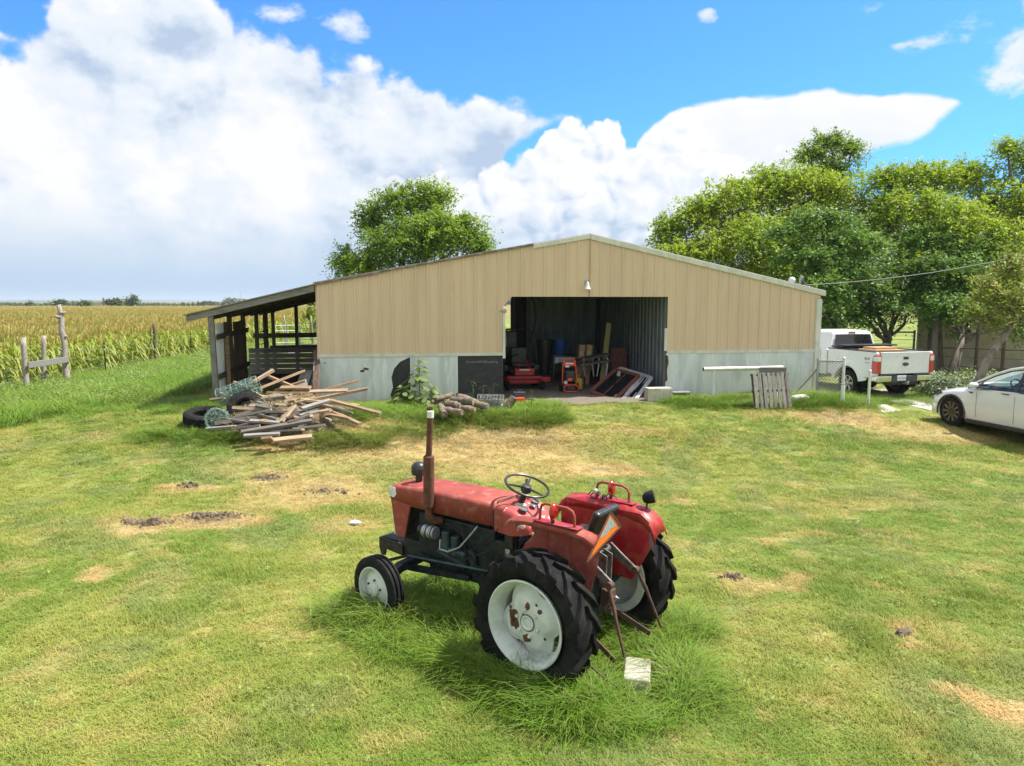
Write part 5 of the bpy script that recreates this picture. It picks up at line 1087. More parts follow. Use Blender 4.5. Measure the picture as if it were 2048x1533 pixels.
def carton(label, x, y, z, sx_, sy_, sz_, rz):
    p = TK.matrix_world @ Vector((x, y, z)); t_ = thing('cardboard_box', label, 'box', p, TK.rotation_euler.z + rz)
    MB().box((0, 0, sz_ / 2), (sx_, sy_, sz_)).build('carton', MAT['cardboard'], t_, bevel=.006)
    MB().box((0, 0, sz_ + .002), (sx_ * .98, .05, .004)).build('tape', MAT['pale_board'], t_)
    for s2 in (-1, 1): MB().box((0, s2 * sy_ * .252, sz_ + .0035), (sx_ * .99, sy_ * .485, .006)).build('flap', MAT['cardboard'], t_)
carton('large flat cardboard box lying in the truck bed behind the tailgate', .62, .30, 1.0, .75, 1.05, .475, 0)
carton('smaller flat cardboard box on top of the large box in the truck bed', .72, .28, 1.484, .5, .8, .05, .05)

# ------------------------------------------------------------ white car, only its front half in view (x forward, origin at the front axle)
ch = Vector((-.21, .978)).normalized(); CARG = .23
fwp = CP + pxdir(1902, 823) * ((CARG + .355 - HC) / pxdir(1902, 823).z); lfc = Vector((-ch.y, ch.x)); co = fwp.xy - lfc * .93
CR = thing('car', 'glossy white hatchback car at the right edge of the lawn', 'car', (co.x, co.y, CARG), math.atan2(ch.y, ch.x))
st_ = [(.90, .50, .58, .30), (.86, .66, .66, .22), (.76, .80, .735, .20), (.55, .885, .815, .19), (.30, .925, .885, .19), (0, .945, .945, .19), (-.30, .95, .985, .19), (-.60, .95, 1.015, .19), (-1.0, .95, 1.03, .19), (-1.6, .95, 1.045, .19), (-2.3, .955, 1.07, .19), (-2.9, .955, 1.10, .19), (-3.3, .93, 1.11, .20), (-3.6, .87, 1.06, .24), (-3.80, .75, .95, .30), (-3.87, .6, .8, .36)]
rings = []
for x, w, zt, zb_ in st_:
    sh = .035 if x < -.5 else .06
    half = [(0, zt + .012), (.45 * w, zt + .006), (.74 * w, zt - .012), (.88 * w, zt - sh), (.955 * w, zt - sh * 1.9), (.99 * w, zt - .22 if zt - .22 > .5 else (zt + zb_) / 2 + .05), (1.0 * w, .52 if zt > .7 else (zt + zb_) / 2), (.985 * w, .38 if zt > .7 else zb_ + .06), (.95 * w, zb_ + .03), (.88 * w, zb_)]
    rings.append([(x, y, z) for y, z in half] + [(x, -y, z) for y, z in reversed(half[1:])] + [(x, 0, zb_)] if False else [(x, y, z) for y, z in half] + [(x, -y, z) for y, z in reversed(half[1:])])
body = MB().loft(rings).build('body', MAT['car_white'], CR, smooth=True)
cs = []
bpy.context.view_layer.update()
for cx in (0.0, -2.89):
    for sg in (1, -1):
        c_ = MB().tube([(cx, sg * .62, .36), (cx, sg * 1.2, .36)], .405, 40).build('cutter', MAT['black_metal']); c_.matrix_world = CR.matrix_world.copy(); cs.append(c_)
bpy.context.view_layer.update(); cut(body, cs)
for p in body.data.polygons: p.use_smooth = True
body.data.set_sharp_from_angle(angle=R(40))
for sg in (1, -1):
    for cx in (0.0, -2.89):
        A = [(cx + .40 * math.cos(a), .36 + .40 * math.sin(a)) for a in np.linspace(R(-14), R(194), 26)]
        MB().tube([(a, sg * .945, b) for a, b in A], .022, 6).build('arch_lip', MAT['beige_box'] if False else MAT['dark_rim'], body, smooth=True)
        wheel(CR, (cx, sg * .825, .355), sg, .355, .25, .25, MAT['black_rubber'], MAT['dark_rim'], 10, 'c')
    arc = [(-.30, .79, 1.0), (-.62, .755, 1.165), (-.95, .715, 1.335), (-1.30, .665, 1.475), (-1.7, .61, 1.565), (-2.15, .585, 1.595), (-2.7, .60, 1.55), (-3.2, .65, 1.39), (-3.55, .72, 1.14)]
    MB().tube([(x, sg * y, z) for x, y, z in arc], [.03, .036, .038, .038, .036, .034, .034, .036, .03], 8).build('roof_rail', MAT['car_white'], CR, smooth=True)
    belt = [(x, .872, 1.0 + .035 * i / 8 + .02) for i, x in enumerate(np.linspace(-.55, -3.4, 9))]
    V = [(x, sg * y, z) for x, y, z in belt] + [(max(min(a[0] - .05, belt[i][0]), a[0] - .4), sg * (a[1] + .012), a[2] - .025) for i, a in enumerate(arc)]
    MB().add(V, [(i, i + 1, 10 + i, 9 + i) for i in range(8)]).build('side_glass', MAT['car_glass'], CR, smooth=True)
    MB().tube([(x, sg * (y + .006), z - .008) for x, y, z in belt], .016, 6).build('window_trim', MAT['black_plastic'], CR, smooth=True)
    MB().tube([(a[0] - .03, sg * (a[1] + .022), a[2] - .03) for a in arc], .015, 6).build('window_trim', MAT['black_plastic'], CR, smooth=True)
    MB().beam((-1.62, sg * .87, 1.03), (-1.72, sg * .632, 1.54), .10, .02, up=(0, 1, 0)).build('door_pillar', MAT['black_plastic'], CR)
    MB().add([(-.55, sg * .875, 1.03), (-.72, sg * .872, 1.03), (-.74, sg * .758, 1.16)], [(0, 1, 2)]).build('mirror_sail', MAT['black_plastic'], CR)
    mr = MB().lathe(sphere_prof(.115, n=9), (-.70, sg * 1.04, 1.075), (0, sg, .0), 18, sx=.75, sy=.62).build('door_mirror', MAT['car_white'], CR, smooth=True)
    MB().box((-.70, sg * .94, 1.02), (.10, .12, .03)).build('mirror_foot', MAT['black_plastic'], mr, bevel=.01)
    MB().box((-1.45, sg * .951, .955), (.20, .012, .022)).build('door_handle', MAT['black_plastic'], CR, bevel=.005)
    MB().prism([(-.45, .90), (-.60, .905), (-.56, .865)], sg * .936, sg * .952, lambda a, b, t: (a, t, b)).build('side_repeater', MAT['black_plastic'], CR)
    MB().box((-1.45, sg * .90, .205), (2.05, .10, .10)).build('sill', MAT['black_plastic'], CR, bevel=.02)
    for xx in (-.72, -1.70): MB().beam((xx, sg * .957, .32), (xx + .02, sg * .94, .93), .004, .006, up=(0, 1, 0)).build('door_seam', MAT['black_metal'], CR)
    MB().prism([(.62, .70), (.40, .80), (.36, .765), (.66, .655)], sg * .845, sg * .885, lambda a, b, t: (a, t, b)).build('headlamp', MAT['dark_glass'], CR, bevel=.01)
V = [(x, y, z + .018) for x, y, z in arc] + [(x, 0, z + .055) for x, y, z in arc] + [(x, -y, z + .018) for x, y, z in arc]; n = len(arc)
MB().add(V, [(r_ * n + i, r_ * n + i + 1, (r_ + 1) * n + i + 1, (r_ + 1) * n + i) for r_ in range(2) for i in range(4)]).build('windscreen', MAT['car_glass'], CR, smooth=True)
MB().add(V, [(r_ * n + i, r_ * n + i + 1, (r_ + 1) * n + i + 1, (r_ + 1) * n + i) for r_ in range(2) for i in range(4, 8)]).build('glass_roof', MAT['dark_glass'], CR, smooth=True)
MB().box((-2.0, 0, 1.055), (2.6, 1.62, .05)).build('cabin_deck', MAT['black_plastic'], CR, bevel=.02)
MB().box((-.85, 0, 1.065), (.5, 1.5, .05)).build('dashboard', MAT['beige_box'], CR, bevel=.02)
for y in (.38, -.38):
    MB().box((-1.95, y, 1.22), (.14, .46, .34), Euler((0, R(-14), 0)).to_matrix()).build('front_seat', MAT['black_plastic'], CR, bevel=.05, seg=3); MB().box((-2.03, y, 1.43), (.09, .24, .12)).build('headrest', MAT['black_plastic'], CR, bevel=.03)
swc, sn2 = Vector((-1.22, .38, 1.10)), Vector((-.85, 0, .5)).normalized(); x_, y_, _ = basis(sn2)
sw2 = MB().tube([tuple(swc + (x_ * math.cos(t) + y_ * math.sin(t)) * .165) for t in np.linspace(0, 2 * math.pi, 31)], .016, 8, cap=False).build('steering_wheel', MAT['black_plastic'], CR, smooth=True)
MB().lathe([(.05, -.02), (.05, .02), (0, .025)], tuple(swc), tuple(sn2), 14).build('hub', MAT['black_plastic'], sw2, smooth=True)
MB().beam(tuple(swc - x_ * .16), tuple(swc + x_ * .16), .03, .02).build('spoke', MAT['black_plastic'], sw2)
MB().box((.0, 0, .30), (.5, 1.2, .12)).build('under_tray', MAT['black_plastic'], CR); MB().box((-1.5, 0, .22), (3.2, 1.6, .08)).build('floor_pan', MAT['black_plastic'], CR)
# ------------------------------------------------------------ trees
def spray_crown(name, lobes, density_, leaf, mat, parent, seed, droop=.5, slen=.75, per=20, altp=0.0, fill=.25, spread=.10, rough=.34):
    density = density_ * 1.75; r = np.random.default_rng(seed); C, T = [], []
    for (c, rx, ry, rz) in lobes:
        area = 4 * math.pi * ((rx * ry) ** 1.6 / 3 + (rx * rz) ** 1.6 / 3 + (ry * rz) ** 1.6 / 3) ** (1 / 1.6); ns = max(6, int(area * density))
        d = r.normal(0, 1, (ns, 3)); d /= np.linalg.norm(d, axis=1)[:, None]
        rad = np.where(r.uniform(0, 1, ns) < fill, r.uniform(.25, .75, ns), 1 - rough * r.uniform(0, 1, ns) ** 1.0 + rough * .7 * np.sin(d[:, 0] * 5 + seed) * np.sin(d[:, 1] * 6 + 1) * np.sin(d[:, 2] * 5 + 2))
        p0 = np.array(c) + d * np.array([rx, ry, rz]) * rad[:, None] - d * slen * .55
        dr = d * .75 + r.normal(0, .45, (ns, 3)) + np.array([0, 0, .25]); dr /= np.linalg.norm(dr, axis=1)[:, None]
        L_ = slen * r.uniform(.55, 1.25, ns); base = r.uniform(.0, .75, ns) + .12 * r.normal(0, 1)
        for k in range(per):
            t = (k + r.uniform(0, 1, ns)) / per; q = p0 + dr * (L_ * t)[:, None] + np.array([0, 0, -1.0]) * (droop * L_ * t * t)[:, None] + r.normal(0, spread, (ns, 3)) * (.4 + .6 * t)[:, None]
            C.append(q); T.append(base + r.uniform(-.22, .3, ns))
    C = np.concatenate(C); T = np.concatenate(T)
    me = leaf_cards(name, C, leaf, mat, r, .7, altp, T, .42)
    return link(bpy.data.objects.new('crown', me), parent)
def plobe(px, py, Z, rx, ry, deep=.9):
    c = D(px, py, Z); k = Z / FPX; return (tuple(c), rx * k, rx * k * deep, ry * k)
def limb(m, a, b, ra, rb, seed, n=6, wob=.12):
    q = random.Random(seed); a, b = Vector(a), Vector(b); L_ = (b - a).length
    pts = [a.lerp(b, i / n) + (Vector((q.uniform(-1, 1), q.uniform(-1, 1), q.uniform(-.4, .4))) * L_ * wob * .5 if 0 < i < n else Vector((0, 0, 0))) for i in range(n + 1)]
    m.tube(pts, [ra + (rb - ra) * i / n for i in range(n + 1)], 9)
def tree(name, label, base_px, lobes, tr, mat, bark, seed, density=7, leaf=.075, grp='trees around the barn', fork=.42, path=None, cat='tree', **kw):
    L_ = [plobe(*q) for q in lobes]
    bx, Zb = base_px; b = D(bx, 700, Zb); b = Vector((b.x, b.y, gz(b.x, b.y)))
    t = thing(name, label, cat, (0, 0, 0), 0, grp); t.location = b
    m = MB(); cc = Vector((0, 0, 0))
    for c, *_ in L_: cc += Vector(c)
    cc /= len(L_); top = Vector((cc.x, cc.y, b.z + (cc.z - b.z) * fork * 2.0 if cc.z - b.z > 0 else cc.z))
    if path: pts = [D(*q) - b for q in path]; pts[0] = Vector((0, 0, -.15)); m.tube(pts, [tr * (1 - .5 * i / (len(pts) - 1)) for i in range(len(pts))], 10); fk = pts[-1]
    else:
        fk = Vector(((cc.x - b.x) * .35, (cc.y - b.y) * .35, (cc.z - b.z) * fork)); m.tube([(0, 0, -.2), (0, 0, .1), tuple(fk * .4 + Vector((.05 * tr, 0, 0))), tuple(fk)], [tr * 1.5, tr * 1.12, tr * .95, tr * .75], 12)
    for i, (c, *_) in enumerate(L_): limb(m, fk * (.8 + .2 * ((i * 7) % 3) / 2), Vector(c) - b, tr * .45, tr * .10, seed * 31 + i)
    trunk = m.build('trunk', bark, t, smooth=True, auto=False)
    lob = [((c[0] - b.x, c[1] - b.y, c[2] - b.z), rx, ry, rz) for c, rx, ry, rz in L_]
    spray_crown('crown_%s_%d' % (name, seed), lob, density, leaf, mat, t, seed, **kw)
    return t
tree('pecan_tree', 'rounded green tree rising behind the left barn roof', (812, 35), [(690, 520, 35, 36, 42), (742, 440, 35, 40, 46), (800, 405, 35, 58, 50), (862, 392, 35, 50, 42), (872, 465, 34, 78, 58), (935, 468, 34.5, 52, 52), (800, 490, 34, 88, 60), (962, 500, 34, 32, 36), (735, 530, 34, 50, 40)], .32, MAT['leaf_pecan'], MAT['bark'], 1, 7.5, .085, fork=.5)
tree('elm_tree', 'broad bright green tree right behind the barn ridge', (1560, 34), [(1335, 465, 34, 46, 58), (1395, 430, 34, 62, 58), (1465, 405, 34, 80, 66), (1540, 375, 34.5, 72, 62), (1605, 372, 34, 76, 56), (1665, 385, 33, 66, 58), (1390, 505, 33, 90, 48), (1500, 480, 32.5, 110, 60), (1610, 450, 33, 95, 66), (1560, 540, 33, 110, 50), (1640, 520, 34, 100, 70)], .36, MAT['leaf_elm'], MAT['bark'], 2, 6.5, .085, droop=.8, slen=.95)
tree('tall_tree', 'loose tall treetop standing above the other trees', (1665, 44), [(1660, 285, 44, 48, 36), (1622, 310, 44, 44, 30), (1702, 300, 44, 36, 36), (1660, 345, 44, 60, 40)], .34, MAT['leaf_pecan'], MAT['bark'], 3, 4.5, .10, slen=1.2, rough=.5, fork=.6)
tree('elm_tree', 'wide yellow-green tree with drooping sprays at the upper right', (1872, 30), [(1775, 355, 32, 70, 44), (1850, 352, 32, 84, 46), (1930, 350, 32, 70, 52), (1820, 430, 31, 100, 76), (1905, 450, 30, 100, 80), (1990, 410, 31, 70, 76), (1755, 440, 32, 66, 80), (1850, 530, 29, 70, 50), (1930, 560, 28.5, 60, 50)], .30, MAT['leaf_elm'], MAT['bark'], 4, 6.5, .08, droop=.9, slen=1.0)
tree('elm_tree', 'shaggy tree crown cut by the right edge of the picture', (2075, 31), [(2015, 296, 31, 40, 40), (2055, 330, 31, 50, 80), (2065, 430, 30, 80, 90), (2005, 490, 29, 76, 76), (2120, 400, 30, 70, 110)], .32, MAT['leaf_elm'], MAT['bark'], 5, 6.0, .08, droop=.95, slen=1.0)
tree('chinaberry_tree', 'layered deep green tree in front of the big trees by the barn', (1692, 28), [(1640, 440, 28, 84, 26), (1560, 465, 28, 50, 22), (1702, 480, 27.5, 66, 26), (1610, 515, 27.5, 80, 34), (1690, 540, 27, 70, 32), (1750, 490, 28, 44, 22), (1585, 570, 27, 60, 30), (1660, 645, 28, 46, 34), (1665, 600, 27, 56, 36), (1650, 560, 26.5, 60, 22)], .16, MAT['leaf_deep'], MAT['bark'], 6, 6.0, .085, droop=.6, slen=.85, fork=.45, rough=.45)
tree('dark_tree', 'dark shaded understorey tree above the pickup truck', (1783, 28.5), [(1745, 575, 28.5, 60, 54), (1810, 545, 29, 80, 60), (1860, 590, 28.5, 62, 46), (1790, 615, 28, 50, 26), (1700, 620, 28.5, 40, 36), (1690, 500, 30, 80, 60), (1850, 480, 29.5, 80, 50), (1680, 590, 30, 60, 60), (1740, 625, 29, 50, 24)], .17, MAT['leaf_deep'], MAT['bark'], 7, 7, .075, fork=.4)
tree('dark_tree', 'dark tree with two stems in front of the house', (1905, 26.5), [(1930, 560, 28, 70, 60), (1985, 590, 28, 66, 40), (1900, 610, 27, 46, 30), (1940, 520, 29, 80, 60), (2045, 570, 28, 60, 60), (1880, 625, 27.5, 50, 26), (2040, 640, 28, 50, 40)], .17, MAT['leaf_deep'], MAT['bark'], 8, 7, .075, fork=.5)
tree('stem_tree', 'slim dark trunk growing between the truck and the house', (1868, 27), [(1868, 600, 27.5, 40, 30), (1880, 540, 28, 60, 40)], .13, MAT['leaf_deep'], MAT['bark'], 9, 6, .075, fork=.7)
tree('mimosa_tree', 'small leaning tree with feathery yellow-green leaves and pink tinges', (1948, 21.5), [(1985, 570, 22, 50, 34), (2030, 535, 22, 46, 44), (1950, 625, 21.5, 36, 22), (2040, 620, 22, 50, 34), (1990, 640, 21.5, 36, 18), (2015, 590, 21.5, 50, 30)], .14, MAT['leaf_mimosa'], MAT['pale_bark'], 10, 8, .06, path=[(1948, 766, 21.5), (1972, 728, 21.6), (1995, 690, 21.7), (2015, 665, 21.8), (2035, 640, 22)], altp=.10, droop=.4, slen=.55, fill=.1)
tree('small_tree', 'small green tree beyond the lean-to beside the barn wall', (625, 32), [(625, 605, 32, 16, 16), (618, 632, 32, 15, 22), (632, 650, 32, 14, 20)], .06, MAT['leaf_pecan'], MAT['pale_bark'], 11, 9, .06, grp='trees beyond the lean-to', slen=.5)
for i, (px, py, rx, ry, Z, lab) in enumerate(((57, 607, 6, 5, 330, 'tiny round tree far off at the left end of the field edge'), (120, 606, 13, 7, 310, 'low wide tree far off behind the crooked post'), (170, 608, 14, 5, 300, 'low pale bush far off between the crooked post and the tree pair'), (228, 605, 20, 7, 300, 'dark wide tree far off on the field edge'), (264, 602, 13, 11, 290, 'tallest pale tree far off on the field edge'))):
    tree('far_tree', lab, (px, Z), [(px - rx * .4, py + 1, Z, rx * .7, ry * .8), (px + rx * .35, py, Z, rx * .65, ry)], .4, MAT['leaf_far'], MAT['bark'], 20 + i, .55, .75, 'far trees on the field edge', slen=2.0, per=8, spread=.8)
# far woodland and hills
r = np.random.default_rng(5); pxs = r.uniform(-900, 3000, 17000); Zs = r.choice([650, 800, 1000], 17000); C = []
for px, Z in zip(pxs, Zs):
    w = .5 + .5 * math.sin(px * .035 + Z) * math.sin(px * .011); hgt = (1 + 3.5 * w + (5 if px > 450 else 0)) * r.uniform(0, 1) ** .7; p = D(px, 606, Z); C.append((p.x, p.y, -.5 + hgt))
wm = leaf_cards('far_woods', np.array(C), 2.2, MAT['leaf_far'], r, .3, 0, None, .8); tag(link(bpy.data.objects.new('far_woods', wm)), 'low green woodland along the horizon beyond the corn', kind='stuff')
mk('hill_green', (.075, .105, .05), (.10, .12, .06), .004, .95, kind='Position')
for k, (Y0, h, sd) in enumerate(((2200, 9, .3), (3600, 17, 1.7))):
    xs = np.linspace(-min(Y0 * 1.1, 4300), min(Y0 * 1.1, 4300), 160); V = []
    for x in xs:
        hh = h * (.55 + .25 * math.sin(x * .0031 + sd) + .2 * math.sin(x * .0083 + sd * 2) + .06 * math.sin(x * .05))
        V += [(x, Y0 - 120, 0.0), (x, Y0, hh + 2.0), (x, Y0 + 400, hh * .8)]
    F = [(3 * i + j, 3 * i + 3 + j, 3 * i + 4 + j, 3 * i + 1 + j) for i in range(159) for j in range(2)]
    tag(MB().add(V, F).build('hills', MAT['hill_green'], smooth=True), kind='structure')
p = D(200, 612, 420); fbld = thing('far_building', 'small white roofed building far off at the field edge', 'building', (p.x, p.y, gz(p.x, p.y)))
MB().box((0, 0, 1.6), (9, 6, 3.2)).build('wall', MAT['house_siding'], fbld); MB().prism([(-5.0, 3.1), (5.0, 3.1), (3.4, 4.3), (-3.4, 4.3)], -3.3, 3.3, lambda a, b, t: (a, t, b)).build('roof', MAT['white_paint'], fbld)
p = D(482, 606, 1300); ms = thing('radio_mast', 'thin radio mast far off above the lean-to roof', 'mast', (p.x, p.y, 0)); MB().tube([(0, 0, 0), (0, 0, 27)], [.35, .2], 6).build('mast_pole', MAT['steel'], ms)
for z in (20, 24): MB().box((0, 0, z), (1.6, 1.6, .3)).build('mast_ring', MAT['steel'], ms)

# ------------------------------------------------------------ house behind the trees
h0 = D(1832, 735, 31.5); h1 = D(2230, 740, 29.5); hv = (h1.xy - h0.xy); hl = hv.length; ha = math.atan2(hv.y, hv.x); hg = gz(h0.x, h0.y)
HS = thing('house', 'low beige sided house in the shade of the trees', 'house', (h0.x, h0.y, hg), ha)
wins = [(WPX, .9, 1.35, .75) for WPX in (1.15, 4.1)]
MB().box((hl / 2, .12, 1.4), (hl, .16, 2.8)).build('wall', MAT['house_siding'], HS)
for k in range(13):
    z = .12 + k * .21
    segs = [(0, hl)]
    if 1.2 < z < 2.2:
        segs = []; x = 0
        for wx_, ww, *_ in wins: segs.append((x, wx_ - .03)); x = wx_ + ww + .03
        segs.append((x, hl))
    for a, b in segs: MB().box(((a + b) / 2, .022, z), (b - a, .03, .205), Euler((R(4), 0, 0)).to_matrix()).build('siding_board', MAT['house_siding'], HS)
for wx_, ww, wz, wh_ in wins:
    w_ = MB().box((wx_ + ww / 2, .02, wz + wh_ / 2), (ww, .03, wh_)).build('window', MAT['dark_glass'], HS)
    for z in (wz, wz + wh_ / 2, wz + wh_): MB().box((wx_ + ww / 2, -.005, z), (ww + .08, .04, .05)).build('window_bar', MAT['house_siding'], w_)
    for x in (wx_, wx_ + ww): MB().box((x, -.005, wz + wh_ / 2), (.05, .04, wh_)).build('window_bar', MAT['house_siding'], w_)
MB().prism([(-.5, 2.75), (4, 4.2), (8.5, 2.75), (8.5, 2.65), (-.5, 2.65)], -.4, hl + .4, lambda a, b, t: (t, a, b)).build('roof', MAT['rust_edge'], HS)
# dark posts and rail of the yard fence before the house
YF = thing('yard_fence', 'dark yard fence with thin rail in front of the house', 'fence', (0, 0, 0))
fp = [D(1862, 742, 27.5), D(1950, 748, 26.5), D(2003, 752, 25.8), D(2060, 756, 25.2)]
prev = None
for q_, hgt in zip(fp, (1.3, 2.6, 2.6, 1.6)):
    g = gz(q_.x, q_.y); MB().tube([(q_.x, q_.y, g - .1), (q_.x, q_.y, g + hgt)], .06, 8).build('post', MAT['dark_timber'], YF, smooth=True)
    if prev is not None:
        for z in (.45, .8, 1.12): MB().tube([(prev.x, prev.y, gz(prev.x, prev.y) + z), (q_.x, q_.y, g + z)], .018 if z > 1 else .008, 6).build('rail', MAT['black_metal'], YF, smooth=True)
    prev = q_
PF = thing('pipe_fence', 'grey pipe fence between the tree trunks behind the pickup truck', 'fence', (0, 0, 0))
prev = None
for px in (1660, 1766, 1827):
    q_ = D(px, 700, 38); g = gz(q_.x, q_.y); MB().tube([(q_.x, q_.y, g - .1), (q_.x, q_.y, g + 1.35)], .06, 8).build('post', MAT['grey_wood'], PF, smooth=True)
    if prev is not None:
        for z in (1.25, .85, .45): MB().tube([(prev.x, prev.y, g + z), (q_.x, q_.y, g + z)], .045 if z > 1 else .012, 6).build('rail', MAT['dark_timber'] if z > 1 else MAT['wire_steel'], PF, smooth=True)
    prev = q_
# concrete slabs of the drive
def slab_px(name, pts, mat, lab):
    P = [GG(*q_) for q_ in pts]; n = len(P); V = [(p.x, p.y, p.z + .03) for p in P] + [(p.x, p.y, p.z - .1) for p in P]
    tag(MB().add(V, [tuple(range(n)), tuple(range(2 * n - 1, n - 1, -1))] + [(i, (i + 1) % n, n + (i + 1) % n, n + i) for i in range(n)]).build(name, mat, bevel=.01), lab, kind='structure')
slab_px('drive_slab', [(1772, 803), (1900, 795), (1900, 816), (1858, 822)], MAT['concrete'], 'pale concrete drive slab')
slab_px('path_slab', [(1744, 812), (1770, 811), (1802, 823), (1765, 827)], MAT['concrete'], 'short pale concrete path slab')
slab_px('drive_slab', [(1700, 780), (1800, 776), (1815, 792), (1735, 797)], MAT['concrete'], 'concrete slab under the truck')
# ------------------------------------------------------------ left fence
def gpt(px, py, Z=None):
    if Z is None: return GG(px, py)
    p = D(px, py, Z); return Vector((p.x, p.y, gz(p.x, p.y)))
def pole(name, par, a, b, r0, r1, mat, seed, n=7, wob=.02, knots=0):
    q = random.Random(seed); a, b = Vector(a), Vector(b); L_ = (b - a).length; m = MB()
    pts = [a.lerp(b, i / n) + Vector((q.uniform(-1, 1), q.uniform(-1, 1), 0)) * wob * L_ * (0 if i == 0 else 1) for i in range(n + 1)]
    m.tube(pts, [(r0 + (r1 - r0) * i / n) * q.uniform(.88, 1.12) for i in range(n + 1)], 10)
    for k in range(knots):
        c = a.lerp(b, q.uniform(.15, .95)); d = Vector((q.uniform(-1, 1), q.uniform(-1, .2), .25)).normalized(); m.tube([c, c + d * r0 * 1.45], [r0 * .6, r0 * .3], 7)
    return m.build(name, mat, par, smooth=True, auto=False)
FB = thing('fence_brace', 'weathered grey fence brace of two posts, a board and a crooked trunk', 'fence')
b1, b2, b3 = gpt(55, 795, 23.0), gpt(88, 785, 24.2), gpt(137, 772, 25.2)
t1, t2, t3 = D(46, 676, 23.0), D(87, 672, 24.2), D(118, 610, 25.2)
pole('post', FB, b1 - Vector((0, 0, .2)), t1, .085, .08, MAT['dead_wood'], 1, wob=.004); pole('post', FB, b2 - Vector((0, 0, .2)), t2, .08, .075, MAT['dead_wood'], 2, wob=.004)
pole('crooked_trunk', FB, b3 - Vector((0, 0, .2)), t3, .125, .07, MAT['dead_wood'], 3, 10, .014, 7)
MB().beam(D(56, 731, 22.9), D(137, 719, 25.05), .05, .20).build('cross_board', MAT['grey_board'], FB, bevel=.008)
pp = [(b1, t1), (gpt(212, 752, 28.0), D(213, 685, 28.0)), (gpt(313, 728, 33.0), D(308, 648, 33.0)), (gpt(383, 715, 37.5), D(382, 664, 37.5))]
for i, lab in ((1, 'dark steel fence stake standing before the corn, nearer one'), (3, 'dark steel fence stake just left of the lean-to roof')):
    a, b = pp[i]; q_ = thing('fence_stake', lab, 'fence post', tuple(a), 0, 'steel fence stakes'); h = b.z - a.z
    MB().box((0, 0, h / 2 - .1), (.05, .012, h + .2)).build('stake', MAT['black_metal'], q_); MB().box((0, .02, h / 2 - .1), (.012, .04, h + .2)).build('stake_web', MAT['black_metal'], q_)
    MB().box((0, -.02, h - .12), (.07, .05, .05)).build('insulator', MAT['yellow_plastic'], q_, bevel=.01); MB().box((0, 0, h * .8), (.053, .015, .08)).build('painted_band', MAT['white_paint'], q_)
a, b = pp[2]; wp_ = thing('fence_post', 'rough brown wooden fence post in the middle of the wire fence', 'fence post', tuple(a)); pole('post', wp_, (0, 0, -.2), b - a, .085, .065, MAT['bark'], 9, 8, .012, 3)
fw_ = thing('fence_wire', 'thin wire strands running along the left fence', 'wire')
for z in (.45, .8, 1.15):
    pts = [gpt(-40, 830, 20.5) + Vector((0, 0, z))] + [a + Vector((0, 0, z)) for a, b in pp] + [gpt(430, 705, 43) + Vector((0, 0, z))]; MB().tube(pts, .006, 5).build('strand', MAT['wire_steel'], fw_)
# corral panels beyond the lean-to
for k, (x0, x1, Z, lab) in enumerate(((548, 600, 33, 'grey pipe corral panel seen through the lean-to, nearer left one'), (596, 660, 35, 'grey pipe corral panel seen through the lean-to beside the barn'))):
    a, b = gpt(x0, 690, Z), gpt(x1, 690, Z + .6); c_ = thing('corral_panel', lab, 'gate', tuple(a), 0, 'corral panels'); d = b - a; d.z = 0
    for z in (.25, .5, .75, 1.0, 1.3, 1.55): MB().tube([(0, 0, z), (d.x, d.y, z)], .022, 6).build('rail', MAT['steel'], c_, smooth=True)
    for t in (0, .5, 1): MB().tube([(d.x * t, d.y * t, 0), (d.x * t, d.y * t, 1.6)], .025, 6).build('upright', MAT['steel'], c_, smooth=True)
for k, (px0, px1, Z, lab) in enumerate(((572, 568, 36, 'pale leaning pole behind the corral, left one'), (630, 621, 31, 'pale leaning pole just left of the barn wall'))):
    a = gpt(px0, 690, Z); q_ = thing('pole', lab, 'pole', tuple(a)); pole('shaft', q_, (0, 0, -.1), D(px1, 632, Z) - a, .05, .035, MAT['dead_wood'], 50 + k, wob=.006)

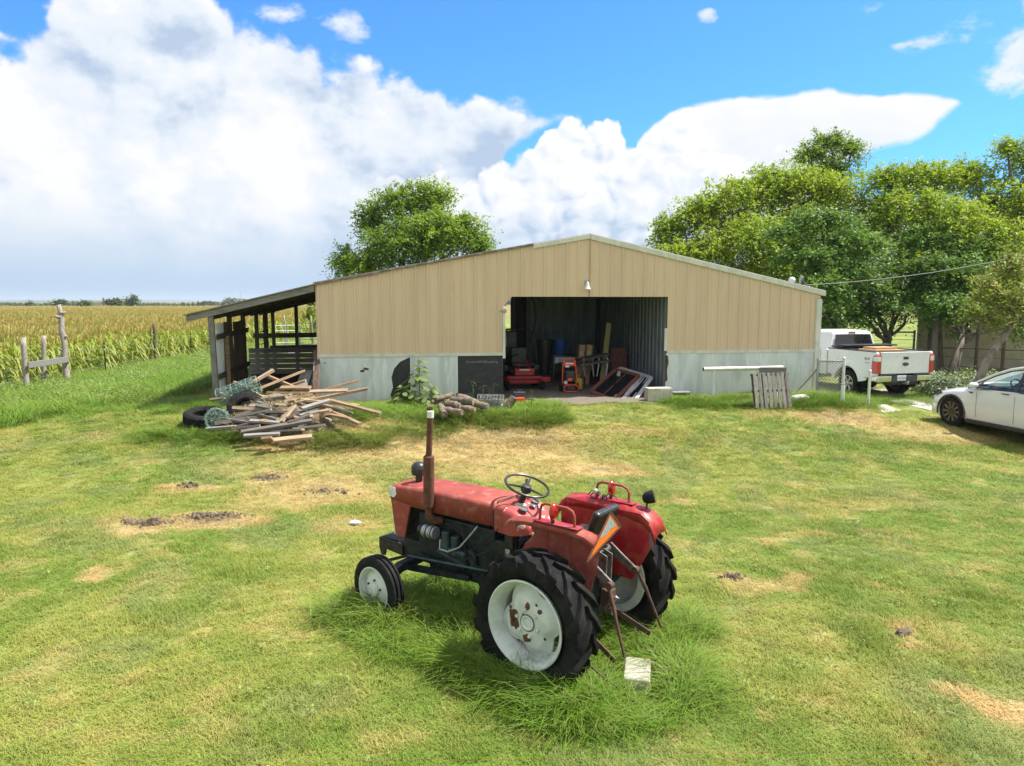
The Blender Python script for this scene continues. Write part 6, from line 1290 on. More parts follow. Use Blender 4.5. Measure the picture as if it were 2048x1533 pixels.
# ------------------------------------------------------------ scrap lumber pile
PL = [  # px1, py1, px2, py2, depth1, depth2, width, thick, material, label
 (469, 765, 559, 813, 16.3, 15.6, .09, .06, 'pale_board', 'pale squared board slanting down across the wire roll'),
 (506, 765, 546, 741, 16.6, 17.0, .11, .06, 'pale_board', 'short pale board sticking up at the top of the scrap pile'),
 (536, 753, 607, 783, 16.9, 16.4, .07, .07, 'tan_board', 'brown stick crossing the top of the scrap pile'),
 (517, 778, 608, 742, 16.2, 17.2, .11, .05, 'tan_board', 'tan board rising towards the barn corner'),
 (559, 806, 716, 762, 15.7, 16.8, .12, .06, 'tan_board', 'longest upper board reaching right in front of the skirt'),
 (609, 803, 734, 778, 15.6, 16.2, .11, .06, 'tan_board', 'second long board pointing right under the longest one'),
 (661, 801, 761, 827, 15.6, 15.2, .09, .05, 'tan_board', 'thin board reaching farthest right into the grass'),
 (643, 810, 687, 820, 15.4, 15.2, .10, .05, 'tan_board', None),
 (654, 819, 720, 849, 15.3, 14.6, .11, .06, 'tan_board', 'tan board sloping down right to the grass'),
 (559, 846, 586, 813, 14.7, 15.3, .19, .05, 'pale_board', 'short wide grey board upright in the middle of the pile'),
 (431, 849, 563, 829, 14.9, 15.2, .14, .09, 'dark_board', 'dark heavy timber at the lower left of the pile'),
 (474, 854, 554, 833, 14.7, 15.0, .10, .05, 'dark_board', None),
 (483, 865, 623, 842, 14.3, 14.7, .15, .06, 'dark_board', 'long dark plank along the front foot of the pile'),
 (488, 872, 559, 868, 14.15, 14.2, .10, .05, 'grey_board', 'grey plank lowest at the front of the pile'),
 (577, 845, 648, 822, 14.6, 15.1, .13, .06, 'dark_board', None), (474, 857, 520, 852, 14.5, 14.6, .16, .05, 'dark_board', None),
 (604, 818, 660, 801, 15.1, 15.5, .12, .06, 'grey_board', None), (622, 834, 657, 827, 14.9, 15.1, .12, .07, 'tan_board', 'tan board stub with sawn end facing the lawn'),
 (526, 880, 546, 878, 14.0, 14.0, .22, .05, 'tan_board', 'small orange board scrap in the straw before the pile'),
 (412, 858, 472, 853, 14.6, 14.7, .09, .04, 'grey_board', None), (560, 838, 610, 824, 14.9, 15.2, .12, .05, 'dark_board', None), (600, 832, 640, 815, 15.0, 15.4, .10, .05, 'grey_board', None),
 (545, 822, 600, 806, 15.2, 15.6, .16, .05, 'dark_board', None), (570, 800, 625, 790, 15.8, 16.0, .12, .05, 'tan_board', None), (575, 815, 620, 800, 15.4, 15.7, .13, .05, 'pale_board', None),
 (660, 830, 700, 838, 15.0, 14.8, .09, .05, 'tan_board', None), (668, 815, 705, 826, 15.2, 15.0, .08, .04, 'grey_board', None), (540, 800, 575, 815, 15.7, 15.4, .10, .05, 'tan_board', None),
 (500, 842, 560, 846, 14.8, 14.7, .12, .05, 'grey_board', None), (445, 838, 500, 846, 15.0, 14.9, .10, .06, 'dark_board', None), (586, 858, 650, 850, 14.4, 14.5, .10, .04, 'grey_board', None), (520, 830, 556, 840, 15.0, 14.8, .12, .05, 'dark_board', None),
 (421, 800, 450, 797, 16.2, 16.2, .10, .04, 'pale_board', None)]
rp = random.Random(12)
for k in range(38):
    cx, cy, an, ln = rp.gauss(560, 46), rp.gauss(812, 22), rp.uniform(-.6, .4), rp.uniform(24, 62); Zc = 16.3 - (cy - 780) * .024
    PL.append((cx - ln * math.cos(an), cy - ln * math.sin(an) * .6, cx + ln * math.cos(an), cy + ln * math.sin(an) * .6, Zc + rp.uniform(-.3, .3), Zc + rp.uniform(-.3, .3), rp.uniform(.07, .16), rp.uniform(.03, .06), rp.choice(('dark_board', 'grey_board', 'tan_board', 'tan_board', 'pale_board')), None))
for i, (x1, y1, x2, y2, Z1, Z2, w, th, mt, lab) in enumerate(PL):
    a, b = D(x1, y1, Z1), D(x2, y2, Z2); c = (a + b) / 2; o = thing('board', lab or {'dark_board': 'loose blackened board tangled in the scrap lumber pile', 'grey_board': 'loose silver-grey board tangled in the scrap lumber pile', 'tan_board': 'loose brown board tangled in the scrap lumber pile', 'pale_board': 'loose pale sawn board tangled in the scrap lumber pile'}[mt], 'board', tuple(c), 0, 'boards of the scrap lumber pile')
    a, b = a - c, b - c; d = (b - a).normalized(); L_ = (b - a).length; u = d.cross(Vector((0, 0, 1))).normalized(); v = u.cross(d); rl = random.uniform(-.5, .5)
    u, v = u * math.cos(rl) + v * math.sin(rl), v * math.cos(rl) - u * math.sin(rl)
    e = MB().box((0, 0, 0), (L_, w, th)).build('plank', MAT[mt], o, bevel=.004); MX = Matrix((d, u, v)).transposed().to_4x4(); e.matrix_local = MX
    for sx_ in (-1, 1):
        e2 = MB().box((sx_ * (L_ / 2 + .001), 0, 0), (.003, w * .97, th * .95)).build('sawn_end', MAT['pale_board'], o); e2.matrix_local = MX
for i, (x1, y1, x2, y2, mt, lab) in enumerate(((586, 772, 607, 748, 'grey_board', 'blue-grey board leaning beside the barn corner, leftmost'), (596, 778, 620, 742, 'grey_board', 'wide grey board leaning beside the barn corner, middle'), (620, 780, 630, 745, 'dark_board', 'dark grey board leaning against the barn corner'), (629, 735, 634, 700, 'rust_sheet', 'thin rusty strip leaning at the barn corner'))):
    a, b = D(x1, y1, 17.0), D(x2, y2, 18.3); c = GG(x1, 800); o = thing('leaning_board', lab, 'board', (a.x, a.y, gz(a.x, a.y)), 0, 'boards leaning at the barn corner')
    z = Vector(o.location); a2 = a - z; a2.z = min(a2.z, .12); MB().beam(a2, b - z, .16, .04, up=(0, 1, 0)).build('plank', MAT[mt], o, bevel=.004)
def tyre_thing(label, c, axis, Rr, rr, w, mat='black_rubber'):
    o = thing('old_tyre', label, 'tyre', tuple(c), 0, 'old tyres in the scrap pile'); hw = w / 2
    MB().lathe([(rr, -hw * .6), (rr + .04, -hw), (Rr - .05, -hw), (Rr, -hw * .7), (Rr, hw * .7), (Rr - .05, hw), (rr + .04, hw), (rr, hw * .6), (rr + .02, 0)], axis=axis, n=40, close=True).build('casing', MAT[mat], o, smooth=True)
    for k in range(24):
        x_, y_, z_ = basis(axis); a = k * math.pi / 12; p = (x_ * math.cos(a) + y_ * math.sin(a)) * (Rr + .004); t_ = (-x_ * math.sin(a) + y_ * math.cos(a))
        MB().beam(p - Vector(axis).normalized() * hw * .7, p + Vector(axis).normalized() * hw * .7, .03, .02, up=tuple(p.normalized())).build('tread_block', MAT[mat], o)
    return o
p = D(412, 822, 15.6); tyre_thing('large worn tyre lying at the left end of the scrap pile', (p.x, p.y, gz(p.x, p.y) + .15), (.1, -.15, 1), .46, .27, .26)
p = D(492, 808, 15.6); tyre_thing('black tyre standing on edge among the scrap wood', (p.x, p.y, gz(p.x, p.y) + .26), (.35, -1, .45), .40, .22, .24)
p = D(520, 830, 15.2); tyre_thing('flat tyre buried under the scrap boards', (p.x, p.y, gz(p.x, p.y) + .14), (0, -.2, 1), .40, .22, .22)
def wire_roll(name, label, c, d, r, L_, mat, seed):
    q = random.Random(seed); o = thing(name, label, 'wire roll', tuple(c)); d = Vector(d).normalized(); x_, y_, _ = basis(d); m = MB()
    for k in range(9):
        rr = r * (1 - .06 * (k % 3)); c_ = d * (L_ * (k / 8 - .5)); m2 = MB(); m2.tube([c_ + (x_ * math.cos(t) * rr * q.uniform(.95, 1.05) + y_ * math.sin(t) * rr * q.uniform(.95, 1.05)) for t in np.linspace(0, 2 * math.pi * .98, 19)], .008, 5, cap=False); m2.build('wire_loop', mat, o)
    for k in range(16):
        a = k * math.pi / 8; s_ = (x_ * math.cos(a) + y_ * math.sin(a)) * r; MB().tube([s_ - d * L_ / 2, s_ * q.uniform(.92, 1.06), s_ + d * L_ / 2], .007, 5).build('wire_stay', mat, o)
    for k in range(7):
        m2 = MB(); th = [q.uniform(0, 6.28) + j * .7 for j in range(14)]; m2.tube([d * q.uniform(-.5, .5) * L_ + (x_ * math.cos(t) + y_ * math.sin(t)) * r * q.uniform(.4, 1.12) for t in th], .006, 5, cap=False); m2.build('loose_wire', mat, o)
p = D(434, 822, 15.1); wire_roll('wire_roll', 'greenish roll of old wire mesh at the left of the scrap pile', (p.x, p.y, gz(p.x, p.y) + .25), (.3, -1, .2), .24, .5, MAT['green_wire'], 1)
p = D(478, 785, 15.9); wire_roll('wire_roll', 'greenish wire roll on top of the scrap pile', (p.x, p.y, gz(p.x, p.y) + .62), (1, .2, .35), .2, .9, MAT['green_wire'], 2)
p = D(982, 800, 16.9); wire_roll('wire_roll', 'grey roll of wire mesh by the black sheathing board', (p.x, p.y, gz(p.x, p.y) + .2), (1, -.1, 0), .17, .62, MAT['wire_steel'], 3)
# heap of soil and trash that carries the boards, straw over it
hc = G(530, 850, .45); n = 40; V, F = [], []
for j in range(n):
    for i in range(n):
        u, v = (i / (n - 1) - .5) * 2, (j / (n - 1) - .5) * 2; x, y = -5.15 + u * 1.55, 15.6 + v * 1.15
        hgt = .56 * max(0, 1 - u * u - .1) ** 1.2 * max(0, 1 - v * v) * (.7 + .6 * float(fbm(np.array([x]), np.array([y]), 3, 5, 3)[0])); V.append((x, y, gz(x, y) + hgt - .03))
F = [(j * n + i, j * n + i + 1, (j + 1) * n + i + 1, (j + 1) * n + i) for j in range(n - 1) for i in range(n - 1)]
mk('trash_soil', (.13, .10, .075), (.24, .19, .13), 9, .95, bump=.8, bscale=25, bdist=.04, kind='Position')
tag(MB().add(V, F).build('debris_heap', MAT['trash_soil'], smooth=True), 'heap of soil and trash under the scrap boards', kind='stuff')
xs = rng.uniform(-6.4, -3.6, 330); ys = rng.uniform(14.6, 16.6, 330); zs_ = gzn(xs, ys) + .42 * np.clip(1 - ((xs + 5.15) / 1.5) ** 2, 0, 1) * np.clip(1 - ((ys - 15.6) / 1.1) ** 2, 0, 1)
scatter('pile_straw', np.stack([xs, ys, zs_], 1), np.stack([rng.uniform(-.5, .5, 330), rng.uniform(-.5, .5, 330), rng.uniform(0, 6.28, 330)], 1), np.stack([rng.uniform(.9, 1.7, 330)] * 3, 1), strawp, 'dry hay and twigs caught in the scrap pile', 4)
for k, (px, py, s_, lab) in enumerate(((608, 780, .12, 'white plastic jug lying on the scrap pile'), (652, 847, .17, 'grey rubble lump at the right foot of the scrap pile'), (632, 846, .12, 'small white rubble lump left of the grey one'), (618, 884, .14, 'pale flat stone in the straw below the scrap pile'), (710, 1050, .09, 'small white stone on the dry lawn left of the tractor'))):
    p = GG(px, py); o = thing('rubble', lab, 'rubble', (p.x, p.y, p.z + (.5 if k == 0 else s_ * .25))); rr_ = random.Random(k)
    m = MB(); rings = []
    for j, f in enumerate((.2, .8, 1.0, .85, .3)): rings.append([(s_ * f * math.cos(a) * rr_.uniform(.8, 1.2), s_ * .8 * f * math.sin(a) * rr_.uniform(.8, 1.2), s_ * (.0 - .3 + .2 * j)) for a in np.linspace(0, 2 * math.pi, 9)[:-1]])
    m.loft(rings).build('lump', MAT['white_vinyl'] if k in (0, 2, 4) else MAT['stone'], o, bevel=.01)

# ------------------------------------------------------------ logs and plants before the barn
LG = ((872, 800, 905, 790, 16.3, 16.7, .06, 'split pale branch on the left of the log heap'), (885, 818, 925, 826, 15.9, 15.6, .07, 'curved log at the front of the heap'), (895, 808, 918, 812, 16.2, 15.9, .08, 'short round log end facing the lawn'), (905, 800, 945, 805, 16.5, 16.2, .085, 'thick grey log on top of the heap'), (918, 795, 975, 815, 16.7, 16.2, .085, 'long split log sloping down right'), (925, 815, 950, 820, 16.0, 15.9, .06, 'small log stub at the heap front'), (878, 812, 890, 828, 16.1, 15.6, .07, 'dark log end at the left front of the heap'), (940, 802, 965, 812, 16.6, 16.3, .07, 'grey log at the right back of the heap'), (862, 806, 885, 804, 16.3, 16.5, .05, 'thin log at the far left end of the heap'))
for i, (x1, y1, x2, y2, Z1, Z2, r_, lab) in enumerate(LG):
    a, b = D(x1, y1, Z1), D(x2, y2, Z2); c = (a + b) / 2; lowest = gz(c.x, c.y) + .05; c.z = max(c.z, lowest); o = thing('log', lab or 'rough grey log in the heap before the barn', 'log', tuple(c), 0, 'logs before the barn'); d = (b - a) / 2
    q = random.Random(60 + i); sd_ = d.cross(Vector((0, 0, 1))).normalized()
    e = MB().tube([d * t + sd_ * q.uniform(-.03, .03) + Vector((0, 0, q.uniform(-.02, .02))) for t in np.linspace(-1, 1, 7)], [r_ * q.uniform(.85, 1.15) for _ in range(7)], 12).build('trunk', MAT['log_wood'], o, smooth=True)
    MB().lathe([(r_ * .92, 0), (0, .004)], tuple(d * 1.003), tuple(d.normalized()), 12).build('cut_end', MAT['dead_wood'], o)
p = GG(1016, 822); o = thing('log', 'stubby log propped up alone right of the log heap', 'log', (p.x, p.y, p.z), 0, 'logs before the barn')
MB().tube([(-.10, 0, 0), (.06, .02, .20), (.15, .03, .32)], [.11, .10, .09], 12).build('trunk', MAT['log_wood'], o, smooth=True); MB().lathe([(.085, 0), (0, .005)], (.152, .03, .322), (.5, .05, .85), 12).build('cut_end', MAT['dead_wood'], o)
p = GG(932, 800); o = thing('dish', 'dark green plastic dish leaning on the black board', 'dish', (p.x, p.y, p.z + .12)); MB().lathe([(.0, 0), (.2, .01), (.24, .05), (.25, .05), (.21, 0)], (0, 0, 0), (0, -.7, .7), 28).build('bowl', MAT['green_plastic'], o, smooth=True)
def leaf_shape():
    n = 9; V = [(0, 0, 0)]
    for k in range(n): a = -2.3 + 4.6 * k / (n - 1); r = (.75 + .25 * math.cos(a * 2.0)) * (1.25 if abs(a) < .3 else 1); V.append((r * math.cos(a) * .55 + .35, r * math.sin(a) * .55, -.10 * r * r + .05 * math.cos(a * 3)))
    me = bpy.data.meshes.new('leaf'); me.from_pydata(V, [], [(0, i, i + 1) for i in range(1, n)]); me.materials.append(MAT['leaf_broad'])
    a = me.attributes.new('tone', 'FLOAT', 'POINT'); a.data.foreach_set('value', [.35] + [.55 + .05 * (i % 3) for i in range(n)]); a = me.attributes.new('alt', 'FLOAT', 'POINT'); a.data.foreach_set('value', [0.0] * (n + 1)); return me
LEAF = leaf_shape()
def broad_plant(label, px, py, hpx, nl, seed):
    q = random.Random(seed); p = GG(px, py); o = thing('broad_leaf_plant', label, 'plant', (p.x, p.y, p.z)); H = hpx * 17.2 / FPX
    MB().tube([(0, 0, -.05), (.03, 0, H * .5), (.0, .02, H)], [.016, .012, .005], 7).build('stem', MAT['leaf_broad'], o, smooth=True)
    for k in range(nl):
        z = H * (.12 + .88 * (k / nl)); a = k * 2.4 + q.uniform(-.4, .4); out = (.30 * (1 - z / H) + .10) * q.uniform(.6, 1.3); s_ = (.34 * (1 - .55 * z / H)) * q.uniform(.8, 1.25)
        c = Vector((out * math.cos(a), out * math.sin(a), z + q.uniform(-.05, .08)))
        MB().tube([(0, 0, z - .06), tuple(c)], [.006, .004], 5).build('leaf_stalk', MAT['leaf_broad'], o)
        l = bpy.data.objects.new('leaf', LEAF); link(l, o); l.location = c; l.scale = (s_, s_, s_); l.rotation_euler = (q.uniform(-.3, .3), q.uniform(.2, .8), a)
broad_plant('tall broad leaved weed growing against the pale skirt', 838, 806, 92, 34, 3)
broad_plant('low broad leaved weed in front of the torn skirt', 806, 808, 36, 16, 4); broad_plant('low broad leaved weed right of the tall weed', 862, 810, 38, 14, 5)
for k, (px, py, h, lab) in enumerate(((945, 806, .62, 'tall grass stalk with drooping blades left of the wire roll'), (965, 808, .5, 'seeding stalk in front of the black board, middle'), (985, 809, .55, 'bent grass stalk in front of the black board, right'), (1062, 822, .5, 'yellow seed head beside the gravel'))):
    p = GG(px, py); o = thing('grass_stalk', lab, 'plant', (p.x, p.y, p.z)); q = random.Random(k)
    MB().tube([(0, 0, 0), (.02, 0, h * .6), (.05, 0, h)], [.009, .008, .005], 5).build('stalk', MAT['leaf_broad'], o)
    for j in range(5):
        a = q.uniform(0, 6.28); z = h * q.uniform(.4, 1); L_ = q.uniform(.15, .32); dx, dy = math.cos(a), math.sin(a)
        V = [];
        for t in (0, .5, 1):
            for sg in (-1, 1): V.append((dx * L_ * t - dy * sg * .010 * (1 - t), dy * L_ * t + dx * sg * .010 * (1 - t), z + L_ * (.5 * t - .9 * t * t)))
        MB().add(V, [(0, 1, 3, 2), (2, 3, 5, 4)]).build('blade', MAT['leaf_broad'], o)

# ------------------------------------------------------------ things inside the bay (barn local coordinates)
def bthing(name, label, cat, s_, dep, rz=0.0, group=None, z=None):
    q_ = BW(s_, dep, 0); return thing(name, label, cat, (q_.x, q_.y, (gz(q_.x, q_.y) + .02) if z is None else z), BA + rz, group)
def SP(px, py, dep): return WP(px, py, dep)
# ride-on mower facing out (local: -y is towards the viewer)
s_, _ = SP(1048, 770, 1.6); mw = bthing('ride_on_mower', 'red ride-on mower with roll bar facing out of the barn bay', 'mower', s_, 2.0)
RD = MAT['mower_red']; BKP = MAT['black_plastic']
MB().box((0, -.05, .24), (1.12, .75, .16)).build('mower_deck', RD, mw, bevel=.04, seg=3); MB().box((0, -.48, .36), (1.02, .07, .08)).build('front_bar', RD, mw, bevel=.01)
MB().box((0, -.40, .52), (.58, .22, .20)).build('foot_plate', RD, mw, bevel=.02)
text_mesh('print', 'MOWER DECK', .045, MAT['white_paint'], mw, Vector((0, -.517, .56)), (1, 0, 0), (0, 0, 1)) if False else None
MB().box((0, -.512, .585), (.30, .006, .03)).build('name_strip', MAT['white_paint'], mw)
for x in (-.22, .22): MB().lathe([(.045, 0), (.04, .012), (0, .014)], (x, -.512, .52), (0, -1, 0), 16).build('round_lens', RD, mw, smooth=True)
for sg in (-1, 1):
    MB().beam((sg * .44, -.48, .36), (sg * .50, -.62, .16), .06, .05).build('caster_arm', RD, mw, bevel=.006)
    MB().tube([(sg * .50 - .045, -.62, .14), (sg * .50 + .045, -.62, .14)], .14, 20).build('caster_wheel', MAT['black_rubber'], mw, smooth=True, bevel=.02)
    MB().tube([(sg * .52 - .12, .62, .28), (sg * .52 + .12, .62, .28)], .28, 24).build('rear_wheel', MAT['black_rubber'], mw, smooth=True, bevel=.04)
    MB().tube([(sg * .28, .25, .6), (sg * .30, -.05, .95), (sg * .12, -.12, 1.0)], .018, 8).build('steer_lever', BKP, mw, smooth=True)
    MB().box((sg * .46, .45, .58), (.18, .75, .20)).build('side_tank', BKP, mw, bevel=.05)
    MB().tube([(sg * .42, .75, .6), (sg * .46, .80, 1.1), (sg * .40, .80, 1.62), (sg * .34, .80, 1.70)], .03, 8).build('roll_bar', BKP, mw, smooth=True)
    MB().beam((sg * .16, -.35, .62), (sg * .10, -.22, .86), .03, .03).build('pedal_bar', RD, mw)
MB().tube([(-.34, .80, 1.70), (.34, .80, 1.70)], .03, 8).build('roll_bar_top', BKP, mw, smooth=True)
MB().box((0, .35, .66), (.50, .48, .12)).build('seat', BKP, mw, bevel=.04, seg=3); MB().box((0, .60, .92), (.50, .12, .50)).build('seat_back', BKP, mw, bevel=.05, seg=3)
MB().box((0, .85, .60), (.6, .4, .5)).build('engine_cover', BKP, mw, bevel=.05)
MB().box((.68, .0, .26), (.30, .5, .16)).build('discharge_chute', MAT['mower_red'], mw, bevel=.02)
# shade canopy frame standing behind the mower
s_, _ = SP(1035, 640, 3.0); cf = bthing('canopy_frame', 'black curved canopy frame standing behind the mower', 'frame', s_, 3.2)
MB().tube([(.42, 0, .1), (.42, 0, 1.35), (.55, 0, 1.65), (.60, 0, 2.0), (.56, 0, 2.5), (.45, 0, 2.72)], .035, 8).build('upright', BKP, cf, smooth=True)
MB().tube([(-.75, 0, 2.66), (-.2, 0, 2.74), (.4, 0, 2.74), (.75, 0, 2.62)], .05, 8).build('top_bow', BKP, cf, smooth=True)
MB().box((-.45, .0, .9), (.9, .3, 1.5)).build('dark_cabinet', BKP, cf, bevel=.04)
MB().tube([(-.62, -.17, 1.75), (-.5, -.18, 1.8), (-.36, -.18, 1.6), (-.35, -.18, 1.2), (-.48, -.18, 1.05), (-.62, -.18, 1.2)], .014, 6).build('white_hose', MAT['rope_white'], cf, smooth=True)
s_, z_ = SP(1008, 622, -.02); o = bthing('spotlight', 'small pale lamp head on the left jamb of the bay', 'lamp', s_, -.06, z=z_); MB().lathe([(.02, -.06), (.05, -.04), (.055, .04), (.03, .06)], (0, 0, 0), (1, -.3, -.2), 14).build('lamp_head', MAT['beige_box'], o, smooth=True); MB().tube([(-.1, .03, 0), (0, 0, 0)], .014, 6).build('arm', MAT['steel'], o)
# bins
def bin_thing(label, px, dep, r0, r1, h, mat, z=None):
    s_, _ = SP(px, 760, dep); o = bthing('bin', label, 'bin', s_, dep, z=z); MB().lathe([(r0, 0), (r1, h * .93), (r1 + .025, h * .93), (r1 + .025, h), (r1 - .01, h), (r0 - .01, .02), (0, .02)], n=28).build('shell', mat, o, smooth=True)
    for sg in (-1, 1): MB().tube([(sg * (r1 + .01), -.07, h * .85), (sg * (r1 + .05), 0, h * .85), (sg * (r1 + .01), .07, h * .85)], .012, 6).build('grip', mat, o)
bin_thing('tall black rubbish bin inside the barn beside the blue tub', 1088, 4.4, .22, .29, 1.35, MAT['black_plastic']); bin_thing('bright blue plastic tub standing on the dark bench', 1119, 4.0, .18, .24, .50, MAT['blue_plastic'], z=gz(BW(5, 4, 0).x, BW(5, 4, 0).y) + .86)
s_, _ = SP(1130, 770, 3.9); o = bthing('bench', 'dark bench with pale papers on its front inside the barn', 'bench', s_, 4.0)
MB().box((0, 0, .82), (.95, .6, .05)).build('top', BKP, o); MB().box((.0, -.30, .70), (.62, .012, .17)).build('paper_panel', MAT['white_vinyl'], o); MB().box((-.33, -.305, .68), (.12, .012, .2)).build('striped_card', MAT['white_paint'], o)
for x in (-.42, .42):
    for y in (-.25, .25): MB().box((x, y, .41), (.06, .06, .82)).build('leg', BKP, o)
# pressure washer
s_, _ = SP(1140, 770, .9); o = bthing('pressure_washer', 'orange framed pressure washer on the gravel of the bay', 'pressure washer', s_, .9)
OR = MAT['orange_plastic']
for sg in (-1, 1): MB().tube([(sg * .20, .05, .12), (sg * .20, .08, .45), (sg * .18, .12, .80), (sg * .14, .14, .92)], .018, 8).build('frame_tube', OR, o, smooth=True)
MB().tube([(-.14, .14, .92), (.14, .14, .92)], .018, 8).build('handle_bar', OR, o, smooth=True); MB().box((0, .12, .79), (.34, .05, .12)).build('panel', OR, o, bevel=.01); MB().box((0, .09, .80), (.22, .006, .035)).build('name_strip', MAT['white_paint'], o); MB().box((-.06, .09, .72), (.12, .006, .05)).build('label_plate', MAT['white_paint'], o)
MB().box((0, .05, .45), (.26, .24, .30)).build('engine', BKP, o, bevel=.04); MB().box((-.02, -.06, .36), (.14, .06, .09)).build('engine_cap', OR, o, bevel=.015); MB().tube([(-.14, -.08, .28), (-.14, -.02, .28)], .05, 14).build('filter', MAT['white_vinyl'], o, smooth=True)
MB().tube([(-.20, -.14, .06), (-.20, -.16, .18), (-.12, -.17, .22), (.12, -.17, .22), (.20, -.16, .18), (.20, -.14, .06), (.10, -.14, .03), (-.10, -.14, .03), (-.20, -.14, .06)], .017, 8).build('foot_frame', OR, o, smooth=True); MB().box((0, -.1, .12), (.24, .12, .12)).build('pump', BKP, o, bevel=.02)
for sg in (-1, 1): MB().tube([(sg * .20, .12, .13), (sg * .26, .12, .13)], .13, 20).build('wheel', MAT['black_rubber'], o, smooth=True, bevel=.01)
s_, _ = SP(1157, 780, 1.3); o = bthing('fuel_can', 'yellow fuel can behind the pressure washer', 'fuel can', s_, 1.35); MB().box((0, 0, .17), (.22, .17, .34)).build('can', MAT['yellow_plastic'], o, bevel=.03, seg=3); MB().tube([(-.06, 0, .34), (-.06, 0, .40), (.06, 0, .40), (.06, 0, .34)], .014, 8).build('handle', MAT['yellow_plastic'], o, smooth=True); MB().tube([(.07, 0, .34), (.09, -.03, .43)], .02, 8).build('spout', MAT['black_plastic'], o)
for k, (px, lab) in enumerate(((1157, 'narrow brown carton standing in the bay, left of two'), (1172, 'narrow brown carton standing in the bay, right of two'))):
    s_, z_ = SP(px, 720, 2.9); o = bthing('tall_carton', lab, 'box', s_, 2.9, .1, 'tall cartons in the bay'); MB().box((0.04, 0, .62), (.19, .16, 1.24), Euler((0, R(6), 0)).to_matrix()).build('carton', MAT['cardboard'], o, bevel=.006); MB().box((0.075, -.083, .98), (.11, .004, .12), Euler((0, R(6), 0)).to_matrix()).build('print_patch', MAT['beige_box'], o)
# stacked folding chairs with bright legs
s_, _ = SP(1187, 750, 2.2)
for k in range(2):
    o = bthing('folding_table', ('dark folding table with bright legs in the bay, lower one', 'dark folding table tipped on top of the other one')[k], 'table', s_ + .05 * k, 2.3 + .25 * k, .1 * k)
    MB().box((0, 0, .72 + .16 * k), (.95, .55, .05), Euler((0, R(-7 - 4 * k), 0)).to_matrix()).build('top', MAT['dark_board'], o, bevel=.01)
    for x in (-.38, -.1, .12, .40): MB().tube([(x, -.26, .70 + .16 * k), (x + .06 * (1 if x < 0 else -1), -.27, .32)], .018, 8).build('leg', MAT['bright_metal'], o, smooth=True)
    for x in (-.32, .34): MB().tube([(x, -.24, .34), (x, -.24, .0)], .016, 8).build('foot', MAT['black_metal'], o)
s_, _ = SP(1208, 730, 2.6); o = bthing('plank', 'pale yellow plank leaning upright in the bay', 'board', s_, 2.4); MB().beam((-.12, 0, 0), (.22, .5, 1.9), .16, .04, up=(0, 1, 0)).build('board', MAT['yellow_board'], o, bevel=.004)
s_, _ = SP(1238, 735, 2.9); o = bthing('brown_panel', 'red-brown panel behind the stacked windows', 'panel', s_, 2.9); MB().box((0, 0, .55), (.5, .04, 1.1), Euler((R(-10), 0, 0)).to_matrix()).build('sheet', MAT['red_brown'], o, bevel=.006)
# stacked old windows leaning against the right inner wall
def old_window(label, P, frame, glassy, nb, dep_th=.07):
    P = [Vector(p) for p in P]; o = thing('old_window', label, 'window', tuple(P[0]), 0, 'old windows stacked in the bay'); Q = [p - P[0] for p in P]
    nn = (Q[1] - Q[0]).cross(Q[3] - Q[0]).normalized()
    for i in range(4): MB().beam(Q[i], Q[(i + 1) % 4], .10, dep_th, up=tuple(nn)).build('frame_rail', frame, o, bevel=.008)
    for k in range(nb):
        t = (k + 1) / (nb + 1); MB().beam(Q[0].lerp(Q[1], t), Q[3].lerp(Q[2], t), .03, .03, up=tuple(nn)).build('glazing_bar', frame, o)
    V = [q - nn * .005 for q in Q]; MB().add(V, [(0, 1, 2, 3)]).build('pane', glassy, o)
def wq(px, py, dep): s_, z_ = WP(px, py, dep); return BW(s_, dep, z_)
old_window('dark glazed window with brown edge leaning front left in the stack', [wq(1182, 783, .35), wq(1228, 802, -.25), wq(1278, 752, .55), wq(1232, 740, 1.2)], MAT['red_brown'], MAT['dark_glass'], 1)
old_window('white framed window in the middle of the stack', [wq(1228, 803, -.22), wq(1240, 803, -.30), wq(1296, 754, .62), wq(1240, 737, 1.25)], MAT['worn_vinyl'], MAT['dark_glass'], 0)
old_window('white framed window leaning last in the stack by the right jamb', [wq(1244, 802, -.28), wq(1266, 807, -.38), wq(1303, 756, .35), wq(1285, 750, .7)], MAT['worn_vinyl'], MAT['dark_glass'], 2)
o = thing('red_brown_strip', 'red-brown trim board under the dark window', 'board', tuple(wq(1182, 790, .3))); MB().beam((0, 0, 0), wq(1228, 806, -.3) - wq(1182, 790, .3), .04, .13).build('strip', MAT['red_brown'], o, bevel=.006)
s_, z_ = WP(1037, 792, -.45); o = bthing('tool_case', 'dark blue tool case on the gravel near the weeds', 'case', s_, -.55); MB().box((0, 0, .12), (.30, .2, .22)).build('case', MAT['bumper_dark'], o, bevel=.02); MB().tube([(-.07, -.02, .23), (-.06, -.02, .28), (.06, -.02, .28), (.07, -.02, .23)], .012, 6).build('handle', BKP, o)
s_, _ = WP(1040, 800, -.7); o = bthing('garden_tool', 'orange and black power tool lying before the tool case', 'tool', s_, -.75); MB().box((0, 0, .06), (.22, .12, .11)).build('body', OR, o, bevel=.02); MB().tube([(.1, 0, .08), (.25, .03, .05), (.40, .02, .03)], .02, 8).build('shaft', BKP, o); MB().tube([(-.1, 0, .1), (-.16, 0, .16), (-.05, 0, .17)], .012, 6).build('grip', BKP, o)
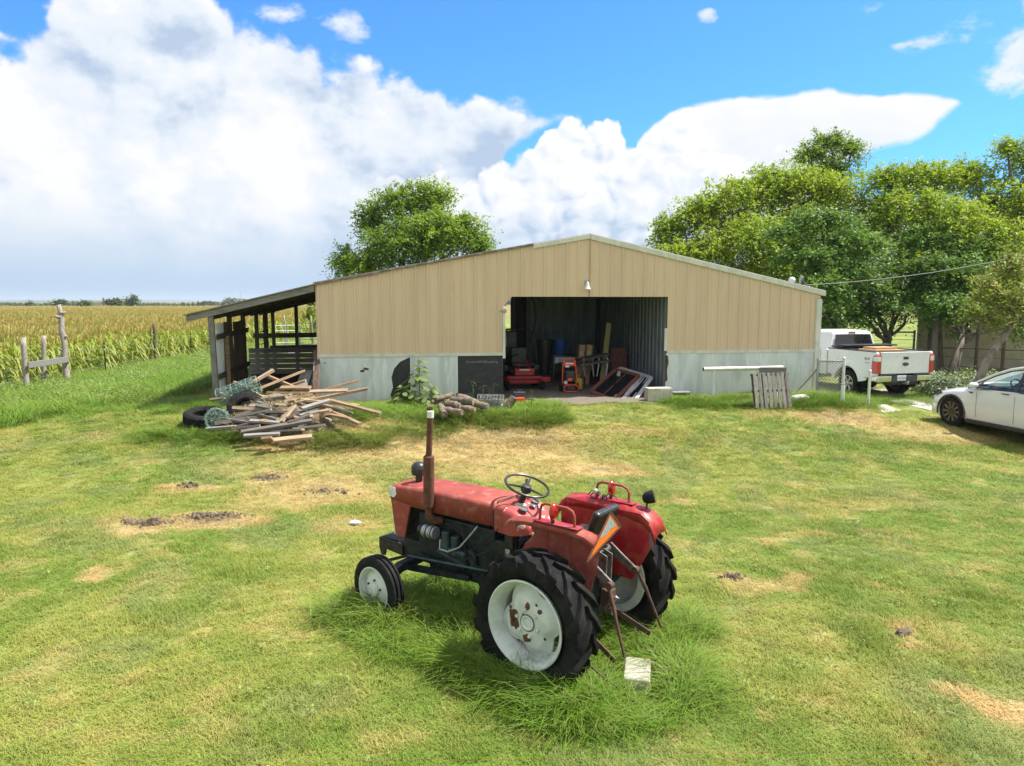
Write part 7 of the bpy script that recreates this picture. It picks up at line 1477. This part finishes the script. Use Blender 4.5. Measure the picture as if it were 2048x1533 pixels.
# ------------------------------------------------------------ along the right front
s_, z_ = WP(1292, 812, -.75); o = bthing('beige_cabinet', 'beige metal cabinet lying beside the bay opening', 'cabinet', s_ + .33, -.75)
MB().box((0, 0, .16), (.66, .32, .34)).build('case', MAT['beige_box'], o, bevel=.01); MB().box((.17, -.163, .16), (.28, .008, .26)).build('door', MAT['beige_box'], o, bevel=.006); MB().box((.02, -.165, .16), (.02, .012, .30)).build('door_frame', MAT['trim_pale'], o)
s_, z_ = WP(1360, 785, -.3); o = bthing('trough', 'low black trough against the pale skirt', 'trough', s_, -.35, z=z_ - .16); MB().box((0, 0, .12), (.46, .26, .10)).build('tray', BKP, o, bevel=.01); MB().box((0, -.02, .175), (.50, .30, .02)).build('rim', MAT['steel'], o); MB().box((0, -.02, .03), (.3, .2, .1)).build('foot', BKP, o)
HD = -.75
s0_, z0_ = WP(1407, 739, HD); s1_, z1_ = WP(1565, 736, HD); o = bthing('hitching_rail', 'pale steel pipe hitching rail before the barn skirt', 'rail', s0_, HD, z=BG(s0_, HD))
g = BG(s0_, HD); MB().tube([(0, 0, z0_ - g), (s1_ - s0_, 0, z1_ - g)], .057, 16).build('rail_pipe', MAT['trim_pale'], o, smooth=True); MB().tube([(.0, 0, z0_ - g), (-.004, 0, z0_ - g)], .05, 16).build('pipe_mouth', MAT['rust'], o)
for x in (WP(1427, 770, HD)[0] - s0_, WP(1552, 770, HD)[0] - s0_): MB().tube([(x, 0, -.1), (x, 0, z0_ - g - .04)], .055, 14).build('post', MAT['galvanised'], o, smooth=True)
# pallet leaning on the rail
pa = thing('pallet', 'weathered grey wooden pallet leaning against the hitching rail', 'pallet', tuple(GG(1545, 818)), BA + .05)
tilt = Euler((R(-14), 0, R(0))).to_matrix()
def pal(c, d): return tilt @ Vector(c), d
PWD, PH = 1.02, .92
for k in range(8): x = -PWD / 2 + .06 + k * (PWD - .12) / 7; MB().box(tilt @ Vector((x + (k % 2) * .008, -.06, PH / 2)), (.088, .02, PH * random.uniform(.96, 1.0)), tilt).build('slat', MAT['grey_wood'], pa, bevel=.003)
for z in (.05, PH / 2, PH - .05): MB().box(tilt @ Vector((0, 0, z)), (PWD, .09, .045), tilt).build('stringer', MAT['dark_board'], pa, bevel=.003)
for k in range(4): x = -PWD / 2 + .08 + k * (PWD - .16) / 3; MB().box(tilt @ Vector((x, .06, PH / 2)), (.088, .02, PH), tilt).build('slat', MAT['dark_board'], pa, bevel=.003)
sB, zB = WP(1545, 741, -.82); o = bthing('board', 'short thick grey board laid across the hitching rail above the pallet', 'board', sB, -.84, z=zB); MB().box((0, 0, 0), (.76, .05, .17), Euler((0, R(1), 0)).to_matrix()).build('plank', MAT['grey_board'], o, bevel=.006); MB().box((.0, .035, -.07), (.7, .03, .04)).build('cleat', MAT['dark_board'], o)
p = GG(1600, 804); o = thing('feed_bag', 'crumpled white and red feed bag right of the pallet', 'bag', tuple(p)); m = MB(); rq = random.Random(4)
m.loft([[(x, .11 * f * math.cos(a) * rq.uniform(.85, 1.15), .09 + .10 * f * math.sin(a) * rq.uniform(.85, 1.15)) for a in np.linspace(0, 2 * math.pi, 13)[:-1]] for x, f in ((-.24, .35), (-.18, .9), (-.05, 1.1), (.08, 1.0), (.18, .85), (.25, .3))]); m.build('sack', MAT['bag_white'], o, smooth=True); MB().box((.26, 0, .08), (.06, .14, .02)).build('folded_end', MAT['bag_white'], o)
a, b = BW(WP(1591, 787, -.45)[0], -.45, WP(1591, 787, -.45)[1]), BW(WP(1632, 742, -.2)[0], -.2, WP(1632, 742, -.2)[1]); o = thing('iron_rod', 'rusty iron rod leaning on the corner post of the barn', 'rod', (a.x, a.y, gz(a.x, a.y))); z = Vector(o.location); MB().tube([a - z + (a - b).normalized() * .05, b - z], .018, 8).build('rod', MAT['rust_iron'], o, smooth=True); MB().tube([b - z, b - z + Vector((.03, 0, .05))], .024, 8).build('hook', MAT['rust_iron'], o)
# chain link panel and posts
c0, c1 = GG(1633, 790), GG(1684, 800); cl = thing('chain_link_fence', 'short grey chain link fence panel between the barn corner and truck', 'fence', tuple(c0)); dv_ = c1 - c0; dv_.z = 0; L_ = dv_.length; un = dv_.normalized(); hh = .95
MB().tube([(0, 0, -.1), (0, 0, hh + .06)], .032, 10).build('post', MAT['steel'], cl, smooth=True); MB().tube([tuple(dv_ - Vector((0, 0, .15))), tuple(dv_ + Vector((0, 0, hh + .06)))], .04, 12).build('post', MAT['galvanised'], cl, smooth=True)
MB().lathe(sphere_prof(.045), tuple(dv_ + Vector((0, 0, hh + .08))), n=12).build('post_cap', MAT['galvanised'], cl, smooth=True); MB().tube([(0, 0, hh), tuple(dv_ + Vector((0, 0, hh)))], .02, 8).build('top_rail', MAT['steel'], cl, smooth=True)
m = MB(); stp = .085; n = int((L_ + hh) / stp)
for k in range(n):
    u0 = k * stp - hh
    for sg in (0, 1):
        pts = []
        for z in (0, hh):
            u = u0 + (z if sg == 0 else hh - z); pts.append((u, z))
        (ua, za), (ub, zb2) = pts
        if ua > ub: (ua, za), (ub, zb2) = (ub, zb2), (ua, za)
        if ub <= 0 or ua >= L_: continue
        if ua < 0: za += (zb2 - za) * (0 - ua) / (ub - ua); ua = 0
        if ub > L_: zb2 = za + (zb2 - za) * (L_ - ua) / (ub - ua); ub = L_
        m.tube([un * ua + Vector((0, 0, za)), un * ub + Vector((0, 0, zb2))], .007, 4, cap=False)
w_ = m.build('wire_mesh', MAT['wire_steel'], cl); w_['kind'] = 'stuff'
p = GG(1736, 816); o = thing('steel_post', 'lone grey steel post standing in front of the truck', 'post', tuple(p)); MB().tube([(0, 0, -.2), (0, 0, .95)], .034, 12).build('pipe', MAT['galvanised'], o, smooth=True); MB().lathe(sphere_prof(.04), (0, 0, .96), n=12).build('cap', MAT['galvanised'], o, smooth=True)
p = GG(1684, 812); o = thing('pipe_stub', 'short thick grey pipe beside the chain link post', 'post', (p.x, p.y, p.z)); MB().tube([(0, 0, -.1), (0, 0, .55)], .05, 14).build('pipe', MAT['galvanised'], o, smooth=True); MB().tube([(0, 0, .55), (0, 0, .57)], .054, 14).build('collar', MAT['steel'], o)
# ------------------------------------------------------------ small things on the lawn
sl_ = thing('stone_slab', 'pale rectangular stone slab in the tall grass behind the tractor', 'slab', (slab.x, slab.y, gz(slab.x, slab.y)), R(78))
MB().box((0, 0, .07), (.38, .22, .14)).build('slab', MAT['concrete'], sl_, bevel=.012)
for k, (x1, y1, x2, y2, lab) in enumerate(((1287, 1300, 1322, 1316, 'bare brown stick lying in the grass above the stone slab'), (1205, 1245, 1232, 1262, 'short brown rod in the grass behind the near rear wheel'), (655, 855, 664, 838, 'small forked twig standing in the grass right of the scrap pile'))):
    a, b = GG(x1, y1, .12), GG(x2, y2, .10); o = thing('stick', lab, 'stick', (a.x, a.y, gz(a.x, a.y)), 0, 'sticks on the lawn'); d = b - a; z = a.z - o.location.z
    MB().tube([(0, 0, z), (d.x * .5, d.y * .5, z + .015), (d.x, d.y, z)], [.009, .008, .006], 6).build('twig', MAT['log_wood'], o, smooth=True); MB().tube([(d.x * .5, d.y * .5, z + .015), (d.x * .7, d.y * .7 + .05, z + .05)], [.005, .003], 5).build('side_twig', MAT['log_wood'], o)
# clods of turned earth on the scrapes
cl_m = []
for i in range(4):
    q = np.random.default_rng(700 + i); bm = bmesh.new(); bmesh.ops.create_icosphere(bm, subdivisions=1, radius=.5)
    for v in bm.verts: v.co *= float(q.uniform(.6, 1.25))
    me = bpy.data.meshes.new('clod%d' % i); bm.to_mesh(me); bm.free(); me.materials.append(MAT['clod']); cl_m.append(me)
clp = protos('clod', cl_m); cx_, cy_ = [], []
for (px, py, wx_, wy_, n) in ((430, 1034, 55, 7, 330), (300, 1046, 45, 6, 160), (535, 956, 26, 6, 110), (375, 972, 22, 4, 60), (650, 985, 60, 8, 60), (1800, 1270, 12, 5, 30), (1460, 1155, 20, 6, 50)):
    for _ in range(n): p = GG(px + random.gauss(0, .5) * wx_, py + random.gauss(0, .5) * wy_); cx_.append(p.x); cy_.append(p.y)
cx_, cy_ = np.array(cx_), np.array(cy_); csz = rng.gamma(2.0, .016, cx_.size) + .012
scatter('earth_clods', np.stack([cx_, cy_, gzn(cx_, cy_)], 1), rng.uniform(0, 6.28, (cx_.size, 3)), np.stack([csz * 1.3, csz, csz * .8], 1), clp, 'dark clods of turned earth on the bare scrapes', 4)
# ------------------------------------------------------------ air
hm = bpy.data.materials.new('haze_air'); hm.use_nodes = True; nt = hm.node_tree; nt.nodes.clear()
pv = nt.nodes.new('ShaderNodeVolumePrincipled'); pv.inputs['Color'].default_value = (.78, .88, 1, 1); pv.inputs['Density'].default_value = .0002; pv.inputs['Anisotropy'].default_value = .2
ou = nt.nodes.new('ShaderNodeOutputMaterial'); nt.links.new(pv.outputs[0], ou.inputs['Volume'])
hb = MB().box((0, 2000, 18.5), (9100, 5200, 42)).build("haze", hm); tag(hb, "thin pale air over the whole farm", kind="stuff")
